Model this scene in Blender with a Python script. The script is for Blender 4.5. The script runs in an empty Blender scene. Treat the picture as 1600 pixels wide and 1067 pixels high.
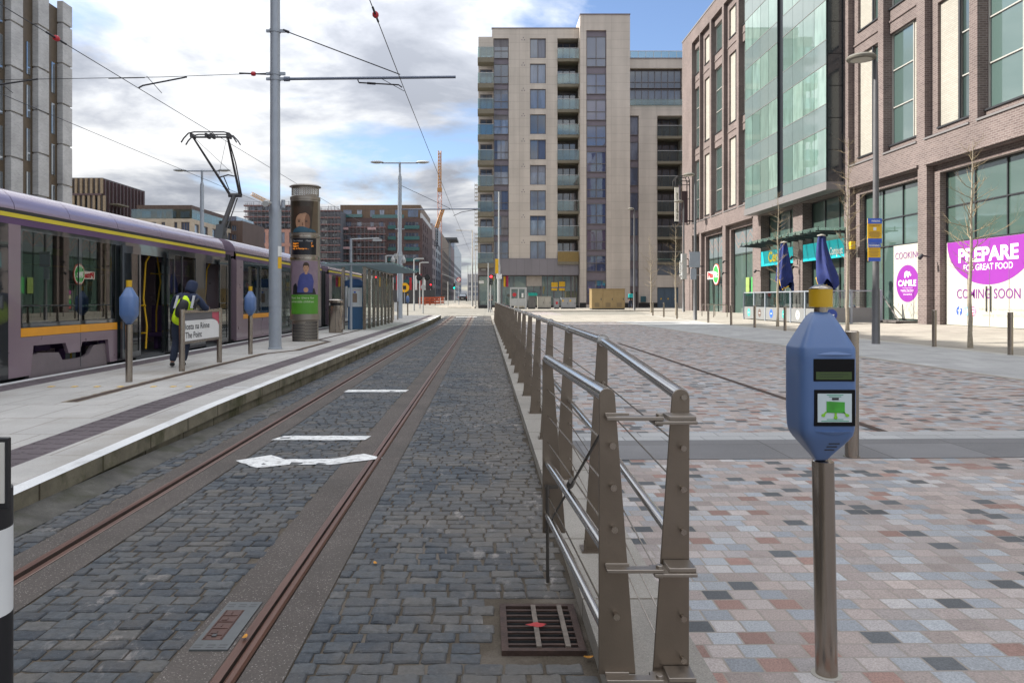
import bpy, bmesh, math, random
import numpy as np
from mathutils import Vector, Matrix
R = math.radians
random.seed(7)
rng = np.random.default_rng(7)
sc = bpy.context.scene
col = sc.collection

# ---------------------------------------------------------------- camera
F = 1190.0
cd = bpy.data.cameras.new('camera'); cam = bpy.data.objects.new('camera', cd); col.objects.link(cam)
cam.location = (0, 0, 1.5); cam.rotation_euler = (R(90), 0, 0)
cd.sensor_width = 36; cd.lens = 36*F/1600
cd.shift_x = 42/1600; cd.shift_y = -66.5/1600
cd.clip_start = .05; cd.clip_end = 6000
sc.camera = cam

# ---------------------------------------------------------------- light
SUN_EL = 38.0
SUN_DIR = Vector((-.97, .25, 0)).normalized()*math.cos(R(SUN_EL)) + Vector((0, 0, math.sin(R(SUN_EL))))
sl = bpy.data.lights.new('sun', 'SUN'); sun = bpy.data.objects.new('sun', sl); col.objects.link(sun)
sl.energy = 5.0; sl.angle = R(.5); sl.color = (1, .945, .86)
sun.rotation_euler = SUN_DIR.to_track_quat('Z', 'Y').to_euler()
w = bpy.data.worlds.new('World'); sc.world = w; w.use_nodes = True
nt = w.node_tree; nt.nodes.clear()
N = nt.nodes.new; L = nt.links.new
out = N('ShaderNodeOutputWorld'); bg = N('ShaderNodeBackground'); bg.inputs[1].default_value = .066
sky = N('ShaderNodeTexSky'); sky.sky_type = 'NISHITA'; sky.sun_disc = False
sky.sun_elevation = R(SUN_EL); sky.sun_rotation = math.atan2(SUN_DIR.x, SUN_DIR.y)
sky.air_density = 1.1; sky.dust_density = .6; sky.ozone_density = 1.6
tc = N('ShaderNodeTexCoord'); sep = N('ShaderNodeSeparateXYZ'); L(tc.outputs['Generated'], sep.inputs[0])
def wm(op, a, b=None, clamp=False):
    n = N('ShaderNodeMath'); n.operation = op; n.use_clamp = clamp
    for i, x in enumerate((a, b)):
        if x is None: continue
        if isinstance(x, (int, float)): n.inputs[i].default_value = x
        else: L(x, n.inputs[i])
    return n.outputs[0]
zc = wm('ADD', wm('MAXIMUM', sep.outputs[2], 0.0), .16)
cmb = N('ShaderNodeCombineXYZ'); L(wm('DIVIDE', sep.outputs[0], zc), cmb.inputs[0]); L(wm('DIVIDE', sep.outputs[1], zc), cmb.inputs[1])
def wn(scale, detail, rough, off):
    mp = N('ShaderNodeMapping'); mp.inputs['Location'].default_value = off; L(cmb.outputs[0], mp.inputs[0])
    n = N('ShaderNodeTexNoise'); n.inputs['Scale'].default_value = scale; n.inputs['Detail'].default_value = detail
    n.inputs['Roughness'].default_value = rough; n.inputs['Distortion'].default_value = .25
    L(mp.outputs[0], n.inputs['Vector']); return n.outputs[0]
def wramp(fac, stops):
    r = N('ShaderNodeValToRGB'); L(fac, r.inputs[0]); e = r.color_ramp.elements
    while len(e) < len(stops): e.new(.5)
    for x, (p, c) in zip(e, stops): x.position = p; x.color = tuple(c) + (1,)
    return r.outputs[0]
n1 = wn(.95, 9, .56, (5.3, 2.1, 0)); n2 = wn(1.5, 8, .58, (1.2, 7.7, 0))
# thicker cloud to the left of the street, blue breaks to the right
side = wm('MULTIPLY', wm('ADD', wm('DIVIDE', sep.outputs[0], wm('MAXIMUM', sep.outputs[1], .25)), .02), -.16)
n1b = wm('ADD', n1, wm('MINIMUM', wm('MAXIMUM', side, -.03), .06))
mask = wramp(n1b, [(.40, (0, 0, 0)), (.50, (1, 1, 1))])
ccol = wramp(n2, [(.36, (2.8, 3.0, 3.45)), (.44, (3.8, 4.0, 4.45)), (.52, (5.5, 5.65, 5.9)), (.60, (7.1, 7.15, 7.2))])
# an overcast sky is brighter overhead than near the horizon
zen = wm('ADD', wm('MULTIPLY', wm('MAXIMUM', sep.outputs[2], 0.0), 2.9), .66)
cz = N('ShaderNodeVectorMath'); cz.operation = 'SCALE'; L(ccol, cz.inputs[0]); L(zen, cz.inputs['Scale'])
mx = N('ShaderNodeMixRGB'); L(mask, mx.inputs[0]); L(cz.outputs[0], mx.inputs[2])
sk = N('ShaderNodeMixRGB'); sk.blend_type = 'MULTIPLY'; sk.inputs[0].default_value = 1; L(sky.outputs[0], sk.inputs[1]); sk.inputs[2].default_value = (1.25, 1.3, 1.5, 1)
L(sk.outputs[0], mx.inputs[1])
L(mx.outputs[0], bg.inputs[0]); L(bg.outputs[0], out.inputs[0])
sc.view_settings.view_transform = 'Standard'; sc.view_settings.look = 'None'
sc.view_settings.exposure = 1.0; sc.view_settings.gamma = 1
sc.render.engine = 'CYCLES'; sc.cycles.max_bounces = 8; sc.cycles.transparent_max_bounces = 16
sc.cycles.use_denoising = True

# ---------------------------------------------------------------- helpers
ORG = {}
class MB:
    def __init__(s): s.v = []; s.f = []; s.m = []; s.s = []
    def face(s, pts, mi=0, sm=False):
        k = len(s.v); s.v.extend([tuple(p) for p in pts]); s.f.append(tuple(range(k, k+len(pts)))); s.m.append(mi); s.s.append(sm); return s
    def raw(s, verts, faces, mi=0, sm=False):
        k = len(s.v); s.v.extend([tuple(p) for p in verts])
        for f in faces: s.f.append(tuple(i+k for i in f)); s.m.append(mi); s.s.append(sm)
        return s
    def box(s, x0, x1, y0, y1, z0, z1, mi=0, M=None):
        if x0 > x1: x0, x1 = x1, x0
        if y0 > y1: y0, y1 = y1, y0
        if z0 > z1: z0, z1 = z1, z0
        v = [Vector(p) for p in ((x0,y0,z0),(x1,y0,z0),(x1,y1,z0),(x0,y1,z0),(x0,y0,z1),(x1,y0,z1),(x1,y1,z1),(x0,y1,z1))]
        if M is not None: v = [M @ p for p in v]
        return s.raw(v, [(0,3,2,1),(4,5,6,7),(0,1,5,4),(1,2,6,5),(2,3,7,6),(3,0,4,7)], mi)
    def cyl(s, p0, p1, r0, r1=None, n=12, mi=0, cap=True, sm=True):
        r1 = r0 if r1 is None else r1
        p0 = Vector(p0); p1 = Vector(p1); d = (p1-p0)
        if d.length < 1e-9: return s
        d.normalize(); a = Vector((0,0,1)) if abs(d.z) < .9 else Vector((1,0,0))
        u = d.cross(a).normalized(); v = d.cross(u)
        vs = []
        for p, r in ((p0, r0), (p1, r1)):
            for i in range(n):
                t = 2*math.pi*i/n; vs.append(p + u*(r*math.cos(t)) + v*(r*math.sin(t)))
        s.raw(vs, [(i, (i+1)%n, n+(i+1)%n, n+i) for i in range(n)], mi, sm)
        if cap:
            k = len(s.v)-2*n
            s.f.append(tuple(k+i for i in range(n-1,-1,-1))); s.m.append(mi); s.s.append(False)
            s.f.append(tuple(k+n+i for i in range(n))); s.m.append(mi); s.s.append(False)
        return s
    def tube(s, pts, r, n=8, mi=0):
        pts = [Vector(p) for p in pts]; rr = r if isinstance(r, (list, tuple)) else [r]*len(pts)
        k0 = len(s.v); prev = None
        for i, p in enumerate(pts):
            d = (pts[min(i+1, len(pts)-1)] - pts[max(i-1, 0)]).normalized()
            if prev is None:
                a = Vector((0,0,1)) if abs(d.z) < .9 else Vector((1,0,0)); u = d.cross(a).normalized()
            else: u = (prev - d*prev.dot(d)).normalized()
            prev = u; v = d.cross(u)
            for j in range(n):
                t = 2*math.pi*j/n; s.v.append(tuple(p + u*(rr[i]*math.cos(t)) + v*(rr[i]*math.sin(t))))
        for i in range(len(pts)-1):
            for j in range(n):
                s.f.append((k0+i*n+j, k0+i*n+(j+1)%n, k0+(i+1)*n+(j+1)%n, k0+(i+1)*n+j)); s.m.append(mi); s.s.append(True)
        s.f.append(tuple(k0+j for j in range(n-1,-1,-1))); s.m.append(mi); s.s.append(False)
        e = k0+(len(pts)-1)*n
        s.f.append(tuple(e+j for j in range(n))); s.m.append(mi); s.s.append(False)
        return s
    def lathe(s, c, prof, n=24, mi=0, sm=True, sq=None):
        c = Vector(c); k0 = len(s.v)
        for r, z in prof:
            for j in range(n):
                t = 2*math.pi*(j+.5)/n; x, y = math.cos(t), math.sin(t)
                if sq:                                   # rounded-square section
                    q = (abs(x)**sq + abs(y)**sq)**(-1/sq); x *= q; y *= q
                s.v.append((c.x+r*x, c.y+r*y, c.z+z))
        for i in range(len(prof)-1):
            for j in range(n):
                s.f.append((k0+i*n+j, k0+i*n+(j+1)%n, k0+(i+1)*n+(j+1)%n, k0+(i+1)*n+j)); s.m.append(mi); s.s.append(sm)
        for i, rev in ((0, True), (len(prof)-1, False)):
            if prof[i][0] > 1e-4:
                q = [k0+i*n+j for j in range(n)]; s.f.append(tuple(reversed(q)) if rev else tuple(q)); s.m.append(mi); s.s.append(False)
        return s
    def prism(s, poly, P, d0, d1, mi=0):
        n = len(poly); vs = [P(u, v, d0) for u, v in poly] + [P(u, v, d1) for u, v in poly]
        return s.raw(vs, [tuple(range(n)), tuple(range(2*n-1, n-1, -1))] + [(i, n+i, n+(i+1)%n, (i+1)%n) for i in range(n)], mi)
    def wall(s, P, u0, u1, v0, v1, holes, depth, mi=0, jmi=None):
        us = sorted({u0, u1} | {h[i] for h in holes for i in (0, 1) if u0 <= h[i] <= u1})
        for a, b in zip(us[:-1], us[1:]):
            if b-a < 1e-6: continue
            hs = sorted([(h[2], h[3]) for h in holes if h[0] <= a+1e-6 and h[1] >= b-1e-6])
            z = v0
            for lo, hi in hs + [(v1, v1)]:
                if lo > z+1e-6: s.face([P(a,z,0), P(b,z,0), P(b,min(lo,v1),0), P(a,min(lo,v1),0)], mi)
                z = max(z, hi)
        j = mi if jmi is None else jmi
        for a, b, c, d in holes:
            s.face([P(a,c,0), P(a,d,0), P(a,d,depth), P(a,c,depth)], j)
            s.face([P(b,c,0), P(b,c,depth), P(b,d,depth), P(b,d,0)], j)
            s.face([P(a,d,0), P(b,d,0), P(b,d,depth), P(a,d,depth)], j)
            s.face([P(a,c,0), P(a,c,depth), P(b,c,depth), P(b,c,0)], j)
        return s
    def text(s, t, o, r, u, h, mi=0, width=None, align='l', warp=None, bold=0):
        vs, fs, wd = text_mesh(t, bold); k = h
        sx = (width/wd) if width else k
        o = Vector(o); r = Vector(r); u = Vector(u)
        ox = {'l': 0, 'c': -wd*sx/2, 'r': -wd*sx}[align]
        pts = [(ox+x*sx, y*k) for x, y in vs]
        if warp: return s.raw([warp(a, b) for a, b in pts], fs, mi)
        return s.raw([o + r*a + u*b for a, b in pts], fs, mi)
    def build(s, name, mats, parent=None, loc=None, local=False, bevel=0, kind=None):
        if not isinstance(mats, (list, tuple)): mats = [mats]
        o = Vector((0,0,0))
        if not local:
            if parent is not None: o = ORG.get(parent.name, Vector((0,0,0)))
            elif loc is not None: o = Vector(loc)
        me = bpy.data.meshes.new(name)
        me.from_pydata([(x-o.x, y-o.y, z-o.z) for x, y, z in s.v], [], s.f)
        for m in mats: me.materials.append(m)
        me.polygons.foreach_set('material_index', s.m); me.polygons.foreach_set('use_smooth', s.s); me.update()
        if any(s.s): me.set_sharp_from_angle(angle=R(38))
        ob = bpy.data.objects.new(name, me); col.objects.link(ob)
        if parent is not None: ob.parent = parent; ORG[ob.name] = o
        else: ob.location = o; ORG[ob.name] = o
        if bevel:
            b = ob.modifiers.new('bevel', 'BEVEL'); b.width = bevel; b.segments = 2; b.limit_method = 'ANGLE'
        if kind: ob['kind'] = kind
        return ob
TXT = {}
def text_mesh(t, bold=0):
    if (t, bold) in TXT: return TXT[(t, bold)]
    c = bpy.data.curves.new('lettering', 'FONT'); c.body = t; c.size = 1.0; c.offset = bold; c.resolution_u = 3
    o = bpy.data.objects.new('lettering', c); col.objects.link(o)
    dg = bpy.context.evaluated_depsgraph_get(); me = bpy.data.meshes.new_from_object(o.evaluated_get(dg))
    vs = [(v.co.x, v.co.y) for v in me.vertices]; fs = [tuple(p.vertices) for p in me.polygons]
    bpy.data.objects.remove(o); bpy.data.curves.remove(c); bpy.data.meshes.remove(me)
    x0 = min(x for x, y in vs); x1 = max(x for x, y in vs); hh = .72
    vs = [((x-x0)/hh, y/hh) for x, y in vs]
    TXT[(t, bold)] = (vs, fs, (x1-x0)/hh); return TXT[(t, bold)]
def tag(o, label=None, cat=None, group=None, kind=None):
    if label: o['label'] = label
    if cat: o['category'] = cat
    if group: o['group'] = group
    if kind: o['kind'] = kind
    return o
def thing(name, label, cat, loc=(0,0,0), group=None, rz=0):
    o = bpy.data.objects.new(name, None); col.objects.link(o); o.location = loc; o.rotation_euler.z = rz
    o.empty_display_size = .2; ORG[o.name] = Vector(loc); return tag(o, label, cat, group)
def copy_tree(o, loc=None, label=None, parent=None):
    c = o.copy(); col.objects.link(c)
    if parent is not None: c.parent = parent
    if loc is not None: c.location = loc
    if label: c['label'] = label
    ORG[c.name] = Vector(c.location) if parent is None else ORG.get(parent.name)
    for ch in list(o.children): copy_tree(ch, parent=c)
    return c
PX = lambda X: (lambda u, v, d: (X+d, u, v))      # wall facing -X
PXp = lambda X: (lambda u, v, d: (X-d, u, v))     # wall facing +X
PY = lambda Y: (lambda u, v, d: (u, Y+d, v))      # wall facing -Y

# ---------------------------------------------------------------- materials
def nodes(name):
    m = bpy.data.materials.new(name); m.use_nodes = True; t = m.node_tree; t.nodes.clear()
    o = t.nodes.new('ShaderNodeOutputMaterial'); return m, t, o
class G:
    def __init__(s, t): s.t = t
    def n(s, typ, **kw):
        x = s.t.nodes.new('ShaderNode'+typ)
        for k, v in kw.items(): setattr(x, k, v)
        return x
    def l(s, a, b): s.t.links.new(a, b)
    def set(s, sock, v):
        if hasattr(v, 'is_output'): s.l(v, sock)
        elif isinstance(v, (tuple, list)) and len(v) == 3 and len(sock.default_value) == 4: sock.default_value = tuple(v)+(1,)
        else: sock.default_value = v
    def math(s, op, a, b=0.0, clamp=False):
        x = s.n('Math', operation=op, use_clamp=clamp); s.set(x.inputs[0], a); s.set(x.inputs[1], b); return x.outputs[0]
    def mix(s, f, a, b, mode='MIX'):
        x = s.n('MixRGB', blend_type=mode); s.set(x.inputs[0], f); s.set(x.inputs[1], a); s.set(x.inputs[2], b); return x.outputs[0]
    def ramp(s, f, stops, const=False):
        r = s.n('ValToRGB'); s.l(f, r.inputs[0]); e = r.color_ramp.elements
        if const: r.color_ramp.interpolation = 'CONSTANT'
        while len(e) < len(stops): e.new(.5)
        for x, (p, c) in zip(e, stops):
            x.position = p; x.color = ((c,)*3 if isinstance(c, (int, float)) else tuple(c)) + (1,)
        return r.outputs[0]
    def schlick(s):
        a = s.n('NewGeometry'); d = s.n('VectorMath', operation='DOT_PRODUCT'); s.l(a.outputs['Normal'], d.inputs[0]); s.l(a.outputs['Incoming'], d.inputs[1])
        q = s.math('POWER', s.math('SUBTRACT', 1.0, s.math('ABSOLUTE', d.outputs['Value'])), 5.0); return s.math('ADD', s.math('MULTIPLY', q, .96), .04, True)
    def pos(s): return s.n('NewGeometry').outputs['Position']
    def objc(s): return s.n('TexCoord').outputs['Object']
    def noise(s, vec, scale, detail=4, rough=.55):
        x = s.n('TexNoise'); s.l(vec, x.inputs['Vector']); x.inputs['Scale'].default_value = scale
        x.inputs['Detail'].default_value = detail; x.inputs['Roughness'].default_value = rough; return x.outputs[0]
    def scale(s, vec, sc3):
        x = s.n('Mapping'); s.l(vec, x.inputs[0]); x.inputs['Scale'].default_value = sc3; return x.outputs[0]
    def bump(s, h, strength=.3, dist=.01):
        x = s.n('Bump'); s.l(h, x.inputs['Height']); x.inputs['Strength'].default_value = strength; x.inputs['Distance'].default_value = dist; return x.outputs[0]
    def bsdf(s, out, colr, rough=.6, metal=0, normal=None, spec=.5, coat=0, emit=None, es=1):
        b = s.n('BsdfPrincipled'); s.set(b.inputs['Base Color'], colr); s.set(b.inputs['Roughness'], rough); s.set(b.inputs['Metallic'], metal)
        b.inputs['Specular IOR Level'].default_value = spec; b.inputs['Coat Weight'].default_value = coat; b.inputs['Coat Roughness'].default_value = .08
        if normal is not None: s.l(normal, b.inputs['Normal'])
        if emit: s.set(b.inputs['Emission Color'], emit); b.inputs['Emission Strength'].default_value = es
        if out is not None: s.l(b.outputs[0], out.inputs[0])
        return b.outputs[0]
MC = {}
def frosted(name, c):
    m, t, o = nodes(name); g = G(t)
    d = g.bsdf(None, c, .3); tr = g.n('BsdfTransparent'); tr.inputs[0].default_value = (.85, .95, .92, 1); tl = g.n('BsdfTranslucent'); tl.inputs[0].default_value = tuple(c)+(1,)
    a = g.n('MixShader'); a.inputs[0].default_value = .5; g.l(d, a.inputs[1]); g.l(tl.outputs[0], a.inputs[2])
    b = g.n('MixShader'); b.inputs[0].default_value = .6; g.l(a.outputs[0], b.inputs[1]); g.l(tr.outputs[0], b.inputs[2]); g.l(b.outputs[0], o.inputs[0]); return m
def mat(name, c, rough=.6, metal=0, var=.12, vs=3.0, bump=0, bs=60, spec=.5, coat=0, emit=None, es=1, stretch=None):
    if name in MC: return MC[name]
    m, t, o = nodes(name); g = G(t); p = g.objc()
    if stretch: p = g.scale(p, stretch)
    cc = c
    if var:
        f = g.noise(p, vs, 6, .6)
        cc = g.ramp(f, [(.25, tuple(max(0, x*(1-var)) for x in c)), (.75, tuple(x*(1+var) for x in c))])
    rr = rough
    if var and rough > .1:
        rr = g.math('ADD', g.math('MULTIPLY', g.noise(p, vs*2.3, 3), .16), rough-.08)
    nm = g.bump(g.noise(p, bs, 4), bump, .01) if bump else None
    g.bsdf(o, cc, rr, metal, nm, spec, coat, emit, es)
    MC[name] = m; return m
def glass_facade(name, tint, refl=.35, vary=.5, rough=.02, light=None, blinds=True):
    if name in MC: return MC[name]
    m, t, o = nodes(name); g = G(t)
    rnd = g.n('ObjectInfo').outputs['Random']
    dk = tuple(x*(1-vary) for x in tint); lt = light or tuple(min(1, x*(1+vary)) for x in tint)
    c = g.ramp(rnd, [(0, dk), (.55, tint), (1, lt)])
    p = g.pos(); sp = g.n('SeparateXYZ'); g.l(p, sp.inputs[0])
    st = g.n('CombineXYZ'); g.l(g.math('ADD', sp.outputs[0], sp.outputs[1]), st.inputs[0]); g.l(g.math('MULTIPLY', sp.outputs[2], .25), st.inputs[1]); g.l(g.math('MULTIPLY', rnd, 50), st.inputs[2])
    if blinds:
        f = g.ramp(g.noise(st.outputs[0], 1.6, 3), [(.38, 0.0), (.62, 1.0)])
        c = g.mix(g.math('MULTIPLY', f, .75), c, dk)
    d = g.bsdf(None, c, .5, 0, None, .3)
    gl = g.n('BsdfGlossy'); gl.inputs['Roughness'].default_value = rough; gl.inputs['Color'].default_value = (.95, .98, 1, 1)
    wv = g.bump(g.noise(p, .9, 2), .03, .05); g.l(wv, gl.inputs['Normal'])
    fac = g.math('ADD', g.math('MULTIPLY', g.schlick(), 1-refl), refl, True)
    mx = g.n('MixShader'); g.l(fac, mx.inputs[0]); g.l(d, mx.inputs[1]); g.l(gl.outputs[0], mx.inputs[2]); g.l(mx.outputs[0], o.inputs[0])
    MC[name] = m; return m
def glass_clear(name, tint=(.8,.9,.88), refl=.06, rough=.01, alpha=.0):
    if name in MC: return MC[name]
    m, t, o = nodes(name); g = G(t)
    tr = g.n('BsdfTransparent'); tr.inputs[0].default_value = tuple(tint)+(1,)
    gl = g.n('BsdfGlossy'); gl.inputs['Roughness'].default_value = rough
    fac = g.math('ADD', g.math('MULTIPLY', g.schlick(), 1-refl), refl, True)
    mx = g.n('MixShader'); g.l(fac, mx.inputs[0]); g.l(tr.outputs[0], mx.inputs[1]); g.l(gl.outputs[0], mx.inputs[2])
    g.l(mx.outputs[0], o.inputs[0]); MC[name] = m; return m
def brickmat(name, c1, c2, mortar, bw=.24, bh=.085, mw=.012, var=.25, patch=.15):
    if name in MC: return MC[name]
    m, t, o = nodes(name); g = G(t); p = g.pos(); sp = g.n('SeparateXYZ'); g.l(p, sp.inputs[0])
    v = g.n('CombineXYZ'); g.l(g.math('ADD', sp.outputs[0], sp.outputs[1]), v.inputs[0]); g.l(sp.outputs[2], v.inputs[1])
    b = g.n('TexBrick'); g.l(v.outputs[0], b.inputs['Vector']); b.inputs['Scale'].default_value = 1
    b.inputs['Brick Width'].default_value = bw; b.inputs['Row Height'].default_value = bh; b.inputs['Mortar Size'].default_value = mw
    b.inputs['Mortar Smooth'].default_value = .2; b.inputs['Bias'].default_value = 0
    b.inputs['Color1'].default_value = tuple(c1)+(1,); b.inputs['Color2'].default_value = tuple(c2)+(1,); b.inputs['Mortar'].default_value = tuple(mortar)+(1,)
    f = g.ramp(g.noise(p, .5, 5), [(.3, 1-patch), (.7, 1+patch)])
    c = g.mix(1.0, b.outputs[0], f, 'MULTIPLY')
    nm = g.bump(g.math('SUBTRACT', 1.0, b.outputs[1]), .35, .006)
    g.bsdf(o, c, .85, 0, nm, .3); MC[name] = m; return m
def panelmat(name, c, jc, pw, ph, jw=.012, var=.1, rough=.6, patch=.1, stag=0.0, streak=.0):
    """cladding panels or slabs: joints plus a tone of its own for each panel; u = x + y on walls, v = z"""
    if name in MC: return MC[name]
    m, t, o = nodes(name); g = G(t); p = g.pos(); sp = g.n('SeparateXYZ'); g.l(p, sp.inputs[0])
    v = g.n('CombineXYZ'); g.l(g.math('ADD', sp.outputs[0], sp.outputs[1]), v.inputs[0]); g.l(sp.outputs[2], v.inputs[1])
    c = panelnodes(g, v.outputs[0], c, jc, pw, ph, jw, var, stag)[0]
    f = g.ramp(g.noise(p, .35, 6, .6), [(.3, 1-patch), (.7, 1+patch)])
    c = g.mix(1.0, c, f, 'MULTIPLY')
    if streak:
        st = g.noise(g.scale(p, (1.2, 1.2, .06)), 1.0, 4)
        c = g.mix(1.0, c, g.ramp(st, [(.4, 1-streak), (.6, 1.0)]), 'MULTIPLY')
    g.bsdf(o, c, rough, 0, None, .4); MC[name] = m; return m
def panelnodes(g, vec, c, jc, pw, ph, jw, var, stag=0.0):
    b = g.n('TexBrick'); b.offset = stag; g.l(vec, b.inputs['Vector']); b.inputs['Scale'].default_value = 1
    b.inputs['Brick Width'].default_value = pw; b.inputs['Row Height'].default_value = ph; b.inputs['Mortar Size'].default_value = jw
    b.inputs['Mortar Smooth'].default_value = .1
    b.inputs['Color1'].default_value = tuple(x*(1-var) for x in c)+(1,); b.inputs['Color2'].default_value = tuple(x*(1+var) for x in c)+(1,); b.inputs['Mortar'].default_value = tuple(jc)+(1,)
    return b.outputs[0], b.outputs[1]
steel = mat('brushed_steel', (.36, .315, .27), .24, 1, .12, 6, .05, 200, stretch=(1, 1, .15))
steel_dk = mat('bronzed_steel', (.225, .185, .147), .34, .85, .12, 5, .06, 160)
tubemat = mat('polished_tube', (.60, .59, .58), .15, 1, .06, 8)
galv = mat('grey_painted_steel', (.30, .33, .37), .45, .2, .08, 3)
galv_l = mat('pale_galvanised', (.42, .43, .43), .5, .3, .08, 3)
black = mat('black_paint', (.015, .015, .017), .4, 0, .1)
dkgrey = mat('dark_grey', (.06, .065, .07), .5, 0, .1)
white = mat('white_paint', (.72, .72, .70), .5, 0, .06)
yellow = mat('yellow_paint', (.72, .42, .012), .5, 0, .1)
rust = mat('rust', (.115, .05, .028), .7, .2, .35, 9, .3, 120)
concrete = mat('pale_concrete', (.34, .32, .28), .85, 0, .15, 2.5, .2, 90)
navy = mat('navy_cloth', (.012, .02, .05), .85, 0, .2, 8, .3, 60)
rubber = mat('dark_rubber', (.02, .02, .022), .8, 0, .1)
wire_m = mat('dark_wire', (.035, .035, .04), .5, .5, 0)
red = mat('red_paint', (.45, .02, .03), .45, 0, .1)
blue = mat('blue_paint', (.03, .10, .45), .45, 0, .1)
# ================================================================ ground
def lerp(x, pts):
    if x <= pts[0][0]: return pts[0][1]
    for (a, b), (c, d) in zip(pts[:-1], pts[1:]):
        if x <= c: return b + (d-b)*(x-a)/(c-a)
    return pts[-1][1]
def gY(y): return lerp(y, [(45, 0), (86, .42), (155, 1.0)])
def pX(x): return lerp(x, [(.46, .0), (.47, .08), (12.5, .15), (14, .19), (19, .40)])
def gz(x, y):
    p, q = pX(x), gY(y)
    return q if q >= .45 else .45-(.45-p)*(.45-q)/.45
def sheet(name, xs, ys, m, dz=0.0, zf=None, kind='structure'):
    zf = zf or gz; k = MB(); nx, ny = len(xs), len(ys)
    k.raw([(x, y, zf(x, y)+dz) for y in ys for x in xs], [(j*nx+i, j*nx+i+1, (j+1)*nx+i+1, (j+1)*nx+i) for j in range(ny-1) for i in range(nx-1)])
    return k.build(name, m, kind=kind)
# materials that live on the ground
def groundmat(name, c, rough=.9, var=.18, scale=1.2, speck=None, bump=.3, bs=80, slabs=None, patch=None):
    m, t, o = nodes(name); g = G(t); p = g.pos()
    f = g.noise(p, scale, 7, .62); cc = g.ramp(f, [(.3, tuple(x*(1-var) for x in c)), (.7, tuple(x*(1+var) for x in c))])
    h = g.noise(p, bs, 3)
    if slabs:
        pw, ph, jw, jc, sv, stag = slabs
        tone, fac = panelnodes(g, p, (1, 1, 1), jc, pw, ph, jw, sv, stag); cc = g.mix(1.0, cc, tone, 'MULTIPLY')
        h = g.math('SUBTRACT', g.math('MULTIPLY', h, .3), fac)
    fine = g.noise(p, 160, 2); cc = g.mix(1.0, cc, g.ramp(fine, [(.25, .8), (.75, 1.2)]), 'MULTIPLY')
    if speck:
        v = g.n('TexVoronoi'); g.l(p, v.inputs['Vector']); v.inputs['Scale'].default_value = speck[0]
        w2 = g.n('SeparateXYZ'); g.l(v.outputs['Color'], w2.inputs[0])
        k = g.math('MULTIPLY', g.math('LESS_THAN', v.outputs['Distance'], .38), g.math('GREATER_THAN', w2.outputs[0], .60))
        cc = g.mix(g.math('MULTIPLY', k, .7), cc, g.ramp(w2.outputs[1], [(0, (.05, .045, .04)), (.5, (.2, .17, .15)), (1, speck[1])]))
    if patch:
        q = g.ramp(g.noise(p, patch[0], 6, .65), [(.5, 0.0), (.64, 1.0)]); cc = g.mix(g.math('MULTIPLY', q, patch[2]), cc, patch[1])
    g.bsdf(o, cc, rough, 0, g.bump(h, bump, .008), .3); return m
m_far = groundmat('far_asphalt', (.17, .165, .155))
m_road = groundmat('road_asphalt', (.20, .19, .165), scale=.5, var=.22, bump=.15)
m_bed = groundmat('rail_concrete', (.092, .079, .070), speck=(120, (.42, .38, .35)), bump=.8, bs=110, patch=(.9, (.075, .068, .06), .6))
m_joint = groundmat('sett_joint', (.075, .060, .043), var=.3, scale=3, bump=.7, bs=90, patch=(1.5, (.17, .15, .13), .5))
m_plat = groundmat('platform_slab', (.40, .385, .36), var=.12, slabs=(.6, .9, .006, (.45, .42, .38), .07, .5), speck=(260, (.6, .58, .55)), bump=.2, patch=(.5, (.25, .22, .18), .5))
m_tact = groundmat('tactile_paving', (.115, .095, .10), var=.15, slabs=(.4, .4, .004, (.5, .5, .5), .06, 0), bump=.3)
m_edge = groundmat('white_edge_line', (.62, .62, .61), var=.1, patch=(3, (.35, .34, .32), .4), bump=.2)
m_kerb = groundmat('mossy_kerb', (.17, .15, .105), var=.35, scale=3, slabs=(3.1, .9, .012, (.35, .3, .25), .1, 0), patch=(1.6, (.055, .055, .022), .9))
m_kerbw = groundmat('railing_kerb', (.27, .25, .22), var=.15, slabs=(6, .9, .008, (.4, .36, .3), .1, 0), speck=(240, (.5, .48, .45)))
m_pave = groundmat('beige_paving', (.285, .262, .225), var=.12, scale=.4, slabs=(.5, .75, .006, (.6, .57, .52), .1, .5), bump=.15)
m_pale = groundmat('pale_grey_paving', (.33, .33, .325), var=.12, scale=.5, slabs=(.4, .6, .006, (.6, .6, .6), .1, .5), bump=.15)
m_dark = groundmat('dark_paving_band', (.15, .148, .15), var=.12, slabs=(.9, .92, .006, (.5, .48, .45), .12, 0), speck=(260, (.3, .3, .3)), bump=.2)
m_mark = groundmat('road_paint', (.68, .68, .66), var=.12, scale=5, patch=(14, (.14, .13, .12), .55), bump=.5)
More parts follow.
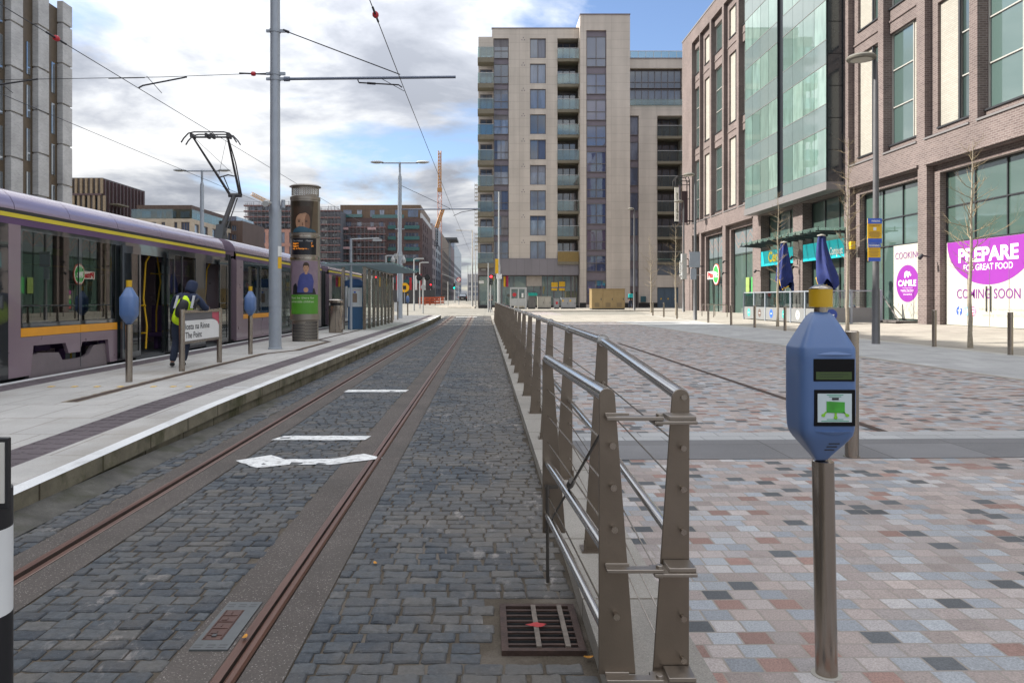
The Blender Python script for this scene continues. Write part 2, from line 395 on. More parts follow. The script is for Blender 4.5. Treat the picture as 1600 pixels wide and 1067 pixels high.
def paver():
    m, t, o = nodes('plaza_setts'); g = G(t); p = g.pos(); sp = g.n('SeparateXYZ'); g.l(p, sp.inputs[0])
    RH = .116
    wob = g.noise(p, 2.5, 2)
    y = g.math('ADD', g.math('DIVIDE', sp.outputs[1], RH), g.math('MULTIPLY', wob, .10)); row = g.math('FLOOR', y)
    wn1 = g.n('TexWhiteNoise', noise_dimensions='1D'); g.l(row, wn1.inputs['W'])
    x = g.math('ADD', g.math('DIVIDE', sp.outputs[0], .130), g.math('MULTIPLY', wn1.outputs['Value'], 7.3)); cl = g.math('FLOOR', x)
    cv = g.n('CombineXYZ'); g.l(cl, cv.inputs[0]); g.l(row, cv.inputs[1])
    wn2 = g.n('TexWhiteNoise', noise_dimensions='2D'); g.l(cv.outputs[0], wn2.inputs['Vector'])
    c = g.ramp(wn2.outputs['Value'], [(0, (.28, .235, .215)), (.17, (.315, .275, .255)), (.32, (.25, .262, .278)), (.46, (.30, .25, .225)), (.60, (.24, .15, .125)), (.68, (.285, .295, .305)), (.79, (.325, .305, .295)), (.87, (.285, .26, .25)), (.91, (.082, .086, .09))], True)
    ws = g.n('SeparateXYZ'); g.l(wn2.outputs['Color'], ws.inputs[0])
    c = g.mix(1.0, c, g.ramp(ws.outputs[1], [(0, .80), (1, 1.18)]), 'MULTIPLY')
    c = g.mix(1.0, c, g.ramp(g.noise(p, 130, 4, .75), [(.25, .55), (.75, 1.45)]), 'MULTIPLY')
    c = g.mix(1.0, c, g.ramp(g.noise(p, .8, 6, .6), [(.3, .90), (.7, 1.12)]), 'MULTIPLY')
    c = g.mix(1.0, c, g.ramp(g.noise(p, 2.6, 8, .72), [(.55, 1.0), (.7, .8)]), 'MULTIPLY')
    gm = g.n('TexVoronoi'); g.l(p, gm.inputs['Vector']); gm.inputs['Scale'].default_value = 1.7
    c = g.mix(g.ramp(g.math('ADD', gm.outputs['Distance'], g.math('MULTIPLY', g.noise(p, 40, 2), .02)), [(.028, .55), (.036, 0.0)]), c, (.09, .085, .08))
    fx = g.math('FRACT', x); fy = g.math('FRACT', y)
    dx = g.math('MULTIPLY', g.math('MINIMUM', fx, g.math('SUBTRACT', 1.0, fx)), .130)
    dy = g.math('MULTIPLY', g.math('MINIMUM', fy, g.math('SUBTRACT', 1.0, fy)), RH)
    d = g.math('ADD', g.math('MINIMUM', dx, dy), g.math('MULTIPLY', g.math('SUBTRACT', g.noise(p, 60, 2), .5), .004))
    gr = g.ramp(g.math('MULTIPLY', d, 100), [(.30, 1.0), (.55, 0.0)])
    c = g.mix(gr, c, (.25, .22, .19))
    hgt = g.math('ADD', g.ramp(g.math('MULTIPLY', d, 60), [(.15, 0.0), (.6, 1.0)]), g.math('MULTIPLY', g.noise(p, 120, 3), .25))
    g.bsdf(o, c, .75, 0, g.bump(hgt, .5, .006), .35); return m
m_plaza = paver()

# big ground sheet to the horizon
xs = [-2500, -200, -60, -20, -10, 0, 20, 60, 200, 2500]; ys = [-300, -20, 0, 20, 45, 60, 86, 120, 155, 300, 900, 4000]
sheet('ground', xs, ys, m_far, -.09, lambda x, y: gY(y))
RL, RR = -2.52, -1.03
YE = 60.0
yy = [-3, 1, 2, 4, 8, 16, 30, 45, 52, YE]
lowz = lambda x, y: gY(y)
for i, (a, b) in enumerate(((-3.16, -2.76+.04), (-2.26-.04, -1.3+.04), (-.80-.04, .47))):
    sheet('track_joint_bed', [a, b], yy, m_joint, -.0085, lowz)
for a, b in ((-2.75, RL-.055), (RL+.055, -2.255), (-1.305, RR-.055), (RR+.055, -.795)):
    sheet('rail_concrete_strip', [a, b], yy, m_bed, -.002, lowz)
sheet('rail_slot_floor', [RL-.06, RL+.06], yy, m_joint, -.06, lowz); sheet('rail_slot_floor', [RR-.06, RR+.06], yy, m_joint, -.06, lowz)
# individual dark setts, each a chamfered stone with its own tone
def setts():
    V = []; Fc = []; T = []; base = 0
    for za, zb in ((-3.15, -2.75), (-2.25, -1.305), (-.795, .45)):
        y = 1.2; r = 0
        while y < YE-.2:
            rh = .098*(1+rng.uniform(-.09, .09)); x = za-rng.uniform(0, .07); first = True
            while x < zb-.03:
                wd = rng.uniform(.108, .170); x1 = min(x+wd, zb+.01*rng.normal()); x0 = max(x, za)
                if x1-x0 > .045 and not (x1 > .06 and x0 < .44 and y+rh > 3.21 and y < 3.73):
                    gp = .003+.004*rng.random(); ch = .006+.005*rng.random()
                    a, b, c, d = x0+gp, x1-gp, y+gp*.8, y+rh-gp*.8
                    zt = .001+.0022*rng.normal(); tx, ty = .026*rng.normal(), .026*rng.normal(); gzz = gY(y)
                    cx, cy = (a+b)/2, (c+d)/2; hw, hd = (b-a)/2, (d-c)/2
                    j = rng.normal(0, .0028, 24); cr = .80+.17*rng.random(4)
                    q = [(-cr[0], -1), (-.3, -1), (.35, -1), (cr[1], -1), (1, -cr[1]), (1, cr[2]), (cr[2], 1), (.3, 1), (-.35, 1), (-cr[3], 1), (-1, cr[3]), (-1, -cr[0])]
                    lo = [(cx+u*hw+j[2*i], cy+v*hd+j[2*i+1]) for i, (u, v) in enumerate(q)]
                    for px, py in lo: V.append((px, py, gzz-.022))
                    for px, py in lo: V.append((px+(cx-px)*.025, py+(cy-py)*.035, gzz-.0045+zt*.4))
                    for i, (px, py) in enumerate(lo):
                        l = math.hypot(px-cx, py-cy); f = 1-ch*1.25/l
                        qx, qy = cx+(px-cx)*f, cy+(py-cy)*f
                        V.append((qx, qy, gzz+zt+tx*(qx-cx)+ty*(qy-cy)+.0009*j[i]/.0028*.5))
                    V.append((cx, cy, gzz+zt+.0012))
                    k = base
                    for q0 in (0, 12):
                        for i in range(12): Fc.append((k+q0+i, k+q0+(i+1)%12, k+q0+12+(i+1)%12, k+q0+12+i))
                    for i in range(12): Fc.append((k+24+i, k+24+(i+1)%12, k+36))
                    T.append(rng.random()); base += 37
                x = x+wd
            y += rh; r += 1
    me = bpy.data.meshes.new('track_setts'); me.from_pydata(V, [], Fc)
    at = me.attributes.new('tone', 'FLOAT', 'POINT'); at.data.foreach_set('value', np.repeat(np.array(T, np.float32), 37))
    m, t, o = nodes('dark_sett_stone'); g = G(t); p = g.pos()
    a = g.n('Attribute'); a.attribute_name = 'tone'
    c = g.ramp(a.outputs['Fac'], [(0, (.043, .049, .057)), (.5, (.058, .066, .075)), (.85, (.076, .082, .087)), (1, (.098, .094, .088))])
    c = g.mix(1.0, c, g.ramp(g.noise(p, 30, 6, .7), [(.25, .60), (.75, 1.45)]), 'MULTIPLY')
    sx = g.n('SeparateXYZ'); g.l(p, sx.inputs[0]); lane = g.math('MULTIPLY', g.math('ADD', sx.outputs[0], .55), .16, True)
    dirt = g.ramp(g.math('ADD', g.noise(p, 1.3, 8, .7), lane), [(.44, 0.0), (.68, 1.0)]); c = g.mix(g.math('MULTIPLY', dirt, .62), c, (.135, .118, .098))
    c = g.mix(g.ramp(g.noise(p, 75, 3, .7), [(.60, 0.0), (.72, .55)]), c, (.17, .16, .15))
    sc2 = g.ramp(g.noise(g.scale(p, (1, .5, 1)), 7, 6, .75), [(.56, 0.0), (.66, 1.0)]); sc3 = g.math('MULTIPLY', sc2, g.ramp(g.math('ADD', g.noise(p, .7, 3), lane), [(.50, 0.0), (.64, 1.0)]))
    c = g.mix(g.math('MULTIPLY', sc3, .75), c, (.30, .27, .245))
    g.bsdf(o, c, .72, 0, g.bump(g.noise(p, 45, 6, .7), .6, .010), .3)
    me.materials.append(m); ob = bpy.data.objects.new('track_setts', me); col.objects.link(ob); ob['kind'] = 'structure'
setts()
# rails (grooved tram rail section swept along the track)
m_rail = mat('rail_rust', (.10, .043, .026), .5, .25, .3, 7, .25, 90, stretch=(1, .12, 1))
m_shine = mat('rail_polish', (.18, .12, .095), .4, .8, .15, 5, stretch=(1, .1, 1))
m_groove = mat('rail_groove', (.045, .026, .018), .85, .1, .4, 12, .4, 100)
def rail(xc, lab, s=1):
    prof = [(-.052, -.05, 1), (-.052, .000, 2), (-.046, .002, 0), (-.012, -.001, 1), (-.008, -.042, 1), (.0, -.046, 1), (.008, -.042, 1), (.012, .010, 0), (.024, .018, 0), (.044, .017, 0), (.052, .006, 2), (.052, -.05, 1)]
    k = MB(); ys = [-3] + list(np.linspace(1, YE, 30))
    for i, ((a, b, mi), (c, d, _)) in enumerate(zip(prof[:-1], prof[1:])):
        for y0, y1 in zip(ys[:-1], ys[1:]):
            k.face([(xc+a*s, y0, b+gY(y0)), (xc+c*s, y0, d+gY(y0)), (xc+c*s, y1, d+gY(y1)), (xc+a*s, y1, b+gY(y1))], {0: 0, 1: 1, 2: 2}[mi], False)
    o = k.build('tram_rail', [m_rail, m_groove, m_shine], loc=(xc, 0, 0)); tag(o, lab, 'rail', 'rails of the near track')
rail(RL, 'rusty tram rail on the platform side of the near track', -1)
rail(RR, 'rusty tram rail between the setts on the railing side of the near track')
# white paint on the setts
def strip(name, poly, m, z):
    k = MB(); n = len(poly)
    k.face([(x, y, z+gz(x, y)) for x, y in poly]); return k.build(name, m, kind='structure')
def jag(pts, step=.12, amp=.018):
    o = []
    for (a, b), (c, d) in zip(pts, pts[1:]+pts[:1]):
        n = max(1, int(math.hypot(c-a, d-b)/step))
        for i in range(n): o.append((a+(c-a)*i/n+random.uniform(-amp, amp)*.4, b+(d-b)*i/n+random.uniform(-amp, amp)))
    return o
strip('white_line_marking', jag([(-2.27, 12.25), (-1.28, 12.25), (-1.26, 12.55), (-2.25, 12.55)]), m_mark, .0058)
strip('white_line_marking', jag([(-2.27, 8.08), (-1.27, 8.08), (-1.25, 8.32), (-2.2, 8.32)]), m_mark, .0058)
strip('white_arrow_marking', jag([(-2.30, 7.05), (-2.02, 6.74), (-1.75, 6.88), (-1.42, 6.88), (-1.20, 7.0), (-.955, 7.17), (-1.18, 7.36), (-1.45, 7.12), (-1.86, 7.12), (-2.05, 7.32)], .1), m_mark, .0058)
for x in (RL+.75,): strip('stop_line_marking', [(-2.2, 57), (-.6, 57), (-.6, 57.6), (-2.2, 57.6)], m_mark, .012)

# platform: ramped near end, slabs, tactile strips, white edges, stepped kerb face
PXL, PXR = -7.09, -3.16
def ph(y): return lerp(y, [(3, .17), (5, .185), (9, .25), (12, .26), (45, .26), (54.5, .33)])
pys = [-1, 3, 4, 5, 6, 7, 8, 9, 10, 12, 16, 22, 30, 40, 48, 54.5]
zf = lambda x, y: ph(y)
def platform():
    k = MB()
    strips = [(PXL, -6.98, 1), (-6.98, -6.92, 0), (-6.92, -6.5, 2), (-6.5, -4.05, 0), (-4.05, -3.66, 2), (-3.66, -3.30, 0), (-3.30, PXR, 1)]
    for a, b, mi in strips:
        for y0, y1 in zip(pys[:-1], pys[1:]):
            k.face([(a, y0, ph(y0)), (b, y0, ph(y0)), (b, y1, ph(y1)), (a, y1, ph(y1))], mi)
    for x, s in ((PXR, 1), (PXL, -1)):
        for y0, y1 in zip(pys[:-1], pys[1:]):
            a, b = max(ph(y0)-.13, -.05), max(ph(y1)-.13, -.05)
            k.face([(x, y0, a), (x, y1, b), (x, y1, ph(y1)), (x, y0, ph(y0))], 3)
            k.face([(x-.05*s, y0, a), (x-.05*s, y1, b), (x, y1, b), (x, y0, a)], 3)
            k.face([(x-.05*s, y0, -.09), (x-.05*s, y1, -.09), (x-.05*s, y1, b), (x-.05*s, y0, a)], 3)
    k.face([(PXL, 54.5, -.09), (PXR, 54.5, -.09), (PXR, 54.5, .33), (PXL, 54.5, .33)], 3)
    k.face([(PXL, -1, -.09), (PXR, -1, -.09), (PXR, -1, .17), (PXL, -1, .17)], 3)
    # blister studs of the tactile strips near the camera
    for y in np.arange(3.2, 16, .2):
        for x in (-3.95, -3.76, -6.8, -6.62):
            z = ph(y); k.raw([(x-.07, y-.05, z+.001), (x+.07, y-.05, z+.001), (x+.07, y+.05, z+.001), (x-.07, y+.05, z+.001), (x-.055, y-.035, z+.009), (x+.055, y-.035, z+.009), (x+.055, y+.035, z+.009), (x-.055, y+.035, z+.009)], [(0,1,5,4),(1,2,6,5),(2,3,7,6),(3,0,4,7),(4,5,6,7)], 2)
    k.build('platform', [m_plat, m_edge, m_tact, m_kerb], kind='structure')
platform()
# silt banked against the near kerb
kk = MB()
for y0, y1 in zip((-1, 3, 5, 7, 9, 10.5), (3, 5, 7, 9, 10.5, 12)):
    e = lambda y: lerp(y, [(3, .085), (6, .07), (9, .03), (12, .0)])
    kk.face([(-2.95, y0, .003), (-2.95, y1, .003), (PXR, y1, e(y1)), (PXR, y0, e(y0))])
kk.build('kerb_silt', groundmat('silt', (.085, .08, .07), var=.35, scale=4, patch=(2.5, (.05, .05, .03), .7), bump=.8), kind='structure')
def flat_poly(name, pts, wd, m, zfun, dz):
    k = MB()
    for (a, b), (c, d) in zip(pts[:-1], pts[1:]):
        n = max(1, int(math.hypot(c-a, d-b)/1.0)); nx, ny = (d-b), -(c-a); l = math.hypot(nx, ny); nx *= wd/2/l; ny *= wd/2/l
        for i in range(n):
            p, q = (a+(c-a)*i/n, b+(d-b)*i/n), (a+(c-a)*(i+1)/n, b+(d-b)*(i+1)/n)
            k.face([(p[0]-nx, p[1]-ny, zfun(*p)+dz), (p[0]+nx, p[1]+ny, zfun(*p)+dz), (q[0]+nx, q[1]+ny, zfun(*q)+dz), (q[0]-nx, q[1]-ny, zfun(*q)+dz)])
    return k
m_rstrip = mat('rust_drain', (.045, .024, .016), .8, .1, .4, 8, .4, 100)
o = flat_poly('', [(-5.02, 9.24), (-5.0, 11.5), (-4.97, 17.2), (-4.52, 18.35), (-4.5, 22.0), (-5.04, 23.0), (-5.02, 25.1), (-4.99, 30.4)], .125, m_rstrip, zf, .005).build('platform_drain', m_rstrip, kind='structure')
o = flat_poly('', [(-5.03, 9.2), (-5.0, 17.2), (-4.55, 18.35), (-4.53, 22.0)], .2, None, zf, .003).build('rust_stain', groundmat('stain', (.25, .20, .14), var=.2, patch=(4, (.33, .31, .28), .9)), kind='structure')
k = MB()
for x in (-6.15, -5.82, -5.5, -5.17, -4.7, -4.42, -4.2): k.box(x-.035, x+.035, 10.75, 10.84, ph(10.8)+.002, ph(10.8)+.005)
k.build('yellow_dot_markings', yellow, kind='structure')
strip('platform_cross_line', [(-3.66, 10.62), (-3.31, 10.62), (-3.31, 10.72), (-3.66, 10.72)], m_edge, 0)
bpy.data.objects['platform_cross_line'].location.z = ph(10.7)+.004-gz(-3.5, 10.6)

# plaza, kerb of the railing, bands
kx = MB()
kys = [-3, 1, 3, 6, 12, 20, 30, 45, 52, 60]
for y0, y1 in zip(kys[:-1], kys[1:]):
    z0, z1 = gz(.6, y0)+.004, gz(.6, y1)+.004
    kx.face([(.46, y0, z0), (.86, y0, z0), (.86, y1, z1), (.46, y1, z1)]); kx.face([(.46, y0, -.08), (.46, y1, -.08), (.46, y1, z1), (.46, y0, z0)])
kx.build('railing_kerb', m_kerbw, kind='structure')
ysp = [-12, 0, 4, 8, 14, 20, 28, 36, 45, 52, 60, 70, 86]
sheet('plaza', [.86, 3, 6, 9, 12.5], ysp, m_plaza)
sheet('plaza_pavement', [12.5, 14, 16.5, 19, 19.6, 60], ysp, m_pave)
k = MB()
def band(name, poly, m, dz):
    k = MB(); a, b, c, d = poly; n = 10
    for i in range(n):
        f = lambda p, q, t: (p[0]+(q[0]-p[0])*t, p[1]+(q[1]-p[1])*t)
        for j in range(n):
            q = [f(f(a, b, (i+di)/n), f(d, c, (i+di)/n), (j+dj)/n) for di, dj in ((0,0),(1,0),(1,1),(0,1))]
            k.face([(x, y, gz(x, y)+dz) for x, y in q])
    return k.build(name, m, kind='structure')
band('dark_paving_band', [(.86, 6.70), (12.5, 6.70), (12.5, 7.60), (.86, 7.60)], m_dark, .004)
band('pale_paving_band', [(.86, 7.60), (12.5, 7.60), (12.5, 8.02), (.86, 8.02)], m_pale, .004)
band('pale_walkway', [(9.2, 12), (12.5, 12), (12.5, 50), (7.7, 50)], m_pale, .004)
band('far_paving', [(.86, 45.5), (12.5, 45.5), (12.5, 60), (.86, 60)], m_pave, .005)
band('dark_walkway_edge', [(9.05, 12), (9.2, 12), (7.7, 50), (7.5, 50)], m_pave, .004)
band('pale_line', [(8.3, 11.8), (8.5, 11.8), (5.0, 17.3), (4.85, 17.3)], m_pale, .004)
kb = MB()
for y0, y1 in zip(np.arange(-12, 60, 3), np.arange(-9, 63, 3)):
    kb.face([(12.5, y0, gz(12.5, y0)+.005), (12.75, y0, gz(12.75, y0)+.005), (12.75, y1, gz(12.75, y1)+.005), (12.5, y1, gz(12.5, y1)+.005)])
kb.build('pavement_edge', groundmat('pale_kerb', (.38, .365, .33), slabs=(3, .9, .01, (.6, .6, .6), .08, 0)), kind='structure')
flat_poly('', [(4.2, 8.02), (4.2, 24)], .10, None, gz, .005).build('plaza_drain', m_rstrip, kind='structure')
# far road, crossing and pavements
sheet('road', [-60, -12, -7, .46], [YE, 66, 76, 86, 110, 155, 200, 420, 1500], m_road, .0, lambda x, y: gY(y))
sheet('road', [.46, 7, 12.5, 30, 60], [60, 66, 70], m_road, .006)
sheet('station_forecourt', [-60, -30, -9.9], [-20, 20, 45, 66], m_road, -.03, lambda x, y: gY(y))
sheet('tram_track_bed', [-9.9, -7.04], [-20, 20, 45, 66], m_bed, -.03, lambda x, y: gY(y))
sheet('forecourt_end', [-9.9, -3.1], [54.4, 60], m_road, 0, lambda x, y: gY(y))
pv = MB(); corner = [(-6.2, 97), (-4.4, 90), (-1.6, 87.5), (-1.2, 86), (-1.2, 260), (-3.0, 260), (-4.8, 118)]
pv.face([(x, y, gY(y)+.10+.002) for x, y in corner])
for (a, b), (c, d) in zip(corner, corner[1:]+corner[:1]): pv.face([(a, b, gY(b)-.05), (c, d, gY(d)-.05), (c, d, gY(d)+.102), (a, b, gY(b)+.102)])
pv.build('corner_pavement', m_pave, kind='structure')
k = MB()
for y0, y1 in ((70, 74), (74, 78), (78, 82), (82, 86)):
    k.face([(.8, y0, gz(.8, y0)+.10), (60, y0, gz(60, y0)+.10), (60, y1, gz(60, y1)+.10), (.8, y1, gz(.8, y1)+.10)])
k.face([(.8, 70, gz(.8, 70)-.05), (60, 70, gz(60, 70)-.05), (60, 70, gz(60, 70)+.10), (.8, 70, gz(.8, 70)+.10)])
k.face([(.8, 70, gz(.8, 70)-.05), (.8, 86, gz(.8, 86)-.05), (.8, 86, gz(.8, 86)+.10), (.8, 70, gz(.8, 70)+.10)])
k.build('apartment_pavement', m_pave, kind='structure')
# ================================================================ tram
m_lilac = mat('tram_lilac', (.26, .19, .225), .3, .3, .04, 1.5, coat=.5)
m_roofl = mat('tram_roof', (.33, .255, .325), .22, .5, .0, 1.2, coat=.4)
m_purple = mat('tram_purple', (.085, .035, .115), .35, 0, .08, coat=.4)
m_ystripe = mat('tram_yellow', (.62, .50, .03), .4, 0, .06)
m_orange = mat('tram_orange', (.72, .30, .01), .4, 0, .06, coat=.3)
m_blkgl = glass_facade('tram_black_glass', (.012, .014, .016), .07, .3, .03, blinds=False)
m_tglass = glass_clear('tram_window_glass', (.30, .36, .34), .06)
m_int = mat('tram_interior', (.20, .20, .19), .6)
m_seat = mat('tram_seat', (.07, .03, .10), .7)
XW = -7.15; XF = -9.55
def tram():
    T = thing('tram', 'long lilac grey tram with yellow and purple stripes, its doors open at the platform', 'tram', (XW-1.2, 24, 0))
    mats = [m_lilac, m_orange, m_blkgl, m_purple, m_ystripe, black, m_roofl, dkgrey]
    B = MB(); P = PXp(XW)
    H0, H1 = .30, 2.80
    def seg(y0, y1, kind):
        if kind == 'win':
            B.prism([(y0, H0), (y1, H0), (y1, .905), (y0, .905)], P, 0, .06, 0); B.prism([(y0, .91), (y1, .91), (y1, 1.045), (y0, 1.045)], P, -.004, .06, 1)
            fr(y0, y1, 1.05)
        elif kind == 'bogie':
            B.prism([(y0, H0), (11.98, H0), (12.06, .76), (12.98, .75), (13.08, .57), (13.44, .57), (13.52, .74), (14.44, .73), (14.52, H0), (y1, H0), (y1, .905), (y0, .905)], P, 0, .06, 0)
            ym = 13.46
            for a_, b_ in ((y0, ym), (ym, y1)):
                B.prism([(a_+.006, .91), (b_-.006, .91), (b_-.006, 1.045), (a_+.006, 1.045)], P, -.004, .06, 1); fr(a_, b_, 1.05)
        elif kind == 'post': B.prism([(y0, H0), (y1, H0), (y1, 2.63), (y0, 2.63)], P, -.003, .08, 0)
        elif kind == 'glass': B.prism([(y0, H0), (y1, H0), (y1, 2.63), (y0, 2.63)], P, .0, .05, 2)
        elif kind == 'door':
            B.prism([(y0, 2.42), (y1, 2.42), (y1, 2.63), (y0, 2.63)], P, 0, .05, 2); B.prism([(y0, .20), (y1, .20), (y1, .30), (y0, .30)], P, -.02, .1, 7)
    def fr(y0, y1, z):
        B.prism([(y0, z), (y1, z), (y1, z+.07), (y0, z+.07)], P, 0, .05, 2); B.prism([(y0, 2.55), (y1, 2.55), (y1, 2.63), (y0, 2.63)], P, 0, .05, 2)
        B.prism([(y0, z+.07), (y0+.05, z+.07), (y0+.05, 2.55), (y0, 2.55)], P, 0, .05, 2); B.prism([(y1-.05, z+.07), (y1, z+.07), (y1, 2.55), (y1-.05, 2.55)], P, 0, .05, 2)
        wins.append((y0+.05, y1-.05, z+.07, 2.55))
    wins = []; doors = []
    segs = [(4.0, 5.6, 'win'), (5.6, 7.2, 'win'), (7.2, 7.7, 'post'), (7.7, 8.6, 'glass'), (8.6, 10.0, 'door'), (10.0, 11.42, 'glass'), (11.42, 11.72, 'post'),
            (11.72, 14.8, 'bogie'), (14.8, 15.55, 'glass'), (15.55, 16.95, 'door'), (16.95, 17.1, 'glass'), (17.1, 18.9, 'door2'), (18.9, 19.5, 'glass'), (19.5, 20.65, 'door'), (20.65, 20.9, 'glass'),
            (21.9, 22.5, 'post'), (22.5, 24.3, 'win'), (24.3, 26.1, 'win'), (26.1, 26.6, 'post'), (26.6, 27.9, 'glass'), (27.9, 29.4, 'glass'), (29.4, 31.2, 'win'), (31.2, 32.5, 'win'), (32.5, 33.2, 'post'),
            (34.9, 35.5, 'post'), (35.5, 37.8, 'win'), (37.8, 38.6, 'post'), (38.6, 40.6, 'glass'), (40.6, 43.5, 'win'), (43.5, 44.2, 'post')]
    for a, b, kd in segs:
        if kd == 'door2':
            B.prism([(a, H0), (b, H0), (b, .42), (a, .42)], P, 0, .05, 2); B.prism([(a, 2.5), (b, 2.5), (b, 2.63), (a, 2.63)], P, 0, .05, 2)
            for q in (a, (a+b)/2-.04, b-.08): B.prism([(q, .42), (q+.08, .42), (q+.08, 2.5), (q, 2.5)], P, 0, .05, 2)
            wins.append((a+.08, (a+b)/2-.04, .42, 2.5)); wins.append(((a+b)/2+.04, b-.08, .42, 2.5))
        else: seg(a, b, kd)
        if kd == 'door': doors.append((a, b))
    mods = [(4.0, 20.95), (21.85, 33.3), (34.8, 44.2)]
    for a, b in mods:
        B.prism([(a, 2.63), (b, 2.63), (b, 2.735), (a, 2.735)], P, 0, .06, 3); B.prism([(a, 2.735), (b, 2.735), (b, 2.80), (a, 2.80)], P, -.006, .06, 4)
        B.prism([(a, 2.80), (b, 2.80), (b, 2.86), (a, 2.86)], P, .012, .06, 5)
        # far side wall with window openings
        PF = lambda u, v, d: (XF+d, u, v)
        hs = []; y = a+.8
        while y+2 < b: hs.append((y, y+2.0, 1.1, 2.5)); y += 2.5
        B.wall(PF, a, b, .3, 2.85, hs, .05, 0)
        for q in hs: B.face([PF(q[0], q[2], .02), PF(q[1], q[2], .02), PF(q[1], q[3], .02), PF(q[0], q[3], .02)], 8)
        B.box(XF+.06, XW-.06, a, b, .28, .33, 7); B.box(XF+.06, XW-.06, a, b, 2.66, 2.72, 9)
        for yy in (a, b-.05): B.wall(PY(yy), XF, XW, .3, 2.85, [(XF+.5, XW-.5, .33, 2.5)], .05, 0)
        B.box(XF+.3, XW-.3, a, b, -.02, .27, 7)
    body = B.build('body', mats+[m_tglass, m_int], T)
    # roof shell: curved panels split where the photograph shows their seams
    sec = [(XW-.012, 2.86), (XW-.03, 2.95), (XW-.09, 3.06), (XW-.19, 3.15), (XW-.34, 3.21), (XW-.55, 3.24), (XF+.55, 3.24), (XF+.34, 3.21), (XF+.19, 3.15), (XF+.09, 3.06), (XF+.03, 2.95), (XF+.012, 2.86)]
    cuts = [[4.0, 8.4, 11.6, 13.15, 14.87, 16.9, 18.6, 20.95], [21.85, 24.4, 27, 30, 33.3], [34.8, 38, 41, 44.2]]
    for cl in cuts:
        for y0, y1 in zip(cl[:-1], cl[1:]):
            k = MB(); n = len(sec); y0 += .008; y1 -= .008
            k.raw([(x, y0, z) for x, z in sec]+[(x, y1, z) for x, z in sec], [(i, i+1, n+i+1, n+i) for i in range(n-1)], 0, True)
            k.raw([(x, y0, z) for x, z in sec]+[(x, y1, z) for x, z in sec], [tuple(range(n)), tuple(range(2*n-1, n-1, -1))], 0)
            k.build('roof_panel', m_roofl, T)
    for a, b in mods: MB().box(XF+.03, XW-.03, a+.02, b-.02, 2.80, 2.855).build('roof_gutter', black, T)
    for a, b, c, d in wins:
        k = MB(); k.prism([(a, c), (b, c), (b, d), (a, d)], P, .012, .022); w_ = k.build('window', m_tglass, T)
    # colour patches behind the panes, painted in for reflections and displays inside
    def sticker_or_reflection(y0, y1, z0, z1, m, name='reflection_display_patch'):
        MB().prism([(y0, z0), (y1, z0), (y1, z1), (y0, z1)], P, .030, .034).build(name, m, T)
    sticker_or_reflection(12.1, 12.95, 2.22, 2.34, mat('lime', (.45, .50, .02), .5)); sticker_or_reflection(13.6, 13.95, 2.12, 2.36, MC['lime'])
    sticker_or_reflection(13.05, 13.25, 1.82, 1.98, mat('violet', (.13, .06, .25), .5)); sticker_or_reflection(17.25, 17.7, 2.15, 2.25, MC['lime']); sticker_or_reflection(18.2, 18.5, 2.05, 2.3, MC['lime'])
    sticker_or_reflection(22.65, 23.15, 1.7, 2.2, MC['lime']); sticker_or_reflection(24.6, 24.9, 2.0, 2.25, MC['lime']); sticker_or_reflection(18.05, 18.3, 1.75, 1.95, MC['violet'])
    # bellows
    for y0, y1 in ((20.95, 21.85), (33.3, 34.8)):
        k = MB(); n = 9; ins = .10
        for i in range(n):
            a = y0+(y1-y0)*i/n; b = y0+(y1-y0)*(i+.8)/n; s = ins if i % 2 else ins+.07
            k.box(XF+s, XW-s, a, b, .3, 2.80-s*.5); k.box(XF+s+.25, XW-s-.25, a, b, 2.80-s*.5, 3.12-s)
        k.build('bellows', rubber, T)
    # sliding leaves pushed outside the body
    for a, b in ((14.83, 15.62), (16.98, 17.35), (20.3, 20.93)):
        k = MB()
        for q0, q1, z0, z1 in ((a, b, .32, .45), (a, b, 2.4, 2.55), (a, a+.07, .45, 2.4), (b-.07, b, .45, 2.4)): k.prism([(q0, z0), (q1, z0), (q1, z1), (q0, z1)], P, -.09, -.05)
        d = k.build('door', m_blkgl, T)
        MB().prism([(a+.07, .45), (b-.07, .45), (b-.07, 2.4), (a+.07, 2.4)], P, -.075, -.065).build('pane', m_tglass, d)
    # bogie cover and wheel inside each notch
    k = MB(); k.prism([(12.0, .16), (14.5, .16), (14.5, .60), (14.42, .66), (14.0, .65), (13.84, .50), (13.66, .46), (12.98, .46), (12.86, .60), (12.3, .63), (12.06, .60)], P, .05, .12)
    k.build('bogie_cover', mat('bogie_grey', (.20, .165, .175), .4, .2), T)
    # interior: seats and yellow handrails
    for y in (5, 6.4, 12.0, 12.9, 13.8, 14.5, 17.9, 22.8, 23.8, 24.8, 29.8, 31, 36, 37.2, 41.5, 42.5):
        for x in (XW-.55, XF+.55):
            k = MB(); k.box(x-.22, x+.22, y-.22, y+.22, .62, .72); k.box(x-.22, x+.22, y+.16, y+.24, .72, 1.35); k.box(x-.05, x+.05, y-.1, y+.1, .33, .62)
            k.build('seat', m_seat, T, bevel=.02)
    for a, b in doors:
        for y in (a+.18, b-.12):
            k = MB(); x = XW-.35
            k.tube([(x, y, .4), (x, y+.06, .9), (x-.05, y+.0, 1.5), (x, y, 2.3), (x+.08, y, 2.45)], .02)
            k.tube([(x, y, 1.35), (x-.5, y, 1.35)], .018); k.tube([(x, y, .75), (x-.3, y, .72), (x-.45, y, .9), (x-.45, y, 1.35)], .018)
            k.build('handrail', yellow, T)
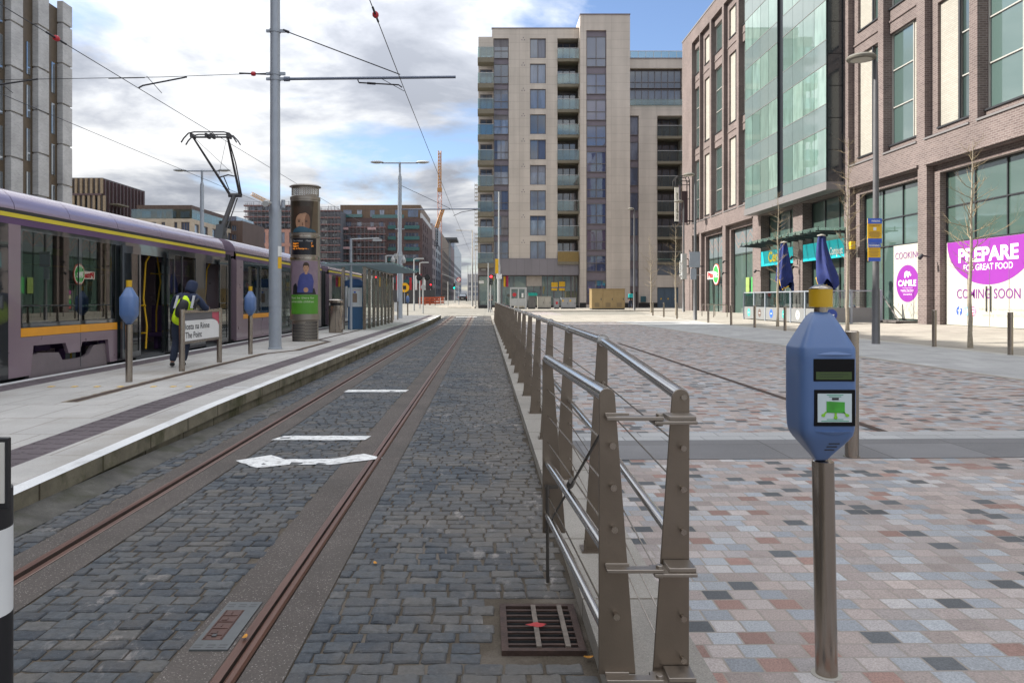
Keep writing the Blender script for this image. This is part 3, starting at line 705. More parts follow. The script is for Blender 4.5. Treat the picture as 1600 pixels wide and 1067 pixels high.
    for y in (12.45, 14.25, 17.95, 22.9, 23.6, 25.2):
        k = MB(); k.tube([(XW-.6, y, .34), (XW-.6, y, 1.2), (XW-.52, y+.05, 1.9), (XW-.6, y, 2.64)], .019, 8); k.build('handrail', yellow, T)
    for y in (13.15, 16.0, 19.2, 23.4):
        k = MB(); k.tube([(XW-.75, y-1.2, 2.1), (XW-.75, y+1.2, 2.1)], .018, 6); k.build('grab_rail', yellow, T)
    for y in (9.2, 13.455, 24.3, 30.4, 36.7):
        k = MB(); k.prism([(y, .31), (y+.012, .31), (y+.012, .90), (y, .90)], P, -.002, .004); k.build('panel_seam', dkgrey, T)
    # far doors, ceiling lights are off; small lamp and reflector at the second module
    MB().prism([(21.0, .95), (21.12, .95), (21.12, 1.1), (21.0, 1.1)], P, .06, .1).build('marker_lamp', m_orange, T)
    # pantograph
    C0 = XW-1.2; yb = 23.9
    PT = MB().box(C0-.35, C0+.35, yb-.9, yb+.5, 3.24, 3.32).build('pantograph', dkgrey, T)
    k = MB(); k.prism([(yb-.1, 3.32), (yb+.55, 3.32), (yb+.2, 3.85), (yb+.08, 3.85)], lambda u, v, d: (C0+d, u, v), -.12, .12); k.build('base_bracket', dkgrey, PT)
    k = MB(); kn = (C0+.25, yb+.75, 4.85); k.cyl((C0-.05, yb+.1, 3.4), (kn[0]-.02, kn[1], kn[2]), .085, .075); k.tube([(C0+.14, yb+.1, 3.5), (kn[0]+.08, kn[1], kn[2]-.1)], .02); k.build('lower_arm', mat('panto_grey', (.06, .058, .06), .5), PT)
    k = MB(); yt = yb-.7; zt = 6.42
    for s, x1 in ((-1, C0-.55), (1, C0+.50)):
        k.cyl((kn[0]+.16*s, kn[1], kn[2]+.02), (x1, yt, zt), .045, .028, 8)
    k.tube([(kn[0]+.22, kn[1], kn[2]), (C0+.62, yt+.4, 5.7), (C0+.52, yt, zt)], .02, 6)
    k.tube([(C0-.10, yt+.98, 5.35), (C0+.22, yt+.9, 5.42), (C0+.40, yt+.95, 5.38)], .022, 6); k.tube([(C0+.05, yt+.98, 5.38), (C0+.12, yt+1.3, 5.0)], .018, 6)
    k.tube([(C0-.53, yt, zt), (C0+.38, yt+.8, 5.45)], .006, 5); k.tube([(C0+.48, yt, zt), (C0-.08, yt+.9, 5.4)], .006, 5)
    k.cyl((kn[0]-.2, kn[1], kn[2]), (kn[0]+.22, kn[1], kn[2]), .07); k.build('upper_arm', MC['panto_grey'], PT)
    k = MB()
    for dy in (-.18, .18):
        k.tube([(C0-.84, yt+dy, zt-.2), (C0-.76, yt+dy, zt-.07), (C0-.62, yt+dy, zt+.08), (C0-.45, yt+dy, zt+.12), (C0+.45, yt+dy, zt+.12), (C0+.62, yt+dy, zt+.08), (C0+.76, yt+dy, zt-.07), (C0+.84, yt+dy, zt-.2)], .022, 6)
    k.cyl((C0-.6, yt, zt), (C0+.6, yt, zt), .03)
    for x in (-.55, -.1, .05, .55): k.box(C0+x-.03, C0+x+.03, yt-.18, yt+.18, zt-.03, zt+.09)
    k.build('contact_head', MC['panto_grey'], PT)
tram()

# ================================================================ platform furniture
m_mblue = mat('meter_blue', (.072, .135, .29), .42, 0, .05, 2, .03, 300, coat=.25)
def meter():
    px_, py_ = 1.277, 2.875; z = gz(px_, py_)
    t = thing('ticket_validator', 'blue ticket reader with green screen and yellow cap, standing on the plaza setts', 'ticket validator', (px_, py_, z), 'blue ticket validators')
    x, y = px_, py_
    k = MB(); k.cyl((x+.012, y, z), (x-.002, y, z+.80), .0395, n=28); k.lathe((x-.002, y, z+.80), [(.039, 0), (.039, .004), (.034, .008), (.018, .010), (.018, .03)], 24); k.build('post', steel, t)
    MB().lathe((x+.012, y, z), [(.055, 0), (.055, .003), (.0405, .0035)], 24).build('collar', concrete, t)
    hx, hy = 1.258, 2.862; dz = z; RX, RY = .104, .088
    prof = [(.16, .812), (.22, .816), (.30, .828), (.80, .893), (.93, .915), (.975, .94), (1.0, 1.0), (1.0, 1.195), (.995, 1.232), (.965, 1.240), (.60, 1.315), (.40, 1.352), (.30, 1.362), (.26, 1.366)]
    k = MB(); k.lathe((0, 0, 0), prof, 64, 0, True, 7); k.v = [(hx+a*RX, hy+b*RY, dz+c) for a, b, c in k.v]
    hs = k.build('housing', m_mblue, t)
    k = MB(); k.cyl((hx+.003, hy, dz+1.36), (hx+.003, hy, dz+1.386), .024, n=20); k.build('neck', steel, t)
    cx = hx+.003
    k = MB(); k.cyl((cx, hy, dz+1.385), (cx, hy, dz+1.452), .0415, n=32); k.build('cap', mat('cap_yellow', (.52, .31, .006), .45, 0, .05), t)
    k = MB(); k.lathe((cx, hy, dz+1.452), [(.042, 0), (.0415, .003), (.03, .011), (.014, .016), (0.0001, .018)], 32); k.build('cap_dome', steel, t)
    P = PY(hy-RY); fx = hx+.004; h = dz
    k = MB(); k.prism([(fx-.066, h+1.115), (fx+.084, h+1.115), (fx+.084, h+1.197), (fx-.066, h+1.197)], P, -.002, .006); dsp = k.build('display', mat('display_black', (.006, .006, .007), .3, 0, 0, spec=.15), t, bevel=.002)
    k = MB(); k.prism([(fx-.058, h+1.122), (fx+.072, h+1.122), (fx+.072, h+1.150), (fx-.058, h+1.150)], P, -.0035, -.001, 0)
    for i in range(2): k.prism([(fx-.045, h+1.140-.009*i), (fx+.06-.02*i, h+1.140-.009*i), (fx+.06-.02*i, h+1.1425-.009*i), (fx-.045, h+1.1425-.009*i)], P, -.004, -.003, 1)
    k.build('lcd', [mat('lcd_green', (.045, .075, .02), .3, 0, .05), mat('lcd_dark', (.025, .045, .015), .4, 0, 0)], dsp)
    k = MB(); k.prism([(fx-.064, h+.952), (fx+.086, h+.952), (fx+.086, h+1.085), (fx-.064, h+1.085)], P, -.002, .006); pad = k.build('card_pad', MC['display_black'], t, bevel=.002)
    k = MB(); k.prism([(fx-.052, h+.967), (fx+.072, h+.967), (fx+.072, h+1.071), (fx-.052, h+1.071)], P, -.0035, -.001, 0)
    gx, gg = fx+.008, h+1.020
    k.prism([(gx-.028, gg-.018), (gx+.038, gg-.02), (gx+.038, gg+.02), (gx-.028, gg+.023)], P, -.005, -.003, 1)
    for ax, ay, bx, by in ((gx-.028, gg-.016, gx-.04, gg-.028), (gx+.005, gg-.02, gx+.005, gg-.036), (gx+.034, gg-.018, gx+.047, gg-.028)):
        k.prism([(ax-.004, ay+.002), (bx-.004, by), (bx+.004, by), (ax+.004, ay+.002)], P, -.005, -.003, 2)
        k.prism([(bx+.007*math.cos(q), by+.006*math.sin(q)) for q in np.linspace(0, 6.283, 10, endpoint=False)], P, -.0052, -.003, 2)
    k.prism([(gx-.008, gg+.028), (gx+.016, gg+.028), (gx+.016, gg+.036), (gx-.008, gg+.036)], P, -.005, -.003, 3)
    for zz, s in ((1.066, .030), (1.060, .022), (.977, .030), (.971, .05)): k.prism([(gx+.003-s, h+zz-.001), (gx+.003+s, h+zz-.001), (gx+.003+s, h+zz+.0012), (gx+.003-s, h+zz+.0012)], P, -.0045, -.003, 4)
    k.build('notice', [mat('notice_pale', (.50, .57, .58), .4, 0, .04), mat('card_green', (.05, .32, .03), .4, 0, .3, 20), mat('leap_green', (.2, .5, .02), .4, 0, 0), black, mat('notice_green', (.03, .3, .16), .5, 0, 0)], pad)
    for zz, s in ((1.212, -1), (.932, 1)):
        k = MB(); n = 10; fy = hy-RY
        top = [(fx-.055+.13*i/n, fy-.0005-.006*math.sin(math.pi*i/n), h+zz) for i in range(n+1)]; bot = [(fx-.055+.13*i/n, fy+.001, h+zz-s*.012*math.sin(math.pi*i/n)) for i in range(n+1)]
        bk = [(fx-.055+.13*i/n, fy+.003, h+zz+.002*s) for i in range(n+1)]
        for i in range(n): k.face([top[i], top[i+1], bot[i+1], bot[i]]); k.face([top[i], bk[i], bk[i+1], top[i+1]])
        k.build('moulded_lip', m_mblue, t)
    k = MB()
    for i in range(3):
        zz = h+.882-.013*i; f = (zz-h-.828)/(.893-.828); yy = hy-RY*(.30+.50*f)
        k.box(fx+.0-.004*i, fx+.04-.006*i, yy-.003, yy+.01, zz, zz+.004)
    k.build('speaker_slots', black, t)
    return t
meter()
def validator(x, y, lab):
    z = ph(y); t = thing('ticket_validator', lab, 'ticket validator', (x, y, z), 'blue ticket validators')
    k = MB(); k.cyl((x, y, z), (x, y, z+.86), .05, n=16); k.build('post', steel, t)
    k = MB(); h = z+.86; k.lathe((x, y, h), [(.02, 0), (.04, .01), (.108, .12), (.118, .15), (.118, .40), (.10, .43), (.04, .55), (.03, .56)], 28, 0, True, 4); k.build('housing', m_mblue, t)
    k = MB(); k.cyl((x, y, h+.56), (x, y, h+.66), .042, n=16); k.build('cap', MC['cap_yellow'], t)
validator(-5.33, 11.4, 'blue ticket reader on the platform in front of the open tram door')
validator(-5.27, 17.1, 'blue ticket reader between the station name sign and the grey catenary pole')
validator(-5.45, 53.6, 'blue ticket reader far along the platform beyond the glass shelter')

# station name sign
def station_sign():
    X = -5.2; y0, y1 = 13.06, 14.9; z0 = .26
    t = thing('station_sign', 'low station name board on two steel posts reading The Point, a person leaning over it', 'station sign', (X, (y0+y1)/2, z0))
    for y in (y0, y1): MB().cyl((X, y, z0), (X, y, z0+1.06), .05, n=18).build('post', steel, t)
    k = MB(); k.box(X-.035, X+.035, y0, y1, 1.255, 1.305); k.box(X-.035, X+.035, y0, y1, .72, .76); k.build('rail', steel, t)
    k = MB(); k.box(X-.02, X+.01, y0+.05, y1-.05, .76, 1.255); pb = k.build('panel', mat('sign_dark', (.10, .10, .115), .35, 0, .05), t)
    P = PXp(X+.012); n = 8
    poly = [(y0+.05, .765), (y1-.06, .765), (y1-.06, .99)]+[(y1-.06-.5*math.sin(a)*0-(.45*(1-math.cos(a))), .99+.13*math.sin(a)) for a in np.linspace(0, math.pi/2, n)]+[(y0+.05, 1.12)]
    k = MB(); k.prism(poly, P, 0, .003); k.build('name_panel', mat('sign_white', (.70, .70, .69), .4, 0, .04), pb)
    k = MB(); k.prism([(y1-.42, 1.25), (y1-.06, 1.25), (y1-.06, 1.0), (y1-.16, 1.08), (y1-.42, 1.15)], P, -.001, .003); k.build('red_corner', mat('sign_red', (.45, .06, .10), .4, 0, .05), pb)
    for s_, zz, wd in (('Iosta na Rinne', .965, 1.15), ('The Point', .812, .76)):
        k = MB(); k.text(s_, (X+.0145, y0+.12, zz), (0,1,0), (0,0,1), .112, width=wd, bold=.012); k.build('lettering', mat('sign_ink', (.035, .035, .04), .5, 0, 0), pb)
station_sign()

# ================================================================ people
def skin_obj(name, m, parent, verts, edges, sub=2, root=0):
    me = bpy.data.meshes.new(name); me.from_pydata([v[0] for v in verts], edges, []); me.materials.append(m)
    o = bpy.data.objects.new(name, me); col.objects.link(o); o.parent = parent
    md = o.modifiers.new('skin', 'SKIN'); md.use_smooth_shade = True
    sv = me.skin_vertices[0].data
    for i, v in enumerate(verts):
        r = v[1]; sv[i].radius = r if isinstance(r, tuple) else (r, r); sv[i].use_root = (i == root)
    s = o.modifiers.new('sub', 'SUBSURF'); s.levels = sub; s.render_levels = sub
    return o
m_skin = mat('skin', (.42, .24, .17), .55, 0, .06)
m_denim = mat('dark_trousers', (.018, .026, .05), .85, 0, .2, 9, .3, 70)
def person(name, lab, loc, rz, J, jacket, trousers, shoe, hair, hood=False, fingers=True):
    t = thing(name, lab, 'person', loc, None, rz); V = Vector; J = {k: V(v) for k, v in J.items()}
    mid = lambda a, b, f=.5: J[a].lerp(J[b], f)
    # body, one continuous surface
    vs = [(J['pelvis'], (.13, .10)), (mid('pelvis', 'chest', .45), (.115, .09)), (J['chest'], (.15, .10)), (mid('chest', 'neck', .75), (.10, .075)), (J['neck'], .052), (mid('neck', 'head', .6), (.06, .065)), (J['head'], (.077, .092)), (J['head']+(J['head']-J['neck']).normalized()*.085, (.062, .075))]
    ed = [(i, i+1) for i in range(7)]
    for s in 'LR':
        k = len(vs); vs += [(J['sh'+s], .055), (J['el'+s], .042), (mid('el'+s, 'ha'+s, .9), .028), (J['ha'+s], (.04, .022))]; ed += [(3, k), (k, k+1), (k+1, k+2), (k+2, k+3)]
        k = len(vs); vs += [(J['hip'+s], .085), (J['kn'+s], .058), (mid('kn'+s, 'an'+s, .3), .055), (J['an'+s], .036), (J['to'+s], (.04, .028))]; ed += [(0, k), (k, k+1), (k+1, k+2), (k+2, k+3), (k+3, k+4)]
    body = skin_obj('body', m_skin, t, vs, ed)
    fw = V((math.sin(J['face'].x), math.cos(J['face'].x), 0)) if 'face' in J else V((0, 1, 0))
    up = (J['head']-J['neck']).normalized(); sd = fw.cross(up).normalized(); hd = J['head']
    k = MB()
    k.cyl(hd+fw*.085-up*.01, hd+fw*.118-up*.035, .012, .016, 8)                            # nose
    for s in (-1, 1): k.lathe(hd+sd*(.08*s)-up*.005, [(.006, -.03), (.016, -.01), (.018, .012), (.006, .03)], 8)   # ears
    k.build('nose_and_ears', m_skin, t, local=True)
    k = MB()
    for s in (-1, 1): k.lathe(hd+fw*.083+sd*(.033*s)+up*.012, [(.002, -.008), (.010, 0), (.002, .008)], 8)
    k.build('eyes', black, t, local=True)
    MB().cyl(hd+fw*.086+sd*.022-up*.068, hd+fw*.086-sd*.022-up*.068, .006, .006, 6).build('mouth', mat('lips', (.30, .12, .10), .5, 0, 0), t, local=True)
    if fingers:
        for s in 'LR':
            d = (J['ha'+s]-J['el'+s]).normalized(); a = d.cross(V((0, 0, 1))); a = a.normalized() if a.length > .01 else V((1, 0, 0)); dn = d.cross(a).normalized(); dn = -dn if dn.z > 0 else dn
            fv = [(J['ha'+s]-d*.03, .02)]; fe = []
            for i, (o_, l) in enumerate(((-.028, .07), (-.009, .08), (.010, .076), (.028, .06))):
                b = J['ha'+s]+d*.035+a*o_; q = len(fv); fv += [(b, .0095), (b+d*l*.5+dn*.012, .009), (b+d*l*.85+dn*.04, .007)]; fe += [(0, q), (q, q+1), (q+1, q+2)]
            q = len(fv); b = J['ha'+s]+a*-.04; fv += [(b, .010), (b+d*.03-a*.02+dn*.01, .009), (b+d*.055-a*.022+dn*.02, .008)]; fe += [(0, q), (q, q+1), (q+1, q+2)]
            skin_obj('fingers', m_skin, t, fv, fe, 1)
    # clothes
    cv = [(mid('pelvis', 'chest', -.15), (.165, .135)), (mid('pelvis', 'chest', .45), (.155, .125)), (J['chest'], (.185, .135)), (mid('chest', 'neck', .72), (.13, .105)), (mid('chest', 'neck', .95), (.07, .07))]
    ce = [(0, 1), (1, 2), (2, 3), (3, 4)]
    for s in 'LR':
        q = len(cv); cv += [(J['sh'+s], .078), (mid('sh'+s, 'el'+s, .6), .068), (J['el'+s], .062), (mid('el'+s, 'ha'+s, .80), .045)]; ce += [(3, q), (q, q+1), (q+1, q+2), (q+2, q+3)]
    skin_obj('jacket', jacket, t, cv, ce)
    tv = [(mid('pelvis', 'chest', .1), (.145, .12)), (J['pelvis']-V((0, 0, .06)), (.14, .115))]; te = [(0, 1)]
    for s in 'LR':
        q = len(tv); tv += [(J['hip'+s]-V((0, 0, .04)), .098), (mid('hip'+s, 'kn'+s, .5), .090), (J['kn'+s], .074), (mid('kn'+s, 'an'+s, .5), .070), (mid('kn'+s, 'an'+s, .98), .062)]; te += [(1, q), (q, q+1), (q+1, q+2), (q+2, q+3), (q+3, q+4)]
    skin_obj('trousers', trousers, t, tv, te)
    for s in 'LR':
        d = (J['to'+s]-J['an'+s]); d.z = 0; d = d.normalized() if d.length > .01 else V((0, 1, 0)); a = J['an'+s]
        skin_obj('shoe', shoe, t, [(a+V((0, 0, -.01)), (.052, .05)), (a-d*.05+V((0, 0, -.04)), (.046, .04)), (a+d*.08+V((0, 0, -.045)), (.05, .036)), (a+d*.17+V((0, 0, -.055)), (.042, .026))], [(0, 1), (0, 2), (2, 3)], 1)
    if hood:
        skin_obj('hood', jacket, t, [(J['neck']-fw*.03, (.105, .10)), (mid('neck', 'head', .55)-fw*.035, (.10, .105)), (hd-fw*.02, (.106, .115)), (hd+up*.09-fw*.015, (.095, .105)), (hd+up*.13-fw*.02, (.055, .06))], [(0, 1), (1, 2), (2, 3), (3, 4)])
    else:
        skin_obj('hair', hair, t, [(hd-fw*.045-up*.03, (.066, .05)), (hd-fw*.03+up*.04, (.082, .075)), (hd+up*.085-fw*.008, (.08, .085))], [(0, 1), (1, 2)])
    return t, J, fw, up, sd
stand = dict(pelvis=(0, 0, .93), chest=(0, 0, 1.28), neck=(0, .0, 1.48), head=(0, .02, 1.62), shL=(-.18, 0, 1.41), elL=(-.24, -.03, 1.12), haL=(-.23, .10, .88), shR=(.18, 0, 1.41), elR=(.24, -.03, 1.12), haR=(.23, .10, .88),
             hipL=(-.09, 0, .90), knL=(-.10, .03, .49), anL=(-.10, -.03, .09), toL=(-.11, .12, .03), hipR=(.09, 0, .90), knR=(.10, .03, .49), anR=(.10, -.03, .09), toR=(.11, .12, .03))
# worker leaning on the sign, back to the camera
lean = dict(stand)
lean.update(pelvis=(-.04, .0, .86), chest=(.05, .02, 1.16), neck=(.10, .05, 1.34), head=(.13, .09, 1.455), face=(-.3, 0, 0), shL=(-.13, .03, 1.255), elL=(-.24, .10, .98), haL=(-.06, .28, 1.0), shR=(.28, .0, 1.235), elR=(.40, .06, 1.06), haR=(.33, .32, 1.08),
            hipL=(-.12, 0, .83), knL=(-.13, .03, .45), anL=(-.18, -.02, .09), toL=(-.24, .12, .03), hipR=(.06, 0, .83), knR=(.05, .06, .44), anR=(-.02, .07, .09), toR=(-.10, .20, .03))
W, J, fw, up, sd = person('person', 'person in hi-vis vest and dark hood leaning on the station sign, seen from behind', (-5.50, 13.85, .26), 0, lean, navy, m_denim, black, black, True)
m_hiv = mat('hi_vis_yellow', (.60, .85, .01), .7, 0, .1, 6)
m_refl = mat('reflective_tape', (.42, .42, .43), .35, .3, .05)
mid = lambda a, b, f=.5: J[a].lerp(J[b], f)
vv = [(mid('pelvis', 'chest', -.42), (.215, .175)), (mid('pelvis', 'chest', .3), (.215, .165)), (J['chest'], (.235, .165)), (mid('chest', 'neck', .55), (.19, .125)), (mid('chest', 'neck', .92), (.11, .09))]
vest = skin_obj('safety_vest', m_hiv, W, vv, [(0, 1), (1, 2), (2, 3), (3, 4)])
k = MB()
for s in (-.135, .155):
    a = mid('chest', 'neck', .60)+Vector((s, -.115, .035)); b = J['chest']+Vector((s*1.05, -.165, -.09)); w_ = .022
    k.raw([a+Vector((-w_, 0, 0)), a+Vector((w_, 0, 0)), b+Vector((w_, 0, 0)), b+Vector((-w_, 0, 0)), a+Vector((-w_, .05, 0)), a+Vector((w_, .05, 0)), b+Vector((w_, .05, 0)), b+Vector((-w_, .05, 0))], [(0, 1, 2, 3), (4, 7, 6, 5), (0, 4, 5, 1), (1, 5, 6, 2), (2, 6, 7, 3), (3, 7, 4, 0)])
k.build('reflective_stripe', m_refl, W, local=True)
bp = thing('backpack', 'black backpack worn over the yellow vest of the leaning person', 'backpack', (-5.50+.10, 13.85-.20, .26+1.09))
me = skin_obj('bag', mat('black_nylon', (.012, .012, .014), .6, 0, .2, 8, .3, 60), bp, [(Vector((-.08, .03, -.20)), (.105, .075)), (Vector((-.05, -.015, -.07)), (.115, .085)), (Vector((-.0, .0, .06)), (.10, .075)), (Vector((.03, .04, .13)), (.065, .05))], [(0, 1), (1, 2), (2, 3)])
k = MB()
k.tube([(-.10, .05, .03), (-.06, .04, .14), (-.05, .09, .185), (-.05, .16, .15)], .022, 6); k.tube([(.16, .06, .0), (.20, .06, .10), (.22, .10, .145), (.21, .18, .10)], .022, 6)
k.build('strap', MC['black_nylon'], bp, local=True)
# pedestrian by the far crossing, courier with a teal box
A = dict(stand); A.update(knL=(-.10, .12, .50), anL=(-.10, .16, .10), toL=(-.10, .32, .05), knR=(.10, -.02, .48), anR=(.10, -.2, .13), toR=(.11, -.08, .04))
yq = 80; person('person', 'person in a grey jacket and dark trousers standing by the railing end at the crossing', ((766.5-758)*yq/F, yq, gz(.8, yq)+.1), .3, stand, mat('grey_jacket', (.13, .125, .13), .8), m_denim, black, mat('dark_hair', (.02, .014, .01), .7), False, False)
yq = 79; xq = (985-758)*yq/F
person('person', 'courier in dark clothes walking past the apartment block entrance', (xq, yq, gz(xq, yq)+.1), 0, A, mat('dark_jacket', (.02, .02, .025), .8), m_denim, black, MC['dark_hair'], False, False)
k = MB(); k.box(xq-.24, xq+.2, yq-.5, yq-.16, gz(xq, yq)+1.22, gz(xq, yq)+1.62); o = k.build('delivery_box', mat('teal_bag', (.0, .36, .38), .6), loc=(xq, yq-.3, gz(xq, yq)+1.22), bevel=.03); tag(o, 'bright teal square delivery box on the back of the courier', 'delivery box')

# ================================================================ platform: poles, column, shelter, bin
def double_lamp(t, x, y, z, s=1.0):
    k = MB(); k.cyl((x-1.15*s, y, z+.05), (x+1.15*s, y, z+.05), .045, n=8); k.cyl((x, y, z-.5), (x, y, z+.1), .07, n=10); k.build('lamp_bracket', galv, t)
    for q in (-1, 1):
        c = (x+q*1.45*s, y, z+.1); k = MB(); k.lathe((0, 0, 0), [(.001, -.07), (.2, -.055), (.27, -.0), (.2, .07), (.06, .1), (.001, .1)], 18)
        k.v = [(c[0]+vx*1.65, c[1]+vy*.75, c[2]+vz) for vx, vy, vz in k.v]; h = k.build('lamp_head', galv_l, t)
        k = MB(); k.lathe((0, 0, 0), [(.17, -.062), (.12, -.085), (.001, -.09)], 16); k.v = [(c[0]+vx*1.65, c[1]+vy*.75, c[2]+vz) for vx, vy, vz in k.v]; k.build('diffuser', mat('lamp_diffuser', (.45, .42, .36), .4), h)
WZ = 6.72
def pole_one():
    x, y, z = -5.21, 18.9, .26
    t = thing('catenary_pole', 'thick grey overhead line pole on the platform beside the advertising column', 'overhead line pole', (x, y, z), 'overhead line poles')
    k = MB(); k.lathe((x, y, z), [(.175, 0), (.175, .03), (.155, .04), (.152, 3.42), (.145, 3.5), (.125, 3.58), (.118, 9.2), (.112, 9.3), (.07, 9.45), (.065, 10.6)], 24); k.build('pole', galv, t)
    for zz in (8.14, 7.08, 6.95):
        k = MB(); k.cyl((x, y, zz-.04), (x, y, zz+.04), .135, n=20); k.box(x+.12, x+.25, y-.03, y+.03, zz-.035, zz+.035); k.box(x-.22, x-.12, y-.03, y+.03, zz-.03, zz+.03); k.build('clamp_band', galv, t)
    k = MB(); k.cyl((x+.28, y, 6.95), (x+4.48, y, 7.0), .035, n=10); k.cyl((x+.22, y, 6.95), (x+.36, y, 6.95), .06, n=10); ca = k.build('cantilever', mat('arm_grey', (.14, .16, .21), .45, .2), t)
    k = MB(); k.tube([(x+.25, y, 8.14), (x+3.1, y, 7.06)], .014, 6); k.cyl((x+.2, y, 8.16), (x+.34, y, 8.11), .035); k.build('stay', wire_m, ca)
    k = MB(); k.tube([(x+2.05, y, 6.93), (x+2.08, y, 6.86), (x+3.1, y-.3, 6.72), (x+3.18, y-.3, 6.66)], .018, 6); k.cyl((x+2.3, y-.06, 6.83), (x+2.5, y-.12, 6.80), .03); k.tube([(x+2.65, y, 6.95), (x+3.2, y+.05, 6.66)], .008, 5); k.build('registration_arm', wire_m, ca)
    k = MB(); k.cyl((x-.16, y-.18, 3.86), (x-.12, y-.45, 3.80), .075, n=14); k.cyl((x, y, 3.86), (x-.16, y-.2, 3.86), .03); k.build('camera', mat('camera_white', (.38, .38, .37), .4), t)
    k = MB(); k.cyl((x+.2, y, 3.75), (x+.2, y, 3.95), .05); k.build('bracket', galv, t)
    k = MB(); zz = 2.25
    for j, (z0, z1, mi) in enumerate(((zz, zz+.28, 1), (zz+.30, zz+.55, 0))):
        vs = []; n = 6
        for i in range(n+1):
            th = math.pi*(-.28+.42*i/n); vs.append((x+.156*math.cos(th), y+.156*math.sin(th)))
        for (ax, ay), (bx, by) in zip(vs[:-1], vs[1:]): k.face([(ax, ay, z0), (bx, by, z0), (bx, by, z1), (ax, ay, z1)], mi)
    k.build('warning_sticker', [white, yellow], t)
    k = MB(); k.lathe((x, y, 1.3), [(.158, 0), (.158, .85)], 24); k.build('sleeve', galv, t)
pole_one()
def pole_two(x, y, z, lab, arm=True):
    t = thing('catenary_pole', lab, 'overhead line pole', (x, y, z), 'overhead line poles')
    k = MB(); k.lathe((x, y, z), [(.19, 0), (.17, .05), (.17, 4.1), (.13, 4.25), (.125, 8.9), (.07, 9.1), (.06, 9.5)], 18); k.build('pole', galv, t)
    double_lamp(t, x, y, z+9.75)
    if arm:
        k = MB(); k.cyl((x, y, 7.15), (x+5.1, y, 7.18), .04, n=8); ca = k.build('cantilever', MC['arm_grey'], t)
        k = MB(); k.tube([(x, y, 8.7), (x+3.2, y, 7.2)], .015, 5); k.build('stay', wire_m, ca)
        k = MB(); k.tube([(x+4.9, y, 7.15), (x+3.9, y, 6.98), (x+3.4, y, 6.75)], .02, 5); k.build('registration_arm', wire_m, ca)
        k = MB(); k.cyl((x-.2, y-.3, 4.0), (x-.2, y-.3, 4.35), .11); k.cyl((x, y, 4.2), (x-.25, y-.3, 4.2), .03); k.build('camera', MC['camera_white'], t)
    k = MB(); k.box(x-.3, x+.3, y-.03, y+.03, z+5.6, z+5.66); k.build('clamp_band', galv, t)
pole_two(-5.4, 48.2, .29, 'grey overhead line pole with twin lamp heads behind the glass shelter')
pole_two(-18.4, 49.5, .0, 'grey pole with twin lamp heads rising behind the tram', False)

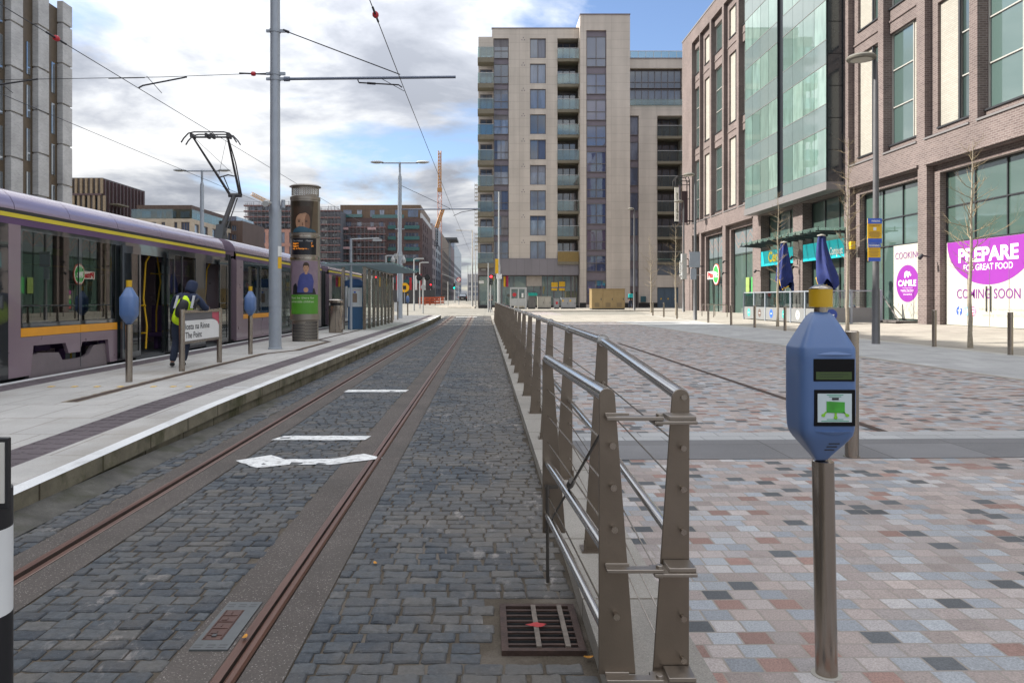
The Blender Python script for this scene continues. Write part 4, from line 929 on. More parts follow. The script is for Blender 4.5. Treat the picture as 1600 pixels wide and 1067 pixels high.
# advertising column with generic portraits
def ad_column():
    x, y, z = -5.3, 22.45, .26; r = .425
    t = thing('advertising_column', 'round advertising column with two child portrait posters and a departure display', 'advertising column', (x, y, z))
    C = lambda a, h, rr: (x+rr*math.sin(a+.27), y-rr*math.cos(a+.27), z+h)          # a = 0 faces the camera side (-Y)
    a0 = -.20; colm_ = mat('column_bronze', (.30, .265, .225), .4, .75, .1, 4)
    n = 40
    k = MB(); k.lathe((x, y, z), [(.38, 0), (.38, .60), (.40, .62), (r+.012, .63), (r+.012, .74)], n); k.build('base', colm_, t)
    k = MB()
    for i in range(-9, 10):
        for j in range(6):
            a = i*.12-.1; h = .06+j*.09; s = 1 if i > 0 else -1
            p0 = C(a-.05, h, .384); p1 = C(a+.05, h+.07*s, .384); k.cyl(p0, p1, .010, .010, 5)
    k.build('base_grille', black, t)
    k = MB(); k.lathe((x, y, z), [(r, .74), (r, 4.12), (r+.012, 4.13), (r+.012, 4.22), (r-.02, 4.24), (.395, 4.25), (.395, 4.50), (.455, 4.52), (.46, 4.535), (.40, 4.575), (.2, 4.605), (.001, 4.61)], n); k.build('drum', colm_, t)
    k = MB()
    for i in range(-6, 7):
        for j in range(4):
            a = i*.17-.1; h = 4.28+j*.055; s = 1 if i > 0 else -1
            k.cyl(C(a-.06, h-.0, .398), C(a+.06, h+.05*s, .398), .010, .010, 5)
    k.build('top_grille', mat('grille_light', (.5, .5, .48), .3, .8), t)
    for h0, h1 in ((2.38, 2.47), (3.02, 3.1)): MB().lathe((x, y, z), [(r+.001, h0), (r+.014, h0+.01), (r+.014, h1-.01), (r+.001, h1)], n).build('trim_ring', steel, t)
    def patch(name, poly, lift, m, parent):
        k = MB(); q = []
        bm = bmesh.new(); vs = [bm.verts.new((a, b, 0)) for a, b in poly]; bm.faces.new(vs)
        lo = min(p[0] for p in poly); hi = max(p[0] for p in poly)
        for c in np.arange(math.ceil(lo/.1)*.1, hi, .1):
            if c <= lo+1e-4 or c >= hi-1e-4: continue
            bmesh.ops.bisect_plane(bm, geom=bm.verts[:]+bm.edges[:]+bm.faces[:], plane_co=(c, 0, 0), plane_no=(1, 0, 0))
        bm.verts.index_update()
        k.raw([C(v.co.x, v.co.y, r+lift) for v in bm.verts], [tuple(v.index for v in f.verts) for f in bm.faces]); bm.free()
        return k.build(name, m, parent)
    ell = lambda cx, cy, rx, ry, n=20, a=0, b=2*math.pi: [(cx+rx*math.cos(t_), cy+ry*math.sin(t_)) for t_ in np.linspace(a, b, n, endpoint=(b-a < 6.2))]
    gx = lambda px: math.asin(max(-1, min(1, (px-477.5)/22.7)))+a0            # picture column -> angle round the drum
    def gs(nm, c, **kw): return mat(nm, c, .5, 0, .25, 4)
    # upper poster: dark ground, half lit face over a teal sleeve
    p1 = patch('poster', [(-1.25, 3.16), (.95, 3.16), (.95, 4.08), (-1.25, 4.08)], .003, mat('poster_brown', (.04, .027, .016), .35, 0, .5, 3), t)
    patch('poster_light', [(.35, 3.16), (.95, 3.16), (.95, 4.08), (.55, 4.08)], .005, gs('poster_tan', (.10, .07, .04)), p1)
    patch('portrait_hair', ell(-.28, 3.62, .62, .30), .007, gs('portrait_brown', (.045, .024, .013)), p1)
    patch('portrait_face', ell(-.22, 3.47, .50, .29), .009, gs('portrait_skin', (.40, .22, .13)), p1)
    patch('portrait_cheek', ell(.10, 3.46, .18, .24), .011, gs('portrait_shade', (.20, .095, .05)), p1)
    for cx in (-.46, .02): patch('portrait_eye', ell(cx, 3.48, .085, .018), .013, gs('portrait_iris', (.035, .02, .014)), p1); patch('portrait_brow', ell(cx, 3.532, .13, .010), .013, gs('portrait_brow', (.16, .08, .05)), p1)
    patch('portrait_fringe', [(-.85, 3.92), (.30, 3.92), (.34, 3.66), (.20, 3.72), (0, 3.735), (-.2, 3.715), (-.42, 3.70), (-.60, 3.64), (-.72, 3.54), (-.85, 3.5)], .015, MC['portrait_brown'], p1)
    patch('portrait_nose', ell(-.22, 3.40, .05, .05), .012, MC['portrait_shade'], p1)
    patch('portrait_sleeve', [(-.95, 3.17), (.75, 3.17), (.6, 3.24), (.25, 3.27), (-.15, 3.33), (-.5, 3.33), (-.85, 3.25)], .017, gs('portrait_teal', (.03, .09, .13)), p1)
    # display
    d = patch('display', [(-1.05, 2.52), (.75, 2.52), (.75, 3.0), (-1.05, 3.0)], .012, mat('display_black2', (.006, .006, .01), .3, 0, 0), t)
    def ctext(s, a, h, size, m, parent, width=None, name='lettering'):
        k = MB(); k.text(s, (0,0,0), (1,0,0), (0,0,1), size, width=width, warp=lambda u, v: C(a+u/r, h+v, r+.016)); k.build(name, m, parent)
    led = mat('led_orange', (.1, .04, .01), .5, 0, 0, emit=(1, .33, .03), es=.6); wh = mat('display_white', (.5, .5, .5), .5, 0, 0)
    ctext('Destination', -.95, 2.90, .05, wh, d); ctext('Minutes', .0, 2.90, .045, wh, d)
    for i, (s, m_) in enumerate((('Saggart', '7'), ('Saggart', '20'))):
        ctext(s, -.95, 2.825-.075*i, .05, led, d); ctext(m_, .35, 2.825-.075*i, .05, led, d)
    ctext('N.B. A Message to ...', -.95, 2.675, .042, led, d)
    # lower poster: seated boy, green panel
    p2 = patch('poster', [(-1.2, .80), (.95, .80), (.95, 2.34), (-1.2, 2.34)], .003, mat('poster_mauve', (.22, .16, .20), .45, 0, .15, 5), t)
    patch('green_panel', [(-1.2, .80), (.95, .80), (.95, 1.36), (-1.2, 1.36)], .006, mat('poster_green', (.075, .25, .02), .45, 0, .1, 3), p2)
    patch('chair', [(-1.0, 1.37), (.75, 1.37), (.6, 1.55), (-.5, 1.5), (-.7, 1.7), (-.95, 1.62)], .006, black, p2)
    patch('boy_jumper', [(-.60, 1.42), (.45, 1.42), (.55, 1.75), (.42, 1.93), (.15, 1.99), (-.2, 1.99), (-.42, 1.92), (-.56, 1.7)], .008, gs('jumper_blue', (.04, .05, .19)), p2)
    patch('boy_neck', [(-.08, 1.95), (.10, 1.95), (.08, 2.06), (-.06, 2.06)], .010, MC['portrait_skin'], p2)
    patch('boy_face', ell(.01, 2.13, .19, .13), .011, MC['portrait_skin'], p2)
    patch('boy_hair', ell(.01, 2.20, .20, .10, 14, 0, math.pi)+[(-.19, 2.13), (-.12, 2.2), (.14, 2.2), (.2, 2.13)][::1], .013, MC['portrait_brown'], p2)
    for cx in (-.07, .09): patch('boy_eye', ell(cx, 2.14, .024, .007), .014, MC['portrait_iris'], p2)
    patch('boy_mouth', ell(.01, 2.06, .05, .008), .014, MC['portrait_shade'], p2)
    patch('boy_hands', ell(.0, 1.50, .16, .07), .012, MC['portrait_skin'], p2)
    lm = mat('poster_letter', (.55, .62, .42), .5, 0, 0)
    ctext('Must be there for', -1.12, 1.24, .066, lm, p2, .72); ctext('vulnerable children.', -1.12, 1.13, .066, lm, p2, .72)
ad_column()

def bin_():
    x, y = -5.46, 27.9; z = .26
    t = thing('litter_bin', 'rounded stainless litter bin on the platform beside the ticket machine', 'litter bin', (x, y, z))
    k = MB(); k.lathe((x, y, z), [(.24, 0), (.255, .02), (.255, 1.0)], 28, 0, True, 3.2); k.build('body', steel, t)
    k = MB(); k.lathe((x, y, z), [(.2, 1.0), (.2, 1.1)], 20, 0, True, 3.2); k.build('opening', black, t)
    k = MB(); k.lathe((x, y, z), [(.258, 1.1), (.258, 1.19), (.22, 1.22), (.001, 1.23)], 28, 0, True, 3.2); k.build('lid', steel, t)
    k = MB(); k.cyl((x+.02, y-.255, z+.02), (x+.02, y-.255, z+1.0), .006); k.build('door_seam', black, t)
bin_()
m_roofg = frosted('shelter_roof_glass', (.26, .35, .34))
def shelter():
    t = thing('tram_shelter', 'glass roofed platform shelter with a row of steel posts', 'shelter', (-5.0, 35, .26)); z = .26
    for y in np.linspace(30.7, 39.6, 8): MB().box(-4.92, -4.80, y-.05, y+.05, z, 2.78).build('post', steel, t)
    MB().box(-5.78, -5.66, 30.65, 30.77, z, 2.78).build('post', steel, t); MB().box(-5.78, -5.66, 39.5, 39.62, z, 2.78).build('post', steel, t)
    gl = glass_clear('shelter_glass', (.75, .84, .82), .05)
    for a, b in zip(np.linspace(30.7, 39.6, 8)[:-1], np.linspace(30.7, 39.6, 8)[1:]): MB().box(-4.87, -4.855, a+.06, b-.06, z+.15, 2.5).build('glass_panel', gl, t)
    k = MB(); k.box(-6.5, -3.55, 29.95, 40.2, 2.90, 2.93); k.build('roof', m_roofg, t)
    for y in np.linspace(30.0, 40.15, 15):
        k = MB(); k.prism([(-6.45, 2.80), (-3.6, 2.86), (-3.6, 2.895), (-6.45, 2.895)], PY(y), 0, .05); k.build('roof_beam', galv, t)
    MB().box(-4.93, -4.79, 30.6, 39.7, 2.72, 2.80).build('header', steel, t)
    MB().box(-5.7, -5.35, 33.5, 38.5, .68, .73).build('bench', steel, t)
    for y in (34, 36, 38): MB().box(-5.55, -5.5, y-.03, y+.03, z, .68).build('bench_leg', steel, t)
    # passenger information panels inside
    MB().box(-5.1, -5.04, 39.0, 39.4, 1.0, 2.4).build('timetable_panel', yellow, t)
shelter()
def ticket_machine():
    x0, x1, y = -5.58, -4.98, 30.95; z = .26
    t = thing('ticket_machine', 'blue ticket machine with a white front panel at the end of the shelter', 'ticket machine', ((x0+x1)/2, y, z))
    MB().box(x0, x1, y, y+.5, z, 2.02).build('cabinet', mat('machine_blue', (.035, .10, .20), .45, 0, .08), t, bevel=.02)
    k = MB(); k.prism([(x0-.12, 2.02), (x1+.02, 2.02), (x1+.02, 2.2), (x1-.2, 2.32), (x0+.15, 2.32), (x0-.12, 2.22)], PY(y-.05), 0, .55); k.build('hood', mat('machine_hood', (.02, .07, .19), .45), t)
    fp = MB().box(x0+.02, x1-.02, y-.02, y, 1.18, 1.95).build('front_panel', mat('machine_white', (.55, .57, .58), .4), t)
    MB().box(x0+.2, x0+.38, y-.035, y-.02, 1.36, 1.72).build('card_reader', mat('machine_brown', (.22, .16, .12), .5), fp); MB().box(x0+.25, x0+.33, y-.037, y-.035, 1.74, 1.80).build('screen', blue, fp)
    k = MB(); k.text('Out of Service', (x0+.3, y-.024, 1.84), (1,0,0), (0,0,1), .05, align='c', width=.42); k.build('lettering', red, fp)
ticket_machine()
k = MB(); t = thing('camera_mast', 'slim camera mast standing at the near corner of the shelter', 'camera mast', (-5.32, 30.2, .26))
MB().cyl((-5.32, 30.2, .26), (-5.32, 30.2, 3.9), .055, .05).build('pole', galv, t); k.cyl((-5.32, 30.2, 3.86), (-4.2, 30.2, 3.9), .025); k.build('arm', galv_l, t); MB().box(-4.45, -4.1, 30.15, 30.25, 3.78, 3.87).build('camera', galv_l, t)
t = thing('camera_mast', 'camera mast with round camera heads rising behind the shelter roof', 'camera mast', (-5.6, 43, .26))
MB().cyl((-5.6, 43, .26), (-5.6, 43, 3.95), .06).build('pole', galv_l, t); MB().cyl((-5.6, 43, 3.93), (-4.55, 43, 3.93), .03).build('arm', galv_l, t)
for x in (-5.2, -4.6): MB().lathe((x, 43, 3.5), [(.001, 0), (.1, .03), (.13, .12), (.12, .25), (.05, .38), (.02, .45)], 14).build('camera', galv_l, t)
t = thing('information_panel', 'low double post panel on the platform beyond the shelter', 'information panel', (-5.1, 44.5, .26))
for x in (-5.35, -5.1): MB().box(x-.03, x+.03, 44.45, 44.55, .26, 1.35).build('post', steel, t)
MB().box(-5.3, -5.13, 44.47, 44.53, .75, 1.3).build('panel', white, t)
t = thing('litter_bin', 'steel litter bin at the far end of the shelter', 'litter bin', (-5.15, 41, .26))
MB().lathe((-5.15, 41, .26), [(.22, 0), (.22, 1.15), (.18, 1.2), (.001, 1.2)], 20, 0, True, 3).build('body', steel, t); MB().lathe((-5.15, 41, .26), [(.23, .95), (.23, 1.02)], 20, 0, True, 3).build('rim', black, t)

# overhead wires
def wire(name, lab, pts, r=.009, ins=(), grp='overhead contact wires'):
    k = MB(); k.tube(pts, r, 5); o = k.build(name, wire_m, loc=pts[0]); tag(o, lab, 'overhead wire', grp)
    for p, d in ins:
        d = Vector(d).normalized(); p = Vector(p); k = MB(); k.cyl(p-d*.35, p+d*.35, .02, mi=1)
        k.lathe((0, 0, 0), [(.02, -.06), (.052, -.045), (.060, 0), (.052, .045), (.02, .06)], 14)
        q = d.to_track_quat('Z', 'Y').to_matrix(); n0 = 2*12
        k.v[n0:] = [tuple(p + q @ Vector(v)) for v in k.v[n0:]]
        k.build('insulator', [red, wire_m], o)
wire('contact_wire', 'contact wire with a red insulator over the near track', [(-2.0, 1, 6.66), (-2.0, 18.9, 6.68), (-1.9, 48.2, 6.72), (-1.75, 110, 7.2)], ins=[((-2.0, 13.9, 6.68), (0, 1, 0))])
wire('contact_wire', 'contact wire with a red insulator above the standing tram', [(-8.5, 2, 6.65), (-8.5, 19, 6.66), (-8.4, 48, 6.65), (-7.5, 110, 6.9)], ins=[((-8.5, 15.1, 6.66), (0, 1, 0))])
wire('contact_wire', 'contact wire over the far track left of the tram', [(-12.2, 5, 6.66), (-12.2, 19, 6.66), (-12.0, 49, 6.66), (-9, 110, 6.9)])
span = [(-5.33, 18.9, 7.1), (-8.0, 18.9, 7.0), (-12.1, 18.9, 6.93), (-18, 18.9, 7.1)]
wire('span_wire', 'span wire stretched from the near pole to the left across the tram', span, .008, [((-5.75, 18.9, 7.08), (1, 0, -.04))], 'span wires')
k = MB(); k.tube([(-7.4, 18.9, 7.0), (-8.45, 18.8, 6.76), (-8.5, 18.7, 6.68)], .02, 6); k.tube([(-8.4, 18.9, 7.02), (-8.15, 19.2, 6.68)], .008, 5); k.tube([(-8.45, 18.9, 6.98), (-8.9, 18.0, 6.70)], .008, 5)
tag(k.build('registration_arm', wire_m, loc=(-8, 18.9, 6.9)), 'steady arm hanging from the span wire above the tram', 'steady arm', 'steady arms')
k = MB(); k.tube([(-11.1, 18.9, 6.95), (-12.15, 18.8, 6.76), (-12.2, 18.7, 6.67)], .02, 6); k.tube([(-12.15, 18.9, 6.94), (-11.9, 19.2, 6.68)], .008, 5); k.tube([(-12.2, 18.9, 6.94), (-12.7, 18.0, 6.8)], .008, 5)
tag(k.build('registration_arm', wire_m, loc=(-12, 18.9, 6.9)), 'steady arm hanging from the span wire in front of the grey tower', 'steady arm', 'steady arms')
wire('span_wire', 'long span wire between the twin lamp poles behind the tram', [(-18.4, 49.4, 7.2), (-12, 49, 7.0), (-5.4, 48.3, 7.2)], .010, (), 'span wires')
# ================================================================ railing and gate
def plate(mb, P, xl0, xr0, xl1, xr1, z0, z1, d0, d1, round_top=True):
    """tapered plate: bottom xl0..xr0, top xl1..xr1 with a rounded head"""
    c = (xl1+xr1)/2; r = (xr1-xl1)/2; pts = [(xl0, z0), (xr0, z0), (xr1, z1-r)]
    if round_top: pts += [(c+r*math.cos(a), z1-r+r*math.sin(a)) for a in np.linspace(.2, math.pi-.2, 9)]
    else: pts += [(xr1, z1)]+[(xl1, z1)]
    pts += [(xl1, z1-r)]
    mb.prism(pts, P, d0, d1)
def railing():
    X = .665; zk = .084
    t = thing('railing', 'long stainless railing of tapered plate posts and tubes along the track kerb', 'railing', (X, 2.58, zk))
    ys = [2.58]+[4.30+1.72*i for i in range(27)]
    zt = 1.275
    P = PY(0)
    k0 = MB()
    for i, y in enumerate(ys):
        z = gY(y)*.97
        zz = 1.195 if i == 0 else zt+z
        k = MB(); plate(k, PY(y), X-.108, X+.024, X-.033, X+.026, zk+z, zz, -.006, .006)
        p = k.build('post', steel_dk, t, bevel=.0015)
        if i:
            k = MB(); k.box(X-.125, X+.045, y-.06, y+.06, zk+z, zk+z+.012)
            for sx in (-.105, .025): k.cyl((X+sx, y-.04, zk+z), (X+sx, y-.04, zk+z+.07), .008, n=8)
            k.build('base_plate', steel_dk, p)
            if i < 9: MB().cyl((X, y-.02, zz-.01), (X, y+.02, zz-.01), .034, n=16).build('collar', tubemat, p)
        hs = [1.0, .862, .72, .43, .29] if i == 0 else [1.03, .90, .52, .38, .24]
        k = MB()
        for h in hs:
            k.cyl((X, y-.02, h+z), (X, y+.02, h+z), .0075, n=8); k.lathe((X, y, h+z), [(.001, 0)], 4) if 0 else None
            k.cyl((X, y-.034, h+z), (X, y-.02, h+z), .010, .006, n=10)
        if i == 0: k.cyl((X+.006, y-.012, 1.168), (X+.006, y-.004, 1.168), .010, n=10)
        if i < 10: k.build('wire_stud', steel, p)
    def run(zs, r, name, m, end0):
        pts = [(X, ys[0], end0), (X, ys[1], zs)] + [(X, y, zs+gY(y)*.97) for y in (20, 45, ys[-1])]
        MB().tube(pts, r, 16 if r > .01 else 5).build(name, m, t)
    run(zt-.012, .0255, 'top_rail', tubemat, 1.172); run(.70, .019, 'middle_rail', tubemat, .655)
    for a, b in ((1.03, 1.0), (.90, .862), (.52, .43), (.38, .29), (.24, .18)): run(a, .0035, 'wire', steel, b)
    # far end leaf
railing()
def gate():
    x0, x1 = .335, .425; ya, yb = 4.05, 2.52
    t = thing('railing_gate', 'short folded stainless gate panel with a diagonal rod and drop bolt beside the railing end', 'gate', (.38, 3.3, .0))
    k = MB(); plate(k, PY(yb), x1-.05, x1+.072, x1-.048, x1+.004, .262, 1.205, -.006, .006); k.build('near_plate', steel_dk, t, bevel=.0015)
    k = MB(); plate(k, PY(ya), x0-.03, x0+.092, x0-.03, x0+.022, .257, 1.2, -.006, .006); k.build('far_plate', steel_dk, t, bevel=.0015)
    c0, c1 = x0-.003, x1-.022
    for h0, h1, r, nm in ((1.178, 1.18, .0255, 'top_rail'), (.63, .665, .019, 'middle_rail'), (.355, .40, .019, 'lower_rail')):
        MB().tube([(c0, ya, h0), (c1, yb, h1)], r, 16).build(nm, tubemat, t)
    for h0, h1 in ((1.02, 1.02), (.88, .883), (.74, .746), (.46, .462)):
        MB().tube([(c0, ya, h0), (c1, yb, h1)], .0035, 5).build('wire', steel, t)
    k = MB(); k.tube([(c0+.01, ya-.05, .33), (c1-.005, yb+.03, 1.07)], .006, 6); k.cyl((c0+.04, 3.35, .68), (c0+.045, 3.3, .712), .016, n=10); k.build('diagonal_rod', mat('dark_rod', (.10, .09, .08), .45, .7), t)
    k = MB(); k.cyl((x0-.005, ya-.03, .005), (x0-.005, ya-.03, .52), .009, n=8); k.box(x0-.02, x0+.05, ya-.035, ya-.008, .50, .515); k.box(x0-.02, x0+.01, ya-.035, ya-.008, .27, .285); k.build('drop_bolt', MC['dark_rod'], t)
    for h in (1.02, .883, .746, .462):
        k = MB(); k.cyl((x1-.012+.02*(1.2-h)/.9, yb-.036, h), (x1-.012+.02*(1.2-h)/.9, yb, h), .011, .008, n=10); k.build('wire_stud', steel, t)
    for z in (1.105, .61, .252):
        k = MB(); xm = .57; xp = .69
        k.box(x1-.03, xm+.01, yb-.05, yb-.012, z, z+.012); k.box(x1-.03, x1+.05, yb-.012, yb-.004, z-.0, z+.02)
        k.box(xm-.02, xp, yb-.05, yb+.04, z-.013, z-.002); k.box(xp-.09, xp+.0, yb-.035, yb+.05, z-.002, z+.012); k.cyl((xm, yb-.03, z-.02), (xm, yb-.03, z+.022), .012, n=12)
        k.build('hinge_arm', mat('hinge_steel', (.30, .26, .22), .4, .9, .1), t, bevel=.002)
gate()

# ================================================================ small street furniture
def drain():
    x0, x1, y0, y1 = .07, .43, 3.22, 3.72; z = .004
    grust = mat('grate_rust', (.055, .032, .024), .7, .3, .4, 14, .4, 100)
    t = thing('drain_grate', 'rusty square drain grate with a red paint splash in the setts by the railing', 'drain grate', (.25, 3.47, 0))
    k = MB()
    for a, b, c, d in ((x0, x1, y0, y0+.03), (x0, x1, y1-.03, y1), (x0, x0+.03, y0+.03, y1-.03), (x1-.03, x1, y0+.03, y1-.03)): k.box(a, b, c, d, -.03, z+.010)
    k.build('frame', grust, t)
    k = MB()
    for i in range(7):
        y = y0+.06+i*.060; k.box(x0+.03, x1-.03, y, y+.016, .004, z+.008)
    k.build('bar', grust, t)
    k = MB(); rm = mat('pale_rib', (.14, .115, .095), .8, .1, .4, 30)
    for x in (x0+.15, x1-.085): k.box(x, x+.022, y0+.03, y1-.03, z+.008, z+.0165)
    k.build('cross_rib', rm, t)
    MB().box(x0+.03, x1-.03, y0+.03, y1-.03, -.0060, -.0055).build('pit', mat('pit_black', (.004, .004, .004), .9, 0, 0), t)
    k = MB(); pts = [(x0+.165+.034*math.cos(a)*(1+.7*random.random()), 3.46+.017*math.sin(a)*(1+.6*random.random())) for a in np.linspace(0, 6.28, 16, endpoint=False)]
    k.face([(a, b, z+.0185) for a, b in pts]); k.build('red_splash', mat('splash_red', (.33, .015, .015), .6, 0, 0), t)
drain()
leafm = mat('leaf_orange', (.45, .20, .02), .7, 0, .3, 40)
for (x, y), lab in zip(((.47-.04, 3.17), (-1.06, 3.36), (-.62, 4.3)), ('curled orange leaf in the corner by the drain grate and kerb', 'small orange leaf lying beside the rail cover plate', 'small orange leaf on the setts right of the rail')):
    a0 = random.uniform(0, 6); k = MB(); n = 10
    pts = [(x+.022*math.cos(a0)*c-.010*math.sin(a0)*s_, y+.022*math.sin(a0)*c+.010*math.cos(a0)*s_, .010+.006*abs(c)) for c, s_ in [(math.cos(q), math.sin(q)) for q in np.linspace(0, 6.283, n, endpoint=False)]]
    k.raw(pts+[(x, y, .006)], [(i, (i+1) % n, n) for i in range(n)]); tag(k.build('fallen_leaf', leafm, loc=(x, y, .006)), lab, 'leaf', 'fallen leaves')
def rail_box():
    t = thing('rail_cover_plate', 'brown cast cover in a grey slotted frame beside the right rail', 'cover plate', (-1.19, 3.5, 0))
    k = MB(); k.box(-1.265, -1.10, 3.25, 3.76, -.03, .006); f = k.build('frame', mat('cover_grey', (.095, .10, .10), .55, .3, .15, 12), t)
    for y0 in (3.265, 3.70):
        k = MB()
        for y in (y0, y0+.024):
            for x in (-1.255, -1.20, -1.148): k.box(x, x+.035, y, y+.011, .006, .0065)
        k.build('slots', black, f)
    c = MB().box(-1.245, -1.155, 3.34, 3.66, .0, .008).build('cover', mat('cover_rust', (.085, .042, .032), .6, .3, .3, 14, .3), t, bevel=.002)
    k = MB()
    for i in range(4):
        y = 3.38+.07*i
        k.box(-1.235, -1.165, y, y+.006, .008, .011); k.box(-1.225+.02*(i % 2), -1.2, y+.02, y+.045, .008, .011)
    k.box(-1.24, -1.235, 3.35, 3.65, .008, .011); k.box(-1.165, -1.16, 3.35, 3.65, .008, .011)
    k.build('raised_pattern', MC['cover_rust'], c)
    MB().box(-1.21, -1.19, 3.365, 3.39, .008, .012).build('keyhole', black, c)
rail_box()
def band_post():
    x, y = -1.197, 1.8; z = 0
    t = thing('banded_post', 'black and white banded post with a sign plate standing in the near track', 'post', (x, y, z))
    k = MB(); r = .07
    k.lathe((x, y, z), [(r+.02, 0), (r, .03), (r, .757)], 28, 0); k.lathe((x, y, z), [(r, .96), (r, 1.05)], 28, 0); k.build('pole', black, t)
    MB().lathe((x, y, z), [(r, .757), (r, .96)], 28).build('white_band', white, t)
    k = MB(); k.box(x-.3, x+.131, y-.10, y-.085, 1.03, 1.190); p = k.build('sign_plate', black, t, bevel=.003)
    MB().box(x-.27, x+.125, y-.104, y-.10, 1.045, 1.18).build('plate_face', mat('plate_cream', (.55, .53, .48), .5), p)
band_post()
def bollard(x, y, lab, h=1.03, r=.06, grp='steel bollards along the plaza edge'):
    z = gz(x, y); k = MB(); k.lathe((x, y, z), [(r+.012, 0), (r+.012, .008), (r, .01), (r, h-.01), (r-.008, h), (.001, h+.002)], 24)
    return tag(k.build('bollard', steel, loc=(x, y, z)), lab, 'bollard', grp)
bollard(3.26, 6.77, 'steel bollard standing close behind the blue ticket reader in the foreground', 1.12, .058)
names = ['in front of the COMING SOON hoarding', 'before the brick pier between the two purple hoardings', 'just left of the yellow cap of the ticket reader, by the cafe barrier', 'in front of the left end of the cafe barrier', 'in front of the window left of the barrier',
         'beside the bicycle stand by the pitta shop', 'right of the slim tree near the building corner', 'between the two slim trees before the blue doors', 'close to the trunk of the leftmost slim tree']
for (x, y), nm in zip(((12.62, 18.3), (12.62, 21.4), (12.6, 32), (12.6, 35.6), (12.6, 39), (12.6, 43), (12.6, 50), (12.6, 53.7), (12.6, 57.2)), names): bollard(x, y, 'steel bollard '+nm)

# disk lamps
def disk_lamp(x, y, h, lab, rad=.42, side=-1):
    z = gz(x, y); t = thing('street_lamp', lab, 'street lamp', (x, y, z), 'street lamps of the plaza')
    k = MB(); k.lathe((x, y, z), [(.13, 0), (.115, .02), (.11, 1.6), (.095, 1.7), (.07, h-.8), (.05, h-.1)], 18); k.tube([(x, y, z+h-.15), (x+side*.02, y, z+h+.02), (x+side*.3, y, z+h+.06)], .04, 8); k.build('pole', mat('lamp_pole_grey', (.12, .12, .125), .45, .3), t)
    k = MB(); k.lathe((x+side*(rad+.02), y, z+h), [(.001, -.015), (rad*.55, -.02), (rad*.98, .0), (rad, .05), (rad*.85, .11), (rad*.3, .17), (.001, .18)], 28); hd = k.build('lamp_head', mat('lamp_head_grey', (.16, .15, .125), .5, .2), t)
    k = MB(); k.lathe((x+side*(rad+.02), y, z+h), [(rad*.72, -.022), (.001, -.03)], 24); k.build('diffuser', MC['lamp_diffuser'], hd)
    return t
L1 = disk_lamp(11.75, 22.9, 8.55, 'tall grey lamp with a disk head carrying the yellow and blue parking notice')
disk_lamp(13.1, 47.5, 9.0, 'tall grey lamp with a disk head near the corner of the brick building', .36)
disk_lamp(14.1, 72, 9.6, 'thin grey lamp standing in front of the gold cabinet', .3)
disk_lamp(17.2, 66, 0.1+9.4, 'grey lamp with a box on its pole near the courier', .4)
MB().box(17.0, 17.4, 65.7, 66.2, 3.2, 5.4).build('lamp_box', galv_l); o = bpy.data.objects['lamp_box']; tag(o, 'grey equipment box strapped to the lamp pole near the courier', 'equipment box')
def notice():
    x, y = 11.62, 22.75; z0 = 2.62
    t = thing('parking_notice', 'yellow and blue parking notices fixed one over the other to the lamp pole', 'notice sign', (x, y, z0))
    def board(xa, xb, za, zb, mains):
        b = MB().box(xa, xb, y-.02, y, za, zb).build('board', yellow, t)
        for (q0, q1) in mains: MB().box(xa, xb, y-.024, y-.02, q0, q1).build('blue_band', mat('notice_blue', (.04, .11, .50), .45), b)
        return b
    xa, xb = 11.42, 11.84
    b1 = board(xa, xb, 3.16, 3.90, [(3.74, 3.90), (3.16, 3.30)])
    ink = mat('notice_ink', (.22, .13, .08), .6, 0, 0)
    k = MB(); k.text('CLEARWAY', (11.63, y-.026, 3.66), (1,0,0), (0,0,1), .055, align='c', width=.34); k.build('lettering', ink, b1)
    k = MB(); k.box(11.585, 11.675, y-.025, y-.02, 3.54, 3.63); k.build('symbol', white, b1)
    k = MB(); k.text('PARKING', (11.66, y-.027, 3.79), (1,0,0), (0,0,1), .06, align='c', width=.25, bold=.02); k.build('lettering_white', white, b1)
    k = MB()
    for i, wd in enumerate((.30, .34, .36, .30, .33, .24)): k.box(11.63-wd/2, 11.63+wd/2, y-.0235, y-.02, 3.49-.03*i, 3.50-.03*i)
    k.build('small_lines', ink, b1)
    xb = 11.80
    b2 = board(xa+.01, xb, 2.62, 3.15, [(3.03, 3.15), (2.62, 2.73)])
    k = MB(); k.text('WARNING', (11.61, y-.027, 3.06), (1,0,0), (0,0,1), .06, align='c', width=.31, bold=.03); k.build('lettering_white', white, b2)
    k = MB()
    for i, wd in enumerate((.28, .25, .30, .24, .28, .22)): k.box(11.61-wd/2, 11.61+wd/2, y-.0235, y-.02, 2.98-.04*i, 2.99-.04*i)
    k.build('small_lines', ink, b2)
notice()
t = thing('traffic_sign', 'grey backs of two stacked signs on the lamp by the building corner', 'traffic sign', (13.3, 47.4, 3))
MB().box(12.70, 13.36, 47.30, 47.34, 3.45, 4.42).build('upper_board', galv, t); MB().box(12.76, 13.12, 47.30, 47.34, 2.70, 3.38).build('lower_board', galv, t)

